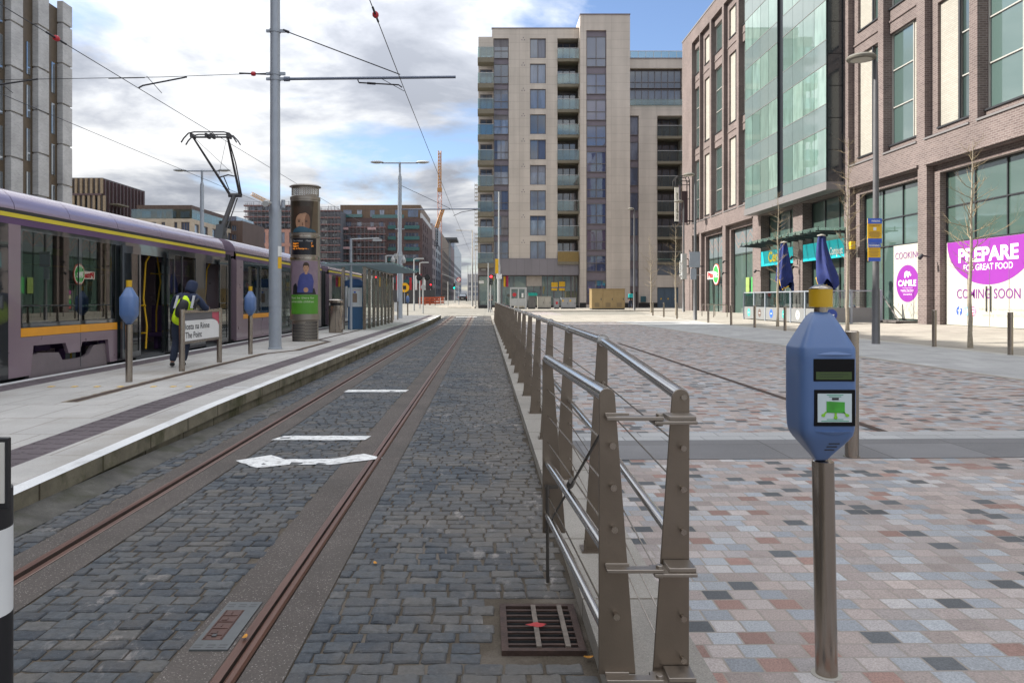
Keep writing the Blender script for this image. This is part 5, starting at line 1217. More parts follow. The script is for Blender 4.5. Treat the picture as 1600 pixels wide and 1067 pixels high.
# bare young trees
m_bark = mat('pale_bark', (.30, .26, .20), .85, 0, .3, 12, .4, 60); m_twig = mat('twig', (.25, .195, .12), .8, 0, .25, 5)
def tree(x, y, h, lab, seed, first=.33, spread=.9, tw=1.0):
    rd = random.Random(seed); z = gz(x, y)
    t = thing('bare_tree', lab, 'tree', (x, y, z), 'young bare trees of the plaza')
    pts = []; r = []
    n = 14; dx = dy = 0
    for i in range(n+1):
        f = i/n; dx += rd.uniform(-.022, .022); dy += rd.uniform(-.022, .022); pts.append(Vector((x+dx, y+dy, z+h*f))); r.append(max(.006, .062*(1-f)**.8+.004)*(h/6.5)**.5)
    r[0] *= 1.25
    MB().tube(pts, r, 8).build('trunk', m_bark, t)
    k = MB(); nb = int(38*tw)
    def branch(p, d, L_, r0, depth):
        n_ = 4 if depth < 2 else 2; br = [p]; rr = [r0]; ds = [d]
        for s in range(n_):
            d = (d+Vector((rd.uniform(-.28, .28), rd.uniform(-.28, .28), rd.uniform(-.06, .26)))).normalized(); br.append(br[-1]+d*L_/n_); rr.append(r0*(1-(s+1)/n_*.72)); ds.append(d)
        k.tube(br, rr, 5 if depth == 0 else 4 if depth == 1 else 3)
        if depth < 2:
            for s in range(1, n_+1):
                for _ in range(rd.choice((1, 1, 2)) if depth == 0 else rd.choice((0, 1, 1))):
                    e = (ds[s]+Vector((rd.uniform(-.9, .9), rd.uniform(-.9, .9), rd.uniform(-.3, .7)))).normalized(); branch(br[s], e, L_*rd.uniform(.28, .6), rr[s]*.62, depth+1)
    for i in range(nb):
        f = first+(1-first)*((i+rd.random())/nb)**.95*.97; q = f*n; a = int(q); p = pts[a].lerp(pts[min(a+1, n)], q-a)
        ang = i*2.4+rd.uniform(-.7, .7); L_ = spread*(1-(f-first)/(1-first)*.7)*rd.uniform(.45, 1.2); L_ *= min(1, .45+(f-first)*3)
        branch(p, Vector((math.cos(ang), math.sin(ang), rd.uniform(.15, .85))).normalized(), L_, .011*(1-f)+.0075, 0)
    k.build('crown', m_twig, t)
tree(13.2, 20.7, 5.6, 'bare young tree in front of the PREPARE hoarding', 3, .32, 1.25)
tree(13.75, 28.9, 7.4, 'bare young tree before the brick pier right of the teal signs, beside the tall lamp', 4, .36, 1.0, 1.3)
tree(13.9, 36.2, 6.4, 'bare young tree in front of the yellow shop lettering', 5, .3, .95)
tree(14.4, 57.5, 6.9, 'bare young tree before the blue doors, nearest to the building corner', 6, .3, 1.3)
tree(14.3, 65.5, 6.6, 'bare young tree farthest from the brick building, by the small black bollard signs', 8, .25, 1.3)

# cafe terrace barrier
def barrier():
    X = 15.85; yb = 46.6
    t = thing('cafe_barrier', 'grey terrace barrier of solid panels with round stickers and glass above', 'barrier', (X, 36, gz(X, 36)))
    gp = mat('barrier_grey', (.20, .205, .205), .5, 0, .06); g = glass_clear('barrier_glass', (.72, .8, .8), .06)
    ys = list(np.linspace(35.9, yb, 7)); z = lambda y: gz(X, y)
    for y in ys: MB().box(X-.05, X+.03, y-.05, y+.05, z(y), z(y)+1.62).build('post', galv, t)
    cols = [None, 'w', 't', 'b', 'k', 't']
    for i, (a, b) in enumerate(zip(ys[:-1], ys[1:])):
        zz = max(z(a), z(b)); p = MB().box(X-.02, X+.02, a+.05, b-.05, zz+.06, zz+.76).build('panel', gp, t)
        MB().box(X-.008, X+.008, a+.05, b-.05, zz+.80, zz+1.55).build('glass', g, t)
        c = {'d': mat('sticker_navy', (.02, .06, .30), .5, 0, 0), 'w': mat('sticker_white', (.6, .6, .58), .5, 0, 0), 't': mat('sticker_teal', (.05, .42, .36), .5, 0, 0), 'b': mat('sticker_blue', (.03, .12, .50), .5, 0, 0), 'k': mat('sticker_brown', (.12, .09, .08), .5, 0, 0)}.get(cols[i])
        if c:
            yc = (a+b)/2; k = MB(); k.prism([(yc+.24*math.cos(q), zz+.42+.24*math.sin(q)) for q in np.linspace(0, 6.283, 24, endpoint=False)], PX(X-.024), 0, .003); k.build('sticker_or_reflection', c, p)
            k = MB(); k.prism([(yc-.12, zz+.40), (yc+.12, zz+.40), (yc+.12, zz+.44), (yc-.12, zz+.44)], PX(X-.026), 0, .003); k.build('sticker_mark', white if cols[i] != 'w' else dkgrey, p)
    MB().box(X-.04, X+.02, ys[0], ys[-1], z(36)+1.58, z(36)+1.63).build('top_rail', galv, t)
    for q in (ys[0], ys[-1]):
        zz = z(q)+.06
        for a, b in ((15.9, 17.2), (17.3, 18.6)):
            rp = MB().box(a, b, q-.02, q+.02, zz+.06, zz+.76).build('return_panel', gp, t); MB().box(a, b, q-.006, q+.006, zz+.80, zz+1.5).build('glass', g, t)
            MB().box(b, b+.1, q-.05, q+.05, zz-.1, zz+1.6).build('post', galv, t)
        MB().box(X, 18.7, q-.03, q+.03, zz+1.52, zz+1.58).build('return_rail', galv, t)
        if q == ys[0]:
            k = MB(); k.prism([(16.32+.27*math.cos(a), zz+.42+.27*math.sin(a)) for a in np.linspace(0, 6.283, 28, endpoint=False)], PY(q-.026), 0, .004); k.build('sticker_or_reflection', mat('sticker_navy', (.02, .06, .30), .5, 0, 0), t)
            k = MB(); k.prism([(16.2, zz+.39), (16.45, zz+.39), (16.45, zz+.44), (16.2, zz+.44)], PY(q-.029), 0, .003); k.build('sticker_mark', white, t)
barrier()
m_umb = mat('umbrella_navy', (.010, .022, .13), .8, 0, .25, 4, .3, 30)
def umbrella(x, y, lab, sag, seed):
    rd = random.Random(seed); z = gz(x, y); t = thing('closed_umbrella', lab, 'umbrella', (x, y, z), 'closed terrace umbrellas')
    k = MB(); k.cyl((x, y, z), (x, y, z+3.92*1.12), .03, n=10); k.lathe((x, y, z), [(.3, 0), (.3, .06), (.05, .09)], 20); k.build('pole', mat('pole_light', (.5, .5, .5), .3, .8), t)
    k = MB(); k.lathe((x, y, z+3.83*1.12), [(.14, 0), (.20, .01), (.20, .05), (.05, .1), (.001, .11)], 16); k.build('cap', mat('cap_grey', (.33, .31, .28), .6), t)
    k = MB(); n = 40; m = 14; hb = 1.62; V = []
    for j in range(m+1):
        f = j/m; zz = z+(3.84-(3.84-hb)*f)*1.12
        for i in range(n):
            a = 2*math.pi*i/n; fold = math.sin(a*5+2.2*f+seed)*(.03+.075*f)+math.sin(a*9+seed*2)*.022*f
            r = .13+.36*f**.85+fold; r *= (1.0 if f < .85 else 1-(f-.85)*1.5)
            V.append((x+r*math.cos(a)+sag*f*f*.2, y+r*.8*math.sin(a)-sag*f*f*.45, zz+(.22*math.sin(a*3+seed)*f*f if f > .6 else 0)-(.15*f*f*math.cos(a-1.0))))
    k.raw(V, [(j*n+i, j*n+(i+1)%n, (j+1)*n+(i+1)%n, (j+1)*n+i) for j in range(m) for i in range(n)], 0, True)
    k.build('canopy', m_umb, t)
    k = MB(); k.tube([(x-.33, y-.18, z+2.25), (x-.30, y-.30, z+1.95), (x-.12, y-.42, z+1.78), (x+.1, y-.4, z+1.9)], .035, 6); k.tube([(x-.3, y-.25, z+2.1), (x-.2, y-.36, z+1.7)], .03, 6); k.build('tie', yellow, t)
umbrella(16.6, 37.6, 'closed navy umbrella in front of the plain end of the right teal sign', 1.0, 2)
umbrella(16.6, 42.3, 'closed navy umbrella half hiding the yellow shop lettering', .3, 5)

# cabinets in front of the apartment block
def cabinet(pxa, pxb, pya, pyb, y, m, lab, cat='utility cabinet', doors=2, extra=None, grp='utility cabinets in front of the apartment block', d=.6):
    x0, x1 = (pxa-758)*y/F, (pxb-758)*y/F; z0 = gz((x0+x1)/2, y)+(.10 if y > 70 else 0); z1 = 1.5-(pya-467)*y/F
    t = thing('utility_cabinet', lab, cat, ((x0+x1)/2, y, z0), grp)
    MB().box(x0+.03, x1-.03, y+.02, y+d-.02, z0, z0+.12).build('plinth', dkgrey, t)
    MB().box(x0, x1, y, y+d, z0+.12, z1-.06).build('body', m, t, bevel=.015); MB().box(x0-.03, x1+.03, y-.03, y+d+.03, z1-.06, z1).build('roof', m, t)
    wd = (x1-x0)/doors
    for i in range(doors):
        dr = MB().box(x0+i*wd+.03, x0+(i+1)*wd-.03, y-.025, y, z0+.18, z1-.12).build('door', m, t, bevel=.008)
        MB().box(x0+i*wd+wd*.82, x0+i*wd+wd*.88, y-.045, y-.025, (z0+z1)/2-.1, (z0+z1)/2+.1).build('handle', dkgrey, dr)
        if extra == 'vent':
            k = MB()
            for j in range(6): k.box(x0+i*wd+wd*.25, x0+i*wd+wd*.7, y-.035, y-.025, z0+.28+j*.07, z0+.31+j*.07)
            k.build('vent', mat('vent_brown', (.13, .10, .07), .6), dr)
        if extra == 'warn': MB().box(x0+i*wd+wd*.12, x0+i*wd+wd*.32, y-.03, y-.025, z1-.42, z1-.24).build('warning_label', yellow, dr)
        if extra == 'red': MB().box(x0+i*wd+wd*.3, x0+i*wd+wd*.7, y-.03, y-.025, z1-.62, z1-.35).build('warning_label', red, dr)
    return t
gold = mat('gold_cabinet', (.33, .24, .12), .45, .3, .12, 2); cream = mat('cream_cabinet', (.40, .38, .33), .6, 0, .08); gry = mat('grey_cabinet', (.30, .31, .32), .6, 0, .08)
cabinet(924.5, 976.5, 451, 487, 74, gold, 'large gold brown cabinet with three vented doors', doors=3, extra='vent', d=1.6)
cabinet(804, 821, 466, 484, 78, cream, 'cream cabinet beside the grey framed bus stop', doors=1)
cabinet(840, 861, 463, 483, 78.5, cream, 'wide cream cabinet with two doors right of the teal sign', doors=2)
cabinet(866, 874, 466, 484, 78.5, gry, 'narrow grey cabinet with a red label', doors=1, extra='red')
cabinet(877, 900, 465, 483, 78.5, gry, 'pale grey double cabinet with yellow labels', doors=2, extra='warn')
t = cabinet(825, 837, 458, 484, 78, mat('bin_grey', (.13, .125, .12), .6), 'dark grey cabinet with a teal arrow sign on top', doors=1)
sgn = thing('direction_sign', 'teal arrow shaped sign above the dark grey cabinet', 'direction sign', ((832-758)*78/F, 77.9, 1.9))
k = MB(); q = lambda px, py: ((px-758)*78/F, 1.5-(py-467)*78/F); k.prism([q(825.5, 457.5), q(838, 457.5), q(840.3, 460), q(838, 462.3), q(825.5, 462.3)], PY(77.9), 0, .08); k.build('board', mat('teal_sign', (.0, .30, .24), .5), sgn)
def frame_stop():
    y = 77; X = lambda p: (p-758)*y/F; Z = lambda p: 1.5-(p-467)*y/F
    t = thing('bus_stop', 'grey framed display stop with red and white disks standing on the pavement', 'bus stop', (X(809), y, gz(X(809), y)+.1)); zb = gz(X(809), y)+.1
    for a, b in ((797, 799), (809, 811), (820, 823)): MB().box(X(a), X(b), y, y+.2, zb, Z(450)).build('post', galv_l, t)
    MB().box(X(797), X(823), y-.02, y+.22, Z(451.5), Z(449)).build('header', galv_l, t); MB().box(X(799), X(820), y+.08, y+.12, Z(478), Z(466.5)).build('lower_panel', galv_l, t)
    k = MB(); k.prism([(X(803.8)+.2*math.cos(a), Z(460.5)+.2*math.sin(a)) for a in np.linspace(0, 6.283, 20, endpoint=False)], PY(y-.03), 0, .02); k.build('red_disk', red, t)
    MB().box(X(815), X(818), y+.05, y+.1, Z(465), Z(458)).build('notice', white, t)
frame_stop()
# bicycle stands by the shop
for i, (x, y) in enumerate(((15.6, 50.5), (15.6, 53.2))):
    z = gz(x, y); k = MB(); k.tube([(x-.45, y, z), (x-.45, y, z+.72), (x-.38, y, z+.82), (x+.38, y, z+.82), (x+.45, y, z+.72), (x+.45, y, z)], .028, 8)
    tag(k.build('bicycle_stand', steel, loc=(x, y, z)), ['steel hoop bicycle stand nearest to the pitta shop door', 'steel hoop bicycle stand closer to the building corner'][i], 'bicycle stand', 'bicycle stands')
# ================================================================ brick building on the right
m_brick = brickmat('brown_brick', (.104, .077, .074), (.157, .120, .112), (.205, .178, .167), .26, .088, .014)
m_brickl = brickmat('cream_brick', (.32, .305, .265), (.37, .35, .305), (.25, .235, .205), .26, .088, .010, patch=.06)
m_wing = glass_facade('window_glass_green', (.040, .072, .068), .14, .4, .015, (.07, .12, .11), False)
m_bay = glass_facade('bay_glass', (.145, .24, .205), .13, .4, .015, (.23, .335, .29))
m_span = mat('bay_spandrel', (.125, .165, .165), .06, 0, .05, spec=.6, coat=.2)
m_shop = glass_facade('shop_glass', (.060, .105, .088), .12, .35, .015, (.085, .14, .115), False)
m_frame = mat('window_frame_dark', (.035, .037, .042), .45, .3, .05)
m_framel = mat('window_frame_light', (.42, .41, .38), .45, .2, .05)
m_trim = mat('trim_grey', (.20, .19, .19), .5, .3, .05)
m_baydk = mat('bay_dark_metal', (.022, .026, .032), .35, .4, .08)
FX = 19.0
def window(par, P, u0, u1, v0, v1, d, nu=1, nv=1, fm=None, gm=None, fw=.05, dep=.08, name='window', splits=None):
    k = MB(); fm = fm or m_frame; gm = gm or m_wing
    def bar(a, b, c, e, dd=0): k.prism([(a, c), (b, c), (b, e), (a, e)], P, d-dep+dd, d)
    bar(u0, u1, v0, v0+fw); bar(u0, u1, v1-fw, v1); bar(u0, u0+fw, v0+fw, v1-fw); bar(u1-fw, u1, v0+fw, v1-fw)
    for i in range(1, nu): q = u0+(u1-u0)*i/nu; bar(q-fw/2, q+fw/2, v0+fw, v1-fw, .004)
    for j in (splits or [v0+(v1-v0)*j/nv for j in range(1, nv)]): bar(u0+fw, u1-fw, j-fw/2, j+fw/2, .008)
    f = k.build(name, fm, par)
    k = MB(); k.face([P(u0, v0, d-.02), P(u1, v0, d-.02), P(u1, v1, d-.02), P(u0, v1, d-.02)]); k.build('pane', gm, f)
    return f
def brick_building():
    t = thing('brick_building', 'brown brick commercial building with tall recessed windows and a glazed bay above the shops', 'building', (FX, 45, .4))
    D1 = .30; P = PX(FX); P2 = PX(FX+D1)
    Y0, Y1, ZT = 8.0, 73.4, 26.1
    rows = [(8.8, 14.1), (15.3, 20.7), (22.0, 24.3)]
    # slots (near end, far end, kind): 'a' = glass on the far side and cream panel near, 'b' the mirror of it
    slots = [(67.6, 70.0, 'a'), (64.5, 67.4, 'b'), (61.1, 64.05, 'a'), (57.6, 60.66, 'b'), (54.0, 57.1, 'a'),
             (36.84, 39.86, 'b'), (33.55, 36.35, 'a'), (29.9, 32.92, 'b'), (26.5, 29.4, 'a'), (23.0, 25.95, 'b'), (19.65, 22.5, 'a'), (16.1, 19.0, 'b'), (12.7, 15.6, 'a')]
    shops = [(67.6, 69.9, 0), (61.0, 67.0, .4), (54.1, 60.2, .4), (47.0, 52.5, 0), (40.3, 45.6, 0), (33.45, 39.7, .45), (26.2, 32.77, .45), (18.9, 25.5, .45), (11.6, 18.2, .45)]
    B = MB(); B.wall(P, Y0, Y1, .0, ZT, [(a, b, 8.45, 24.95) for a, b, _ in slots]+[(a, b, .2, 7.2) for a, b, _ in shops], D1)
    wins = []
    for a, b, kd in slots:
        h0, h1 = (a, b) if kd == 'a' else (a, b-.45)
        B.wall(P2, a, b, 8.45, 24.95, [(h0, h1, v0, v1) for v0, v1 in rows], .24); wins.append((h0, h1, kd))
    for a, b, i in shops: B.wall(P2, a, b, .2, 7.2, [(a+i, b-i, .25, 7.2-i*.75)], .36)
    B.box(FX+.70, 46, Y0, Y1-.02, 0, ZT-.3); B.box(FX+.002, 46, Y1-.018, Y1, 0, ZT-.01); B.box(FX+.002, 46, Y0, Y0+.3, 0, ZT-.01)
    B.box(FX+.4, 46, Y0, Y1-.05, ZT-.32, ZT-.02)
    B.build('wall', m_brick, t)
    MB().box(FX-.04, FX+.5, Y0-.05, Y1+.04, ZT, ZT+.14).build('parapet_coping', m_trim, t)
    for a, b, i in shops:
        k = MB(); k.prism([(a-.05, 7.25), (b+.05, 7.25), (b+.05, 7.36), (a-.05, 7.36)], P, -.09, -.003); k.build('ledge', m_brick, t)
    for (a, b, _), (h0, h1, kd) in zip(slots, wins):
        k = MB(); k.prism([(a-.02, 8.36), (b+.02, 8.36), (b+.02, 8.44), (a-.02, 8.44)], P, -.05, -.003); k.build('sill', m_trim, t)
        w_ = h1-h0
        for i, (v0, v1) in enumerate(rows):
            n = 3 if i < 2 else 1
            if kd == 'a':
                pn = .95; window(t, P2, h0+pn, h1, v0, v1, .20, 1, n, m_framel); k = MB(); k.prism([(h0, v0), (h0+pn-.02, v0), (h0+pn-.02, v1), (h0, v1)], P2, .15, .23)
            else:
                pn = w_*.52; window(t, P2, h0, h1-pn, v0, v1, .20, 1, n, m_framel); k = MB(); k.prism([(h1-pn+.02, v0), (h1, v0), (h1, v1), (h1-pn+.02, v1)], P2, .12, .23)
                k.build('brick_panel', m_brickl, t); k = MB(); k.prism([(h1-pn-.10, v0), (h1-pn+.02, v0), (h1-pn+.02, v1), (h1-pn-.10, v1)], P2, .05, .11); k.build('window_fin', m_frame, t); k = None
            if k: k.build('brick_panel', m_brickl, t)
            k = MB(); k.prism([(h0-.0, v0-.07), (h1+.0, v0-.07), (h1+.0, v0), (h0, v0)], P2, -.06, .1); k.build('sill', m_frame, t)
            if i: k = MB(); k.prism([(a+.01, v0-.68), (b-.01, v0-.68), (b-.01, v0-.60), (a+.01, v0-.60)], P2, -.05, -.002); k.build('string_course', m_brick, t)
    lay = {0: (1, [4.2]), 1: (2, [4.9]), 2: (2, [4.9]), 3: (3, [4.75]), 4: (3, [4.75]), 5: (3, [4.05, 5.38]), 6: (3, [3.90, 5.38]), 7: (3, [3.9, 5.38]), 8: (3, [3.9, 5.38])}
    for i, (a, b, q) in enumerate(shops):
        n, sp = lay[i]; window(t, P2, a+q, b-q, .25, 7.2-q*.75, .34, n, 1, m_frame, m_shop, .05, .08, 'shop_window', sp)
    # zigzag panels over the two shops at the far end
    for a, b, q in shops[1:3]:
        zz = MB(); a += .46; b -= .46; n = 3
        zz.face([P2(a, 5.0, .305), P2(b, 5.0, .305), P2(b, 6.8, .305), P2(a, 6.8, .305)], 0)
        for row in range(5):
            for j in range(n*2):
                u0 = a+(b-a)*j/(n*2); u1 = a+(b-a)*(j+1)/(n*2); c0, c1 = (0, .7) if j % 2 else (.7, 0); h = 4.9+row*.45
                q = [(u0, h+c0), (u1, h+c1), (u1, h+c1+.16), (u0, h+c0+.16)]
                if max(v for _, v in q) < 6.8 and min(v for _, v in q) > 5.0: zz.face([P2(u, v, .30) for u, v in q], 1)
        zz.build('zigzag_panel', [mat('zigzag_grey', (.13, .16, .17), .4), mat('zigzag_brown', (.22, .17, .16), .5)], t)
    # glazed bay projecting over the shops
    BX = 18.08; PB = PX(BX); zb, zt2 = 7.72, 25.2
    for (a, b) in ((40.4, 46.25), (47.15, 53.0)):
        bay = MB().box(BX+.06, FX-.003, a+.02, b-.02, zb, zt2).build('glazed_bay', m_baydk, t)
        n = 4; fl = [(8.45, 10.55), (11.85, 13.95), (15.25, 17.35), (18.65, 20.75), (22.05, 24.15)]
        zs = zb
        for v0, v1 in fl+[(zt2, zt2)]:
            k = MB()
            for i in range(n): k.prism([(a+(b-a)*i/n+.012, zs), (a+(b-a)*(i+1)/n-.012, zs), (a+(b-a)*(i+1)/n-.012, v0-.03), (a+(b-a)*i/n+.012, v0-.03)], PB, 0, .05)
            k.build('spandrel', m_span, bay); zs = v1+.03
        for v0, v1 in fl:
            for i in range(n):
                k = MB(); u0 = a+(b-a)*i/n+.02; u1 = a+(b-a)*(i+1)/n-.02; k.prism([(u0, v0), (u1, v0), (u1, v1), (u0, v1)], PB, .008, .03); k.build('pane', m_bay, bay)
        k = MB()
        for v0, v1 in fl: k.prism([(a, v0-.03), (b, v0-.03), (b, v0), (a, v0)], PB, -.012, .05); k.prism([(a, v1), (b, v1), (b, v1+.03), (a, v1+.03)], PB, -.012, .05)
        k.build('transom', m_trim, bay)
    k = MB(); k.box(BX+.15, FX-.003, 46.27, 47.13, zb, zt2); k.build('bay_recess', m_baydk, t)
    k = MB(); k.box(BX-.03, FX-.003, 40.3, 53.1, 7.28, 7.70); k.build('bay_soffit', m_trim, t)
    k = MB()
    for v in np.arange(7.72, 25.2, 1.7):
        k.box(BX+.1, FX-.003, 40.385, 40.40, v, v+1.66)
    k.build('bay_side_panel', mat('bay_side', (.03, .038, .045), .15, .2, .1, spec=.8, coat=.5), t)
    # teal fascia signs
    teal = mat('teal_fascia', (.0, .36, .42), .5, 0, .04)
    for i, (a, b) in enumerate(((47.0, 52.5), (40.3, 45.6))):
        fs = MB().box(FX+.02, FX+.1, a+.03, b-.03, 3.72, 4.72).build('shop_sign', teal, t)
        k = MB()
        if i == 0: k.text('Centra', (FX+.012, b-1.35, 3.98), (0, -1, 0), (0, 0, 1), .66, width=3.0, bold=.03); k.build('lettering', mat('letter_yellow', (.75, .55, .0), .5, 0, 0), fs)
        else: k.text('Compost', (FX+.012, a+1.75, 3.92), (0, -1, 0), (0, 0, 1), .42, width=1.55, bold=.02); k.build('lettering', white, fs)
    # glass canopy on dark fins
    cz = 4.9; ca = MB().box(17.35, FX-.01, 39.9, 52.3, cz+.32, cz+.345).build('canopy', frosted('canopy_glass', (.24, .31, .28)), t)
    for y in np.arange(40.2, 52.3, 1.0):
        k = MB(); k.prism([(17.45, cz+.16), (FX-.01, cz+.06), (FX-.01, cz+.22), (17.45, cz+.22)], PY(y), 0, .06); k.build('canopy_fin', m_frame, ca)
        MB().cyl((17.6, y+.04, cz+.2), (17.6, y+.04, cz+.42), .03, n=8).build('canopy_fixing', m_frame, ca)
    # shop front doors behind the signs, lamps and cameras on the piers
    dm = mat('door_frame_silver', (.4, .4, .4), .35, .7)
    for a, b, z1 in ((61.6, 63.2, 2.75), (48.6, 50.2, 2.9), (42.0, 43.6, 2.9)):
        dr = window(t, P2, a, b, .45, z1, .24, 2, 1, dm, m_shop, .09, .06, 'door'); MB().box(FX+.5, FX+.55, (a+b)/2-.12, (a+b)/2-.08, 1.2, 1.7).build('handle', dm, dr)
    # colourful stock posters in the pitta shop window
    for i, c in enumerate(((.45, .04, .05), (.05, .35, .08), (.5, .45, .3), (.4, .05, .25), (.05, .3, .1))):
        k = MB(); k.prism([(61.6+.02*i, .7+.4*i), (62.2, .7+.4*i), (62.2, 1.0+.4*i), (61.6+.02*i, 1.0+.4*i)], P2, .20, .21); k.build('window_poster', mat('poster_c%d' % i, c, .5, 0, .3, 12), t)
    for a, c in ((55.2, (.05, .30, .08)), (56.3, (.25, .35, .10))): k = MB(); k.prism([(a, 1.9), (a+.75, 1.9), (a+.75, 3.1), (a, 3.1)], P2, .23, .235); k.build('window_poster', mat('poster_g%d' % int(a), c, .5, 0, .2, 6), t)
    for y, z in ((46.2, 3.4), (46.4, 4.0), (59.8, 3.5), (59.6, 4.4), (52.6, 3.4), (32.6, 3.3)):
        k = MB(); k.cyl((FX-.003, y, z), (FX-.3, y, z+.06), .03); k.cyl((FX-.28, y, z+.08), (FX-.42, y, z-.08), .08); k.build('wall_lamp', black, t)
    return t
brick = brick_building()

# hoardings in the two empty shop units
def disk(k, P, cy, cz, r, d0, d1, mi=0, a0=0, a1=2*math.pi, n=40):
    k.prism([(cy+r*math.cos(q), cz+r*math.sin(q)) for q in np.linspace(a0, a1, n, endpoint=(a1-a0 < 6.2))], P, d0, d1, mi)
m_hoard = mat('hoarding_cream', (.44, .43, .37), .55, 0, .03, 1); m_mag = mat('hoarding_magenta', (.235, .024, .285), .5, 0, .03)
m_magd = mat('hoarding_violet', (.17, .025, .20), .5, 0, 0)
def hoarding_big():
    X = FX+.55; P = PX(X); a, b = 26.72, 32.25
    t = thing('shop_hoarding', 'cream hoarding with a purple half disk reading PREPARE and COMING SOON', 'hoarding', (X, 28, .3), 'shop hoardings')
    brd = MB().prism([(a, .42), (b, .42), (b, 3.86), (a, 3.86)], P, 0, .05).build('board', m_hoard, t)
    k = MB(); cx = 29.55
    pts = [(cx+2.66*math.cos(q), 3.855+1.80*math.sin(q)) for q in np.linspace(math.pi, 2*math.pi, 40)]
    k.prism(pts, P, -.005, -.001); k.build('purple_disk', m_mag, brd)
    def tx(s, far, z, h, wdt, m, bold=0, lift=.009): k = MB(); k.text(s, (X-lift, far, z), (0, -1, 0), (0, 0, 1), h, width=wdt, bold=bold); k.build('lettering', m, brd)
    tx('PREPARE', 31.45, 3.0, .55, 3.55, white, .035); tx('FOR GREAT FOOD', 31.1, 2.64, .25, 2.9, white, .01)
    tx('COMING SOON', 31.55, 1.52, .39, 3.75, m_magd, .005)
    ic = [(31.4, mat('icon_blue', (.03, .09, .36), .5, 0, 0)), (30.95, mat('icon_sky', (.25, .55, .75), .5, 0, 0)), (30.5, mat('icon_pink', (.65, .07, .22), .5, 0, 0))]
    for i, (y, m) in enumerate(ic):
        k = MB(); disk(k, P, y, 1.0, .19, -.006, -.001); o = k.build('icon', m, brd)
        k = MB()
        if i == 0: k.prism([(y+.02, .80), (y-.05, .80), (y-.05, 1.0), (y+.02, 1.0)], P, -.009, -.006); k.prism([(y+.08, 1.0), (y-.11, 1.0), (y-.11, 1.05), (y+.08, 1.05)], P, -.009, -.006); k.prism([(y+.02, 1.05), (y-.05, 1.05), (y-.12, 1.17), (y-.03, 1.17)], P, -.009, -.006)
        elif i == 1: k.prism([(y+.12, 1.08), (y+.02, .98), (y-.05, 1.1), (y-.13, 1.07), (y-.08, .95), (y+.0, .88), (y+.12, .89), (y+.05, .93)], P, -.009, -.006)
        else:
            for q0, q1, z0, z1 in ((-.13, .13, .87, .90), (-.13, .13, 1.10, 1.13), (-.13, -.10, .9, 1.1), (.10, .13, .9, 1.1)): k.prism([(y+q0, z0), (y+q1, z0), (y+q1, z1), (y+q0, z1)], P, -.009, -.006)
            disk(k, P, y, 1.0, .05, -.009, -.006, n=12)
        k.build('icon_mark', white, brd)
    pale = mat('pale_text', (.46, .44, .40), .5, 0, 0)
    tx('follow us for more information', 30.15, 1.05, .13, 2.6, pale); tx('opening dates and offers', 29.95, .82, .15, 2.2, pale)
    k = MB()
    for y in (30.85, 28.4, 29.5): k.prism([(y, .45), (y+.012, .45), (y+.012, 3.75), (y, 3.75)], P, -.012, -.0)
    k.build('panel_joint', m_trim, t)
    k = MB()
    for y in (29.4, 29.65): k.prism([(y, 1.0), (y+.03, 1.0), (y+.03, 2.0), (y, 2.0)], PX(X-.05), 0, .03)
    k.build('door_handle', m_frame, t)
hoarding_big()
def hoarding_small():
    X = FX+.55; P = PX(X); a, b = 33.95, 36.45
    t = thing('shop_hoarding', 'cream hoarding with a purple disk and white elephant reading CAMILE', 'hoarding', (X, 34.6, .4), 'shop hoardings')
    brd = MB().prism([(a, .58), (b, .58), (b, 4.02), (a, 4.02)], P, 0, .05).build('board', m_hoard, t)
    k = MB(); cy = 35.25; k.prism([(cy+.95*math.cos(q), 2.21+.86*math.sin(q)) for q in np.linspace(0, 6.283, 40, endpoint=False)], P, -.005, -.001); k.build('purple_disk', m_mag, brd)
    def tx(s, far, z, h, wdt, m, bold=0): k = MB(); k.text(s, (X-.009, far, z), (0, -1, 0), (0, 0, 1), h, width=wdt, bold=bold); k.build('lettering', m, brd)
    tx('COOKING', 36.28, 3.37, .32, 2.1, m_magd); tx('CAMILE', 36.03, 2.10, .28, 1.5, white, .03); tx('Healthy Thai Food', 35.8, 1.86, .085, 1.05, white, .01); tx('www.camile.ie', 35.6, 1.68, .07, .72, white, .02)
    k = MB(); e = [(-.30, 0), (-.30, .14), (-.24, .27), (-.10, .33), (.05, .31), (.12, .26), (.20, .30), (.30, .27), (.33, .15), (.40, .14), (.45, .20), (.40, .08), (.30, .08), (.24, .15), (.16, .12), (.14, 0), (.06, 0), (.04, .10), (-.10, .10), (-.14, 0)]
    k.prism([(cy+.02-.8*u, 2.48+.95*v) for u, v in e], P, -.009, -.005); k.build('elephant', white, brd)
    k = MB()
    for q in (2.0, 1.81): k.prism([(cy-.45, q), (cy+.45, q), (cy+.45, q+.01), (cy-.45, q+.01)], P, -.008, -.004)
    k.build('rule', white, brd)
    k = MB(); pink = mat('pale_pink', (.58, .50, .50), .5, 0, 0)
    for i in range(4):
        y = 35.95-.36*i
        for s in (-1, 1): k.tube([(X-.004, y+.07*s, .95), (X-.004, y+.13*s, 1.13), (X-.004, y+.02*s, 1.3)], .012, 4)
    k.build('ornament', pink, brd)
    k = MB(); k.box(18.5, FX+.5, 34.3, 37.2, .42, .50); k.tube([(FX+.4, 37.3, 1.75), (FX-.2, 34.6, .5)], .03, 5); o = k.build('wooden_pallet', mat('pallet', (.10, .09, .085), .7), loc=(18.7, 35, .45)); tag(o, 'dark pallet with a leaning bar at the foot of the CAMILE hoarding', 'pallet')
hoarding_small()
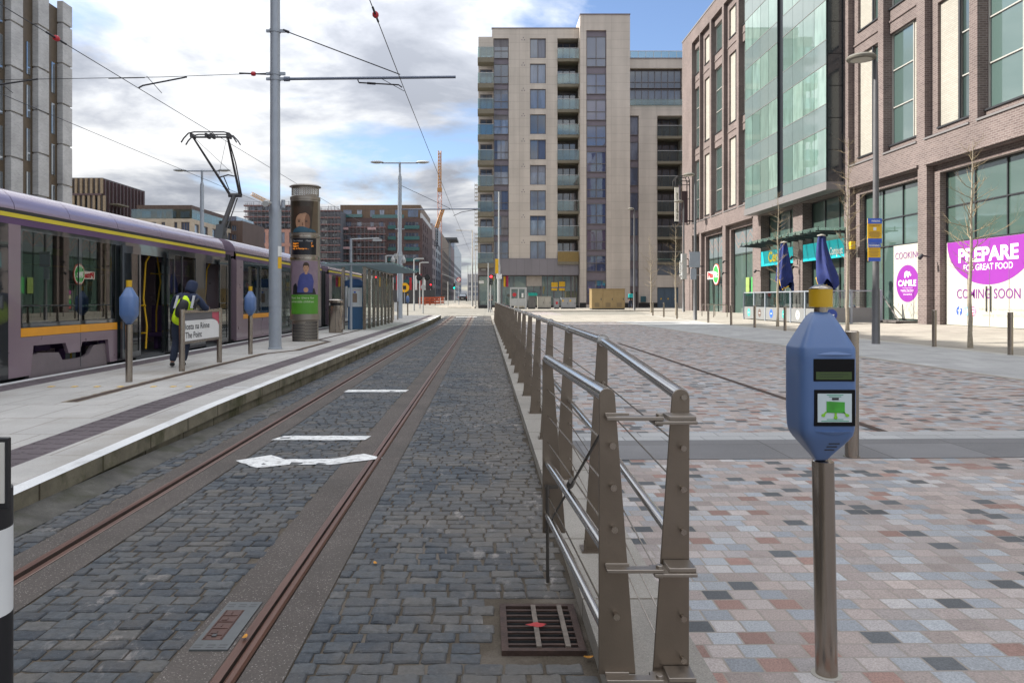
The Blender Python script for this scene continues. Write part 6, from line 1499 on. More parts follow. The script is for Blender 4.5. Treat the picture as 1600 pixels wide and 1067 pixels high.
# hanging signs
def pitta_sign():
    X = FX-.06; P = PX(X); t = thing('shop_sign', 'white and green PitaPit sign fixed over the shop door', 'shop sign', (X, 62.8, 3.4))
    k = MB(); k.prism([(62.3, 3.15), (64.9, 3.15), (64.9, 3.80), (62.3, 3.80)], P, 0, .06); k.build('board', mat('sign_pale', (.62, .58, .54), .5), t)
    cy, cz = 62.4, 3.5
    k = MB(); disk(k, P, cy, cz, .86, -.03, .06); k.build('red_ring', mat('sign_salmon', (.5, .12, .08), .5), t); k = MB(); disk(k, P, cy, cz, .79, -.04, -.03); d = k.build('disk', white, t)
    k = MB(); disk(k, P, cy, cz, .70, -.05, -.04); k.build('green_disk', mat('sign_green', (.04, .33, .07), .5), d)
    k = MB(); k.text('Pita', (X-.01, 64.75, 3.28), (0, -1, 0), (0, 0, 1), .44, width=1.5, bold=.05); k.build('lettering', red, t)
    k = MB(); k.text('Pit', (X-.056, 62.95, 3.28), (0, -1, 0), (0, 0, 1), .48, width=1.05, bold=.05); k.build('lettering_white', white, d)
pitta_sign()
def cage_sign():
    y = 69; x = lambda p: (p-758)*y/F; z = lambda p: 1.5-(p-467)*y/F
    t = thing('hanging_sign', 'tall white vertical hotel sign in a black cage high on the building corner', 'hanging sign', (x(1060), y, z(345)))
    MB().box(x(1054.6), x(1060.8), y, y+.12, z(346), z(293)).build('board', mat('sign_cream', (.68, .66, .60), .5), t)
    MB().box(x(1061.5), x(1064), y+.1, y+.2, z(348), z(288)).build('side_board', mat('sign_violet', (.09, .075, .10), .5), t)
    MB().box(x(1066.5), x(1076), y+.3, y+.36, z(348), z(298)).build('back_board', mat('sign_plum', (.045, .022, .028), .6), t)
    k = MB()
    pts = [(1055.5, 281), (1059.5, 275), (1075, 275), (1077.5, 283)]
    for dy in (0, .9):
        k.tube([(x(p), y+dy, z(q)) for p, q in [(1055.5, 293)]+pts+[(1077.5, 350), (1055.5, 350)]], .05, 5)
    for p, q in pts+[(1077.5, 310), (1077.5, 350), (1055.5, 350)]: k.cyl((x(p), y, z(q)), (x(p), y+.9, z(q)), .04, n=5)
    for q in (283, 289): k.cyl((x(1056), y, z(q)), (x(1077), y, z(q)), .035, n=5)
    k.cyl((x(1066), y+.4, z(345)), (FX-.003, y+.4, z(345)), .06); k.build('cage', black, t)
    k = MB(); k.text('the gibson hotel', (x(1059.3), y-.01, z(343)), (0,0,1), (-1,0,0), .17, width=2.4, bold=.03); k.build('lettering', mat('sign_ink2', (.12, .11, .08), .5, 0, 0), t)
cage_sign()
def small_cage():
    y = 66; x = lambda p: (p-758)*y/F; z = lambda p: 1.5-(p-467)*y/F
    t = thing('hanging_sign', 'small black and white sign in a black bracket low on the building corner', 'hanging sign', (x(1070), y, z(425)))
    MB().box(x(1062.5), x(1067), y, y+.1, z(427), z(408)).build('board', white, t)
    k = MB(); k.text('ODEON', (x(1066.2), y-.01, z(426.3)), (0,0,1), (-1,0,0), .16, width=.92, bold=.06); k.build('lettering', black, t)
    MB().box(x(1068), x(1073.5), y+.2, y+.3, z(428), z(406)).build('back_board', black, t)
    k = MB(); k.tube([(x(1067), y, z(408)), (x(1069), y, z(404.5)), (x(1075), y, z(404.5)), (x(1076.5), y, z(408)), (x(1076.5), y, z(428)), (x(1067), y, z(428))], .045, 5); k.cyl((x(1072), y+.25, z(416)), (FX-.003, y+.25, z(416)), .05); k.build('bracket', black, t)
    k = MB(); k.cyl((x(1062), y, z(431)), (x(1066), y, z(430)), .12); k.cyl((x(1066), y, z(430)), (FX-.003, y, z(430)), .03); k.build('camera', MC['camera_white'], t)
small_cage()
k = MB(); yb = 34.5; k.box(FX-.25, FX+.0, 39.05, 39.55, 4.05, 4.45); tag(k.build('alarm_box', yellow, loc=(FX-.1, 39.3, 4.2), bevel=.03), 'small yellow alarm box on the brick pier right of the teal signs', 'alarm box')

# ================================================================ apartment block
m_apt = panelmat('beige_cladding', (.52, .46, .40), (.41, .355, .305), 3.1, .95, .02, .03, .7, .08, 0, .12)
m_purp = mat('purple_grey_panel', (.17, .145, .17), .5, .1, .08)
m_fasc = panelmat('grey_fascia', (.20, .185, .20), (.13, .12, .13), .86, 3, .015, .05, .5, .05)
m_aw = glass_facade('apartment_glass', (.04, .075, .16), .10, .6, .02, (.22, .24, .30)); m_strip = glass_facade('stair_glass', (.045, .065, .16), .10, .4, .02, (.085, .05, .085), False)
m_balc = glass_clear('balcony_glass', (.60, .74, .74), .10); m_slab = mat('balcony_slab', (.17, .15, .11), .8, 0, .15)
m_in = mat('recess_wall', (.11, .10, .09), .8, 0, .1); m_plinth = mat('black_plinth', (.012, .012, .014), .4)
m_fr = mat('apartment_frame', (.13, .115, .12), .5, .1, .05)
m_curt = [mat('curtain_%s' % n_, c, .8, 0, .22, 5, stretch=(1, 1, .05)) for n_, c in (('white', (.20, .21, .25)), ('beige', (.17, .16, .17)), ('blue', (.07, .10, .18)))]
def curtains(w_, P, u0, u1, v0, v1, d):
    r = random.random(); mid_ = (u0+u1)/2
    def piece(a, b, c, e, nm): k = MB(); k.face([P(a, c, d-.024), P(b, c, d-.024), P(b, e, d-.024), P(a, e, d-.024)]); k.build(nm, random.choice(m_curt), w_)
    if r < .3: piece(mid_+.05, u1-.08, v0+.07, v1-.07, 'curtain')
    elif r < .5: piece(u0+.08, u1-.08, v1-.07-(v1-v0)*random.uniform(.15, .4), v1-.07, 'blind')
    elif r < .7: piece(u0+.08, u0+.08+(u1-u0)*.2, v0+.07, v1-.07, 'curtain'); piece(u1-.08-(u1-u0)*.2, u1-.08, v0+.07, v1-.07, 'curtain')
def apartments():
    Y = 86.0; X = lambda p: (p-758)*Y/F; Z = lambda p: 1.5-(p-467)*Y/F; zb = .52
    t = thing('apartment_block', 'tall beige apartment block with balconies and purple grey window strips', 'building', (X(900), Y, zb))
    P = PY(Y); PT = PY(Y-.9)
    rows = [(60.3+39.55*k, 60.3+39.55*k+31) for k in range(9)]
    wins = [(X(828), X(853), Z(b), Z(a)) for a, b in rows]
    rec = [(X(871), X(904), Z(404), Z(60.3))]
    B = MB(); Ztop = Z(45)
    B.wall(P, X(795), X(905), Z(404), Ztop, wins+rec, .22)
    B.wall(P, X(747.5), X(795), Z(404), Z(58), [(X(749), X(770.3), Z(404), Z(73)), (X(770.9), X(794.9), Z(404), Z(60.3))], .3)
    B.box(X(769), X(795), Y, Y+.4, Z(58)+.002, Ztop)
    B.box(X(747.5), X(905), Y+1.8, Y+16, Z(404), Z(58)-.1); B.box(X(769), X(905), Y+.45, Y+16, Z(58)-.09, Ztop-.01)
    B.box(X(769), X(769)+.3, Y+.4, Y+16, Z(58)-.1, Ztop-.02)
    B.box(X(795.2), X(828)-.001, Y+.25, Y+1.8, Z(404), Z(60)); B.box(X(853)+.001, X(871)-.002, Y+.25, Y+1.8, Z(404), Z(60)); 
    B.wall(PT, X(905), X(982), zb, Z(28), [(X(914.5), X(945.5), Z(476), Z(52))], .25); B.box(X(905), X(914.4), Y-.64, Y+16, zb, Z(28)-.01); B.box(X(945.6), X(982), Y-.64, Y+16, zb, Z(28)-.01); B.box(X(914.4), X(945.6), Y-.55, Y+16, zb, Z(28)-.01)
    B.box(X(905)-.001, X(905)+.01, Y-.88, Y+16, Z(45), Z(28)-.02)
    # right wing
    B.wall(P, X(982), X(1072), zb, Z(165), [(X(983.5), X(998), Z(482), Z(181)), (X(1027), X(1066), Z(404), Z(181)), (X(1027), X(1060), zb-.05, Z(449)), (X(985), X(996), zb-.05, Z(456))], .3)
    B.wall(P, X(982), X(1072), Z(165), Z(92), [(X(983), X(1066), Z(165), Z(107))], .3)
    B.box(X(982), X(1072), Y+2.0, Y+16, zb, Z(93)); B.box(X(982), X(983.4), Y+.32, Y+2, zb, Z(93)); B.box(X(998.1), X(1026.9), Y+.32, Y+2, zb, Z(166)); B.box(X(1066.2), X(1072), Y+.32, Y+2, zb, Z(93)); B.box(X(983.4), X(1066.2), Y+.32, Y+2, Z(107)+.01, Z(93)); B.box(X(983.5), X(1072), Y+.3, Y+2, Z(181)+.01, Z(166))
    B.build('wall', m_apt, t)
    MB().box(X(768), X(905), Y-.06, Y+.4, Ztop, Ztop+.09).build('coping', m_purp, t); MB().box(X(904.5), X(982.5), Y-.97, Y+.4, Z(28), Z(28)+.1).build('coping', m_purp, t); MB().box(X(982.5), X(1072), Y-.06, Y+.4, Z(92), Z(92)+.09).build('coping', m_purp, t)
    # window column
    for u0, u1, v0, v1 in wins: curtains(window(t, P, u0, u1, v0, v1, .2, 2, 1, m_fr, m_aw, .07, .12, splits=None), P, u0, u1, v0, v1, .2)
    # corner glazing with spandrels
    k = MB(); k.prism([(X(770.9), Z(404)), (X(794.9), Z(404)), (X(794.9), Z(60.3)), (X(770.9), Z(60.3))], P, .24, .28); k.build('corner_panel', m_purp, t)
    for a, b in rows: curtains(window(t, P, X(771.5), X(794.5), Z(b), Z(a), .20, 2, 1, m_fr, m_aw, .06, .1, splits=[Z(b)+.85]), P, X(771.5), X(794.5), Z(b), Z(a), .2)
    # left balconies: recess, projecting slab and glass screen
    for a, b in rows:
        zf = Z(b+4.5); k = MB(); k.box(X(746.5), X(771.5), Y-1.3, Y+.25, zf-.5, zf-.0); bal = k.build('balcony', m_slab, t)
        k = MB(); k.box(X(746.8), X(771), Y-1.28, Y-1.26, zf+.05, zf+1.15); k.box(X(746.8), X(746.8)+.02, Y-1.25, Y+.2, zf+.05, zf+1.15); k.build('glass_screen', m_balc, bal)
        k = MB(); k.box(X(746.8), X(771), Y-1.29, Y-1.25, zf+1.15, zf+1.2); k.build('handrail', galv_l, bal)
        window(t, P, X(750), X(769.5), zf+.01, zf+2.35, 1.6, 2, 1, m_fr, m_aw, .08, .1, 'balcony_door')
    # middle balconies inside the recess
    k = MB(); k.prism([(X(871), Z(404)), (X(904), Z(404)), (X(904), Z(60.3)), (X(871), Z(60.3))], P, 1.68, 1.75); k.build('recess_wall', m_in, t)
    for i, (a, b) in enumerate(rows):
        zf = Z(b+1.5); bal = MB().box(X(871.1), X(904.5), Y-.25, Y+1.65, zf-.32, zf).build('balcony', m_slab, t)
        if i == 8: MB().box(X(871.2), X(904), Y-.22, Y-.18, zf, zf+1.15).build('wooden_screen', mat('screen_wood', (.22, .15, .05), .7, 0, .3, 5, stretch=(6, 1, .3)), bal)
        else: MB().box(X(871.2), X(904), Y-.22, Y-.20, zf+.04, zf+1.12).build('glass_screen', m_balc, bal)
        MB().box(X(871.2), X(904), Y-.24, Y-.18, zf+1.15, zf+1.2).build('handrail', galv_l, bal)
        window(t, P, X(871.5), X(903), zf+.02, zf+2.3, 1.66, 3, 1, m_fr, m_aw, .1, .1, 'balcony_door')
    # stair window strip in the tower
    k = MB(); k.prism([(X(914.5), Z(476)), (X(945.5), Z(476)), (X(945.5), Z(52)), (X(914.5), Z(52))], PT, .24, .28); k.build('strip_panel', m_purp, t)
    for a, b in [(61, 108)]+[(118.5+40.2*j, 150.5+40.2*j) for j in range(7)]+[(400, 425), (438, 473)]:
        window(t, PT, X(914.8), X(945.2), Z(b), Z(a), .22, 2, 1, m_fr, m_strip, .07, .1, splits=[Z(b)+.95])
    # right wing strip, setback glazing, balconies
    k = MB(); k.prism([(X(983.5), Z(482)), (X(998), Z(482)), (X(998), Z(181)), (X(983.5), Z(181))], P, .28, .31); k.build('strip_panel', m_purp, t)
    for j in range(7): window(t, P, X(983.8), X(997.7), Z(211+39.5*j), Z(182+39.5*j), .25, 1, 1, m_fr, m_aw, .06, .1)
    for j in range(2):
        window(t, P, X(983.5), X(1065.5), Z(137+27*j), Z(109+30*j), .5, 8, 1, m_fr, m_aw, .06, .1, 'glazed_screen', splits=[Z(137+27*j)+.7])
    MB().box(X(983), X(1066), Y-.2, Y-.18, Z(165), Z(156)).build('terrace_glass', m_balc, t)
    k = MB(); k.box(X(982), X(1066), Y+.05, Y+.07, Z(91), Z(80.5)); k.build('roof_glass', m_balc, t); k = MB(); k.box(X(982), X(1066), Y+.04, Y+.08, Z(80.5), Z(79.5))
    for p in range(985, 1066, 12): k.box(X(p), X(p)+.05, Y+.04, Y+.08, Z(91), Z(80.5))
    k.build('roof_rail', galv_l, t)
    k = MB(); k.prism([(X(1027), Z(404)), (X(1066), Z(404)), (X(1066), Z(181)), (X(1027), Z(181))], P, 1.9, 1.95); k.build('recess_wall', m_in, t)
    for j in range(6):
        zf = Z(213+39.3*j); bal = MB().box(X(1027.1), X(1066), Y-.15, Y+1.88, zf-.3, zf).build('balcony', m_slab, t)
        MB().box(X(1027.2), X(1065.8), Y-.12, Y-.10, zf+.04, zf+1.12).build('glass_screen', m_balc, bal); MB().box(X(1027.2), X(1065.8), Y-.14, Y-.08, zf+1.15, zf+1.2).build('handrail', galv_l, bal)
        window(t, P, X(1028), X(1065), zf+.02, zf+2.3, 1.88, 3, 1, m_fr, m_aw, .1, .1, 'balcony_door')
    MB().prism([(X(1027), Z(430)), (X(1066), Z(430)), (X(1066), Z(406)), (X(1027), Z(406))], P, -.02, .02).build('louvre_panel', panelmat('louvre', (.12, .135, .16), (.06, .07, .09), 9, .16, .03, .05), t)
    for j in range(3):
        a = 1027.5+11*j; d = MB().box(X(a), X(a+10.7), Y+.1, Y+.2, zb, Z(449.5)).build('service_door', mat('service_blue', (.075, .11, .15), .5, 0, .1), t)
        k = MB(); k.prism([(X(a+4.4), Z(468)), (X(a+7), Z(468)), (X(a+5.7), Z(465))], PY(Y+.09), 0, .01); k.build('warning_sign', yellow, d)
    MB().box(X(985), X(996), Y+.15, Y+.25, zb, Z(456.5)).build('entrance_door', mat('entrance_brown', (.04, .03, .028), .5), t)
    MB().box(X(1001), X(1009), Y-.12, Y-.003, Z(472), Z(463)).build('post_box', mat('postbox_teal', (.03, .09, .11), .5), t)
    # ground floor shop
    MB().box(X(747.5), X(904), Y-.12, Y+1.5, Z(430), Z(404.2)).build('fascia', m_fasc, t)
    sh = [(748, 784), (784, 823), (823, 846), (846, 866), (866, 893), (893, 904)]
    for a, b in sh: window(t, P, X(a), X(b), Z(477.5), Z(430.5), .6, 2, 1, m_fr, m_shop, .07, .12, 'shop_window')
    MB().box(X(823), X(846.8), Y+.35, Y+.45, Z(447), Z(431)).build('blind', mat('blind_beige', (.36, .32, .28), .7), t)
    B2 = MB(); B2.box(X(747), X(904), Y+.62, Y+1.7, zb, Z(430)); B2.box(X(747.5), X(904), Y+.1, Y+.6, zb-.3, Z(477.5)-.01); B2.build('shop_base', m_plinth, t)
    MB().box(X(904), X(914), Y-.96, Y-.89, zb-.3, Z(473)).build('plinth', m_plinth, t); MB().box(X(946), X(982), Y-.96, Y-.89, zb-.3, Z(473)).build('plinth', m_plinth, t); MB().box(X(998), X(1027), Y-.06, Y-.002, zb-.3, Z(473)).build('plinth', m_plinth, t)
    py = Y+.42
    Pp = PY(py)
    for a, b, c, d, m in ((778, 781.5, 447, 434, yellow), (787, 791, 448, 432, yellow), (790, 794.5, 448, 431, mat('magenta_poster', (.35, .02, .08), .5)), (862, 872, 449, 441, yellow), (874, 883.5, 448, 440, yellow), (862, 871, 454, 450, yellow), (874, 883, 454, 450, yellow), (748, 756, 443, 438.5, white), (797, 801, 452, 434, MC['zigzag_grey'])):
        k = MB(); k.prism([(X(a), Z(c)), (X(b), Z(c)), (X(b), Z(d)), (X(a), Z(d))], Pp, 0, .02); k.build('window_poster', m, t)
    for a, b in ((862, 872), (874, 883.5)): k = MB(); k.prism([(X(a), Z(449.8)), (X(b), Z(449.8)), (X(b), Z(448.6)), (X(a), Z(448.6))], PY(py-.01), 0, .02); k.build('window_poster', blue, t)
    k = MB(); k.cyl((X(753), Y-.12, Z(421)), (X(753), Y-.5, Z(422)), .05); k.box(X(752), X(759), Y-.6, Y-.4, Z(423), Z(420.5)); k.build('wall_camera', galv_l, t)
    # fine details: vents beside the windows
    k = MB()
    for a, b in rows:
        for p, q in ((815.5, 2.5), (819.5, 2.5), (817.7, -1)): k.cyl((X(p), Y-.003, Z(a+q)), (X(p), Y-.03, Z(a+q)), .06, n=8)
    k.build('wall_vents', m_purp, t)
    # side bays seen at the left edge: slatted screens
    for j in range(8):
        zz = Z(285+24*j) if 0 else Z(100+39.55*j)
        k = MB()
        for q in range(5): k.box(X(741), X(746.8), Y+2.6+.02*q, Y+2.62+.02*q, zz-.9+.45*q, zz-.72+.45*q)
        for q in (0, .5, .98): k.box(X(741)+(X(746.8)-X(741)-.04)*q, X(741)+(X(746.8)-X(741)-.04)*q+.04, Y+2.56, Y+2.6, zz-.9, zz+1.2)
        if j > 4: k.build('side_screen', galv_l, t)
apartments()
# ================================================================ left and distant buildings
m_tbrick = brickmat('grey_brick', (.34, .335, .335), (.42, .415, .41), (.44, .43, .42), .3, .1, .014)
m_tbk = mat('tower_bronze', (.095, .07, .045), .5, .3, .15)
m_tw = glass_facade('tower_glass', (.03, .045, .06), .30, .4)
def tower():
    XF_ = -33.6
    t = thing('grey_tower', 'tall grey brick tower with stacked fluted piers at the left edge', 'building', (XF_-10, 55, 0))
    # bronze body; the part nearer the camera is the taller one
    B = MB(); B.box(-60, XF_-.46, 52, 61.75, -.2, 24.6); B.box(-60, XF_-.46, -35, 51.99, -.2, 39); B.build('wall', m_tbk, t)
    ph_ = 3.22
    def pier(y0, y1, ztop, off):
        k = MB(); z = off-ph_*9
        while z < ztop-.3:
            a = max(z, -.2); b = min(z+ph_-.14, ztop)
            if b > a+.2:
                s = .0
                k.box(XF_-.48, XF_, y0, y1, a, b); k.box(XF_-.46, XF_-.12, y0+.1, y1-.1, b, min(b+.14, ztop))
            z += ph_
        k.build('pier', m_tbrick, t, bevel=.03)
    ys = 59.3
    pier(60.6, 62.0, 25.2, 4.2); pier(57.3, 58.7, 28.5, 6.1); pier(54.0, 55.4, 36, 5.2)
    for i in range(9): pier(50.8-3.2*i, 52.2-3.2*i, 39, 2.0*(i % 3)+1)
    for i in range(11):
        y0 = 58.75-3.25*i; zt = 23.6 if i < 2 else 38
        for j in range(12):
            z = 1.6+3.22*j+.5*(i % 2)
            if z+2.8 > zt: break
            MB().box(XF_-.459, XF_-.41, y0+1.0, y0+1.45, z, z+2.4).build('window', m_tw, t)
tower()
def block(name, lab, x0, x1, y0, y1, z1, wm_, wins=(), cat='building', z0=None, side=(), gm=None, fm=None, roofh=.3, ret=False, grp=None):
    z0 = gY(y0)-.3 if z0 is None else z0
    t = thing(name, lab, cat, ((x0+x1)/2, y0, z0), grp)
    PyF = PY(y0); Pp = PXp(x1)
    B = MB(); B.wall(PyF, x0, x1, z0, z1, [w_[:4] for w_ in wins], .25); B.wall(Pp, y0, y1, z0, z1, [w_[:4] for w_ in side], .25)
    B.box(x0, x1-.35, y0+.35, y1, z0, z1-.01); B.box(x0+.0, x1-.002, y1-.3, y1, z0, z1-.02); B.face([(x0, y0, z1), (x1, y0, z1), (x1, y1, z1), (x0, y1, z1)]); B.face([(x0, y0, z0), (x0, y1, z0), (x0, y1, z1), (x0, y0, z1)])
    B.build('wall', wm_, t)
    gm = gm or m_aw; fm = fm or m_fr
    for ws, P in ((wins, PyF), (side, Pp)):
        for w_ in ws:
            window(t, P, w_[0], w_[1], w_[2], w_[3], .22, w_[4] if len(w_) > 4 else 2, 1, fm, gm, .1, .12)
    return t
def scr(y): return (lambda p: (p-758)*y/F), (lambda p: 1.5-(p-467)*y/F)
# brown finned block
def finned():
    y = 112; X, Z = scr(y); t = block('office_block', 'timber and glass finned block behind the grey tower', X(60), X(160), y, y+14, Z(278), mat('fin_dark', (.085, .07, .065), .4, .1), [(X(a), X(a+5.5), Z(q+22), Z(q), 1) for a in (67, 83, 99, 115, 131, 147) for q in (281, 307)], gm=m_tw)
    for i, p in enumerate(range(62, 160, 8)):
        for q in (0, 1): MB().box(X(p+(4 if q else 0)), X(p+(4 if q else 0))+.32, y-.25, y-.003, Z(303+27*q), Z(279+27*q)).build('timber_fin', mat('timber_fin_m', (.26, .195, .125), .7, 0, .2), t)
    k = MB()
    for q in (304, 330): k.box(X(60), X(160), y-.3, y-.26, Z(q)-.15, Z(q)+.1)
    k.build('floor_band', mat('plum_metal', (.10, .062, .065), .5, .2), t)
    XR = X(160)
    for i in range(12): MB().box(XR+.003, XR+.3, y+.2+1.15*i, y+.4+1.15*i, gY(y), Z(278)-.2).build('metal_fin', MC['plum_metal'], t)
    MB().box(XR+.3, XR+1.6, y+1.5, y+5, Z(318), Z(316)).build('balcony', m_slab, t)
finned()
m_tan = brickmat('tan_brick', (.34, .275, .20), (.40, .33, .25), (.42, .38, .33), .3, .1, .014)
m_brclad = panelmat('brown_cladding', (.095, .062, .05), (.06, .04, .035), .5, 40, .02, .06, .6)
def tan_block():
    y = 104; X, Z = scr(y)
    t = block('apartment_block', 'tan brick flats with a dark brown top floor behind the tram roof', X(205), X(300), y, y+18, Z(342), m_tan, [(X(a), X(a+b), Z(q+18), Z(q), n) for q in (347, 372) for a, b, n in ((212, 12, 3), (236, 8, 2), (252, 6, 2), (272, 5, 1), (283, 13, 3))], side=[(y+1+3.4*i, y+2.6+3.4*i, Z(q+17), Z(q), 1) for i in range(5) for q in (349, 374)])
    x0, x1 = X(207.5), X(294); za, zb = Z(342)+.02, Z(319)
    top = MB().box(x0, x1, y+1.2, y+16, za, zb).build('top_floor', m_brclad, t)
    for a, b in ((216, 230), (240, 247), (250.5, 254), (263, 270), (277, 291)):
        MB().box(X(a), X(b), y+1.12, y+1.19, Z(339), Z(329)).build('window', m_aw, top)
    MB().box(x1+.003, x1+.08, y+3, y+4.5, Z(338), Z(329)).build('window', m_aw, top); MB().box(x1+.003, x1+.08, y+9, y+10.5, Z(338), Z(329)).build('window', m_aw, top)
    k = MB(); k.box(X(205), X(300), y+.05, y+.09, za, za+1.3); k.box(X(300)-.09, X(300)-.05, y+.1, y+18, za, za+1.3); k.build('glass_parapet', m_balc, t)
tan_block()
y = 120; X, Z = scr(y)
t = block('apartment_block', 'dark brown flats with a green glass roof storey beside the pantograph', X(334), X(379), y, y+12, Z(345), m_brclad, [(X(a), X(a+b), Z(q+9), Z(q), 2) for q in (352, 366, 382) for a, b in ((343, 6), (361.5, 8))])
MB().box(X(334), X(366), y+1, y+10, Z(345)+.02, Z(337)).build('glass_storey', m_aw, t)

# pink brick building under scaffold
m_pink = brickmat('pink_brick', (.36, .165, .125), (.42, .20, .155), (.42, .32, .27), .35, .12, .014)
m_scaf = mat('scaffold_tube', (.17, .17, .18), .4, .6, .1); m_board = mat('scaffold_board', (.17, .095, .09), .7, 0, .25); m_deck = mat('unfinished_wall', (.10, .105, .12), .8, 0, .2)
def scaffold(lab, x0, x1, y, z0, z1, nx, nz, seed, depth=1.4):
    rd = random.Random(seed); t = thing('scaffold', lab, 'scaffold', ((x0+x1)/2, y, z0), 'scaffolds on the building site')
    k = MB()
    for i in range(nx+1):
        x = x0+(x1-x0)*i/nx
        for d in (0, depth): k.cyl((x, y+d, z0), (x, y+d, z1+rd.uniform(.3, 1.6)), .07, n=5)
        for j in range(nz+1): k.cyl((x, y, z0+(z1-z0)*j/nz), (x, y+depth, z0+(z1-z0)*j/nz), .05, n=4)
    for i in range(0, nx, 3):
        for j in range(0, nz, 2): k.cyl((x0+(x1-x0)*i/nx, y-.05, z0+(z1-z0)*j/nz), (x0+(x1-x0)*min(nx, i+2)/nx, y-.05, z0+(z1-z0)*min(nz, j+2)/nz), .05, n=4)
    k.build('pole', m_scaf, t)
    k = MB(); k2 = MB()
    for j in range(1, nz+1):
        z = z0+(z1-z0)*j/nz
        k.box(x0-.6, x1+.6, y, y+depth, z-.10, z+.02); k.box(x0-.6, x1+.6, y-.04, y, z, z+.25)
        for h in (.6, 1.1): k2.cyl((x0-.4, y, z+h), (x1+.4, y, z+h), .05, n=4)
    k.build('board', m_board, t); k2.build('guard_rail', m_scaf, t)
    return t
y = 205; X, Z = scr(y); gz0 = 1.0
t = block('unfinished_building', 'pink brick building with unfinished upper floors behind scaffolding', X(377), X(470), y, y+16, Z(358), m_pink, [(X(a), X(a+w_), Z(b), Z(q), n) for q, b in ((363, 380), (385, 403), (408, 425), (430, 447)) for a, w_, n in ((382, 15, 3), (404.5, 10, 2), (419.5, 10, 2), (435, 10, 2), (452, 12, 2))])
MB().box(X(385), X(470), y+1.5, y+14, Z(358)+.02, Z(322)).build('upper_floors', m_deck, t)
for j in range(3):
    for i in range(7): MB().box(X(389+11.5*i), X(396+11.5*i), y+1.4, y+1.48, Z(354-12.5*j), Z(346-12.5*j)).build('window', m_aw, t)
scaffold('scaffold round the unfinished top floors of the pink brick building', X(385), X(470), y-.5, Z(357), Z(322), 14, 4, 3)
t = block('unfinished_building', 'grey concrete frame building under construction behind the advertising column', X(470), X(533), y-1, y+14, Z(330), m_deck, [(X(a), X(a+6), Z(q+8), Z(q), 2) for q in range(338, 440, 12) for a in (481, 495, 508, 521)], gm=m_tw)
for q in range(345, 420, 13): MB().box(X(504), X(512), y-1.6, y-1.003, Z(q+6.5), Z(q)).build('balcony_panel', white, t)
scaffold('tall scaffold over the concrete frame building beside the advertising column', X(468), X(532), y-3.5, gz0, Z(332), 12, 13, 5)

# dark brown corner flats, then the receding street front
m_dbrick = brickmat('dark_brick', (.075, .045, .042), (.10, .062, .058), (.12, .09, .085), .35, .12, .014)
def corner_flats():
    y = 212; X, Z = scr(y); x0, x1 = X(532), X(660)
    rows = [(347, 17.3*i) for i in range(6)]
    w_ = []
    for i in range(6):
        q = 346.5+16.9*i
        w_ += [(X(607), X(618), Z(q+11), Z(q), 3), (X(633), X(654), Z(q+11), Z(q), 4)]
        if i in (0, 1, 2, 3): w_ += [(X(536), X(549), Z(q+11), Z(q), 2), (X(557.5), X(565), Z(q+11), Z(q), 1), (X(578), X(584.5), Z(q+11), Z(q), 1), (X(592), X(599.5), Z(q+11), Z(q), 1)]
    sd = [(y+2.5+7*j, y+5+7*j, Z(q+11), Z(q), 1) for j in range(3) for q in (347, 364, 381, 398, 415)]
    t = block('apartment_block', 'dark brown brick corner flats with turquoise balconies at the street corner', x0, x1, y, y+40, Z(341), m_dbrick, w_, side=sd)
    zt = Z(341)+.02
    top = MB().box(X(531), X(657), y+.6, y+38, zt, Z(320)).build('top_floor', panelmat('bronze_cladding', (.13, .085, .055), (.09, .06, .04), .8, 40, .03, .08, .6), t)
    for a, b in ((536, 549), (557.5, 565), (578, 585), (593, 600), (617, 623), (637, 653)): MB().box(X(a), X(b), y+.5, y+.58, Z(339), Z(328)).build('window', m_aw, top)
    MB().box(x1-.6, x1-.2, y+.3, y+39, zt, Z(333)).build('parapet', mat('parapet_pale', (.40, .40, .40), .6), t)
    tq = mat('turquoise_glass', (.045, .12, .12), .08, 0, .1, spec=.9)
    for i in range(6):
        q = 346.5+16.9*i+6
        MB().box(X(606), X(619), y-.3, y-.2, Z(q+5.5), Z(q)).build('balcony', tq, t); MB().box(X(631.5), X(655.5), y-.3, y-.2, Z(q+5.5), Z(q)).build('balcony', tq, t)
    MB().box(X(581), X(631), y+.1, y+.2, zt, zt+.95).build('balcony', tq, t); MB().box(X(534), X(566), y+.1, y+.2, zt+.2, zt+1.1).build('balcony', tq, t)
    return X, Z
Xc, Zc = corner_flats()
y = 209; X, Z = scr(y)
scaffold('wide scaffold with pink sheeted boards across the front of the brown flats', X(528), X(600), y-.5, gz0, Z(356), 12, 11, 8)
for (a, b, q), lab in zip(((530, 545, 356), (575, 588, 356), (528, 536, 365), (532, 548, 386)), ('at the top left of the wide scaffold', 'at the top right of the wide scaffold', 'short one under the top left one of the wide scaffold', 'low on the wide scaffold above the shelter')):
    k = MB(); k.box(X(a), X(b), y-.9, y-.7, Z(q+3.5), Z(q)); tag(k.build('debris_sheet', mat('pink_sheet', (.42, .27, .27), .7), loc=(X(a), y-.8, Z(q))), 'pale pink debris sheet '+lab, 'debris sheet', 'debris sheets on the scaffold')
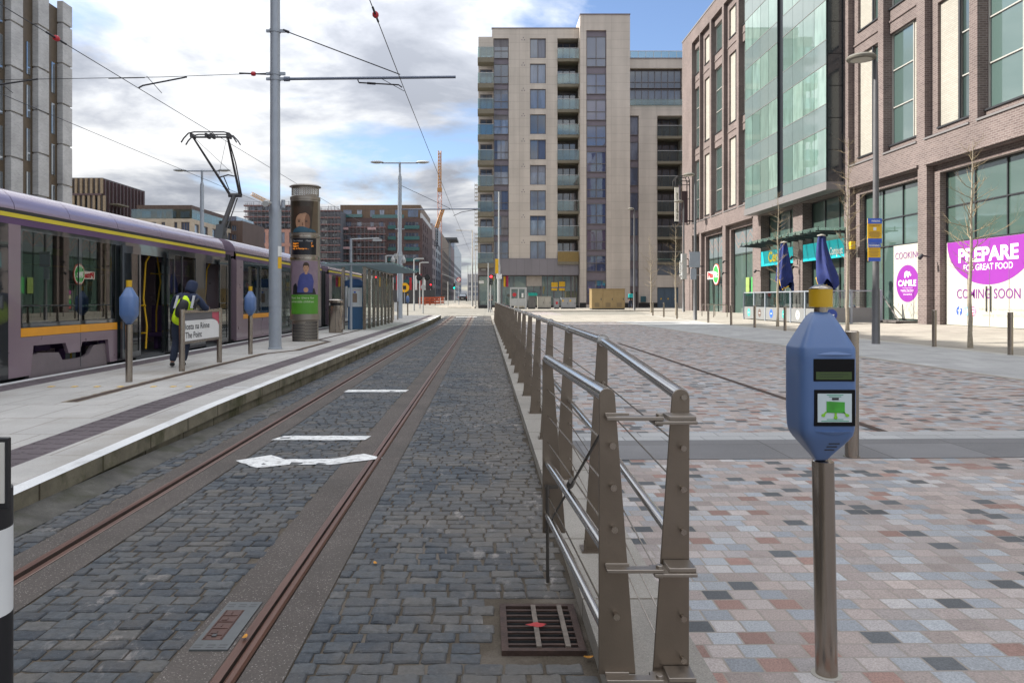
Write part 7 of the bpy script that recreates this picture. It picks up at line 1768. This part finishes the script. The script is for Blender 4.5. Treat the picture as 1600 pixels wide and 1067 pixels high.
strt = [(252.5, 270, 25.5, mat('pale_stone', (.30, .255, .25), .8), 'pale brick street front next to the dark corner flats'), (270.5, 302, 26.5, mat('steel_blue_clad', (.14, .16, .20), .4, .2), 'grey glass office block along the receding street'), (303, 365, 27.0, mat('tan_clad', (.17, .135, .105), .8), 'brown panelled block along the receding street'), (366, 390, 29, mat('charcoal_clad', (.03, .033, .042), .5), 'charcoal block with an overhanging dark roof in the street'), (391, 432, 28, mat('mauve_brick', (.17, .13, .135), .8), 'mauve brick block far along the street'), (433, 560, 33, mat('blue_glass_clad', (.22, .26, .32), .3, .2), 'pale blue glass block at the far end of the street')]
for a, b, h, m, lab in strt:
    n = max(2, int((b-a)/9)); sd = [(a+1+(b-a-2)*j/n, a+1+(b-a-2)*(j+.62)/n, 3+3.3*i, 5.2+3.3*i, 1) for j in range(n) for i in range(6)]
    t = block('office_block', lab, -40, -17.5, a, b, h+1, m, side=sd, z0=.5)
    if 'charcoal' in lab: MB().box(-38, -13.5, a, b-.5, h+1.02, h+2.0).build('roof', dkgrey, t)
block('office_block', 'low pale building closing the view at the end of the street', -14, 0, 600, 640, 21, mat('end_stone', (.30, .29, .30), .8), [(-13+3*i, -11+3*i, 4+4*j, 6.5+4*j, 1) for i in range(4) for j in range(3)], z0=.5)
block('street_terrace', 'long pale stone street front behind the apartment block', -1.0, 20, 106, 420, 16, mat('terrace_stone', (.36, .32, .27), .8, 0, .1), z0=.3)

# cranes
def crane():
    y = 300; X, Z = scr(y); x = X(687); t = thing('tower_crane', 'tall tower crane with orange top rising over the street', 'crane', (x, y, 1))
    def lattice(k, p, q, w_, n, r=.11):
        p = Vector(p); q = Vector(q); d = (q-p).normalized(); a = d.cross(Vector((0, 1, .01))).normalized(); b = d.cross(a); c = [a*w_+b*w_, a*w_-b*w_, -a*w_-b*w_, -a*w_+b*w_]
        for o in c: k.cyl(p+o, q+o, r, n=4)
        for i in range(n):
            u = p.lerp(q, i/n); v = p.lerp(q, (i+1)/n)
            for j in range(4): k.cyl(u+c[j], v+c[(j+1) % 4], r*.7, n=4); k.cyl(u+c[j], u+c[(j+1) % 4], r*.7, n=4)
    k = MB(); lattice(k, (x, y, 1), (x, y, Z(297)), .75, 18); k.build('mast', mat('crane_red', (.40, .22, .18), .5), t)
    k = MB(); lattice(k, (x, y, Z(296)), (x, y, Z(236)), .55, 12, .14); k.box(x-.9, x+.9, y-.9, y+.9, Z(300), Z(294)); k.build('jib', mat('crane_orange', (.38, .19, .06), .5), t)
    y = 225; X, Z = scr(y); t = thing('tower_crane', 'orange crane jib leaning over the corner flats', 'crane', (X(667), y, 1))
    k = MB(); lattice(k, (X(667), y+42, 20), (X(667), y+42, Z(337)), .6, 6); k.build('mast', dkgrey, t)
    k = MB(); lattice(k, (X(668), y+42, Z(335)), (X(680), y+42, Z(300)), .5, 8, .16); k.build('jib', MC['crane_orange'], t)
    y = 330; X, Z = scr(y); t = thing('tower_crane', 'pale orange crane jib slanting above the unfinished pink building', 'crane', (X(424), y, 1))
    k = MB(); lattice(k, (X(424), y, 1), (X(424), y, Z(317)), .8, 10); k.build('mast', MC['crane_orange'], t)
    k = MB(); lattice(k, (X(425), y, Z(319)), (X(393), y, Z(303)), .7, 12, .15); k.build('jib', mat('crane_pale', (.50, .33, .18), .5), t)
crane()

# ================================================================ far street furniture
def hoard_far():
    y = 122; X, Z = scr(y); t = thing('site_hoarding', 'dark grey site hoarding along the far side of the road', 'hoarding', (X(650), y, .7))
    MB().box(X(560), X(680), y, y+.12, .6, Z(453)).build('board', panelmat('hoarding_dark', (.06, .06, .065), (.04, .04, .045), 2.4, 6, .03, .1), t)
    for p in range(562, 680, 12): MB().box(X(p), X(p)+.1, y-.1, y-.002, .6, Z(453)).build('post', dkgrey, t)
    for i, p in enumerate((604, 612, 620, 634, 643, 650, 657)):
        k = MB(); k.box(X(p), X(p)+.35, y+6, y+6.3, .7, Z(432-3*(i % 3))); tag(k.build('site_post', red if i % 2 else white, loc=(X(p), y+6, .7)), 'slim %s post standing behind the dark site hoarding' % ('red' if i % 2 else 'white'), 'site post', 'posts behind the site hoarding')
    k = MB(); k.prism([(X(633)+.75*math.cos(a), Z(449.5)+.75*math.sin(a)) for a in np.linspace(0, 6.283, 24, endpoint=False)], PY(y-.9), 0, .06); s = k.build('road_sign', mat('sign_amber', (.75, .40, .0), .5), loc=(X(633), y-1, Z(450))); tag(s, 'round amber road works sign in front of the dark hoarding', 'road sign')
    k = MB(); k.cyl((X(633), y-.86, Z(452)), (X(633), y-.86, .7), .05); k.build('post', galv, s)
    k = MB(); k.box(X(633)-.25, X(633)+.25, y-.93, y-.9, Z(450)-.25, Z(450)+.35); k.build('symbol', black, s)
hoard_far()
orange = mat('barrier_orange', (.42, .085, .03), .5, 0, .1)
for i, (p, yb) in enumerate(((660, 108), (668, 109), (676, 110), (684, 112), (690, 116))):
    X, Z = scr(yb); k = MB(); z = gY(yb); x = X(p); t = thing('road_barrier', ['orange mesh barrier nearest to the dark hoarding', 'second orange barrier along the road works', 'middle orange barrier by the road works', 'orange and white barrier before the traffic signal', 'last orange and red barrier toward the car'][i], 'road barrier', (x, yb, z), 'orange road works barriers')
    for q in (0, .4, .8): k.box(x-.5, x+.45, yb-.03, yb+.03, z+.15+q*.9, z+.42+q*.9)
    k.build('rail', orange, t); k = MB(); k.box(x-.5, x-.42, yb-.25, yb+.25, z, z+1.05); k.box(x+.37, x+.45, yb-.25, yb+.25, z, z+1.05); k.build('foot', white if i > 2 else orange, t)
def signal(p, yb, h, lab, heads, col_, facing=True, post=galv_l):
    X, Z = scr(yb); x = X(p); z = gz(x, yb) if yb < 95 else gY(yb); t = thing('traffic_signal', lab, 'traffic signal', (x, yb, z), 'traffic signals')
    MB().cyl((x, yb, z), (x, yb, z+h), .055, n=10).build('post', post, t)
    for dx, dz in heads:
        hb = MB().box(x+dx-.16, x+dx+.16, yb-.25, yb-.06, z+h+dz-.95, z+h+dz).build('signal_head', black, t)
        for j in range(3):
            m = {('r', 0): mat('lit_red', (.4, .0, .0), .5, 0, 0, emit=(1, .02, .03), es=4), ('g', 2): mat('lit_green', (0, .3, .2), .5, 0, 0, emit=(.0, .9, .6), es=3)}.get((col_, j), dkgrey)
            k = MB(); k.cyl((x+dx, yb-.25, z+h+dz-.17-.3*j), (x+dx, yb-.30, z+h+dz-.17-.3*j), .11, n=14); k.build('lamp', m, hb)
signal(766.5, 72, 3.3, 'traffic signal showing red in front of the corner shop', [(.05, .15)], 'r')
signal(711, 122, 3.0, 'traffic signal showing green at the far corner', [(-.12, .3)], 'g')
signal(669+4, 140, 3.0, 'small traffic signal showing red beside the orange barriers', [(0, .4)], 'r')
def tram_signal():
    yb = 66; X, Z = scr(yb); x = X(661); z = gY(yb); t = thing('tram_signal', 'tram signal post with two round black heads at the platform end', 'tram signal', (x, yb, z))
    MB().cyl((x, yb, z), (x, yb, z+3.1), .06, n=10).build('post', galv_l, t)
    for dx in (-.32, .38):
        k = MB(); k.cyl((x+dx, yb-.15, z+3.1), (x+dx, yb+.15, z+3.1), .26, n=20); k.cyl((x+dx, yb-.35, z+3.2), (x+dx, yb-.15, z+3.2), .2, n=14); k.build('signal_head', black, t)
    k = MB(); k.cyl((x-.4, yb, z+3.05), (x+.4, yb, z+3.05), .03); k.cyl((x+.02, yb-.08, z+2.3), (x+.02, yb-.06, z+2.3), .22, n=16); k.build('bracket', galv_l, t)
tram_signal()
def post_sign():
    yb = 105; X, Z = scr(yb); x = X(717); z = gY(yb)+.1; t = thing('road_sign', 'round red ringed prohibition sign on a slim post', 'road sign', (x, yb, z))
    MB().cyl((x, yb, z), (x, yb, Z(435)), .05, n=8).build('post', galv, t); c = Z(437)
    k = MB(); k.cyl((x, yb-.08, c), (x, yb-.06, c), .33, n=24); d = k.build('disk', red, t); k = MB(); k.cyl((x, yb-.095, c), (x, yb-.08, c), .24, n=24); k.build('disk_face', white, d)
    k = MB(); k.prism([(x-.2, c+.16), (x-.16, c+.2), (x+.2, c-.16), (x+.16, c-.2)], PY(yb-.11), 0, .012); k.build('slash', red, d); MB().box(x-.3, x+.3, yb-.08, yb-.06, c-.75, c-.42).build('plate', mat('plate_grey', (.3, .28, .28), .6), t)
post_sign()
def slim_post(p, yb, top, lab, r=.07, arm=None, cat='pole'):
    X, Z = scr(yb); x = X(p); z = gz(x, yb) if yb < 90 and x > -1 else gY(yb); t = thing('street_pole', lab, cat, (x, yb, z), 'street poles down the road')
    k = MB(); k.cyl((x, yb, z), (x, yb, Z(top)), r, r*.7, 10); k.build('pole', galv_l, t)
    if arm:
        k = MB(); k.tube([(x, yb, Z(top)), (X(arm[0]), yb, Z(arm[1]))], .04, 5); k.build('arm', galv_l, t)
        if len(arm) > 2: k = MB(); k.box(X(arm[0])-.6, X(arm[0])+.2, yb-.12, yb+.12, Z(arm[1])-.08, Z(arm[1])+.06); k.build('lamp_head', galv_l, t)
    return t, x, z
slim_post(700, 99, 440, 'slim grey pole on the tip of the corner pavement')
slim_post(738, 97, 360, 'grey street lamp with a flat arm left of the apartment block', .12, (720, 360, 1), 'street lamp')
slim_post(743, 101, 385, 'beige pole against the corner of the apartment block', .09)
slim_post(731, 150, 415, 'thin pole farther down the street beyond the car'); slim_post(734.5, 170, 421, 'thinnest distant pole at the end of the street')
slim_post(763, 71, 411, 'slim pole in front of the corner shop window'); 
t, x, z = slim_post(779.5, 73, 300, 'tall pale lamp column before the shop with notices on it', .10, None, 'street lamp')
k = MB(); k.lathe((x, 73, z), [(.14, 0), (.14, 4.3), (.1, 4.5)], 14); k.build('pole_base', galv_l, t)
MB().box(x-.26, x+.28, 72.8, 72.86, z+3.1, z+3.55).build('number_plate', white, t); MB().box(x-.35, x-.05, 72.86, 72.9, z+3.6, z+5.0).build('notice', yellow, t)
slim_post(647, 76, 405, 'grey pole with a lamp arm behind the platform end', .09, (659, 404, 1), 'street lamp'); slim_post(656, 85, 411, 'second grey pole with a lamp arm behind the platform end', .08, (667, 410, 1), 'street lamp')
slim_post(710, 140, 465-30, 'thin pole with a curved arm in front of the street fronts', .07, (690, 428), 'pole')
for i, (ya, za, zb_) in enumerate(((97, 8.6, 8.4), (101, 7.0, 7.6))):
    wire('cross_wire', ['cross wire from the street lamp toward the contact wire', 'lower cross wire reaching over the road from the beige pole'][i], [(-1.7, ya, za), (-5.6, ya, zb_-.6), (-16, ya+2, zb_-.4)], .012, (), 'cross wires over the road')
def car():
    yb = 155; x, z = -4.6, gY(155)
    t = thing('parked_car', 'dark car seen from behind down the street', 'car', (x, yb, z))
    k = MB(); sec = [(-.86, .28), (.86, .28), (.90, .75), (.86, .98), (-.86, .98), (-.90, .75)]
    k.prism(sec, lambda u, v, d: (x+u, yb+d, z+v), 0, 4.2); k.prism([(-.84, .98), (.84, .98), (.66, 1.55), (-.66, 1.55)], lambda u, v, d: (x+u, yb+d+(v-.98)*.35, z+v), .05, 3.0); k.build('body', mat('car_black', (.02, .022, .026), .25, .3, 0, coat=.8), t, bevel=.05)
    k = MB(); k.prism([(-.68, 1.04), (.68, 1.04), (.56, 1.46), (-.56, 1.46)], lambda u, v, d: (x+u, yb+d+(v-.98)*.35, z+v), .02, .04); k.build('rear_window', m_tw, t)
    for s in (-1, 1):
        MB().box(x+s*.86-.12, x+s*.86+.0 if s > 0 else x-.74, yb-.02, yb+.05, z+.72, z+.95).build('tail_light', mat('tail_red', (.4, .02, .01), .3, 0, 0), t)
        for q in (.7, 3.4):
            w2 = MB().cyl((x+s*.72, yb+q, z+.31), (x+s*.90, yb+q, z+.31), .31, n=18).build('wheel', rubber, t); MB().cyl((x+s*.88, yb+q, z+.31), (x+s*.91, yb+q, z+.31), .18, n=12).build('rim', galv_l, w2)
    MB().box(x-.26, x+.26, yb-.03, yb-.002, z+.55, z+.66).build('number_plate', white, t)
car()
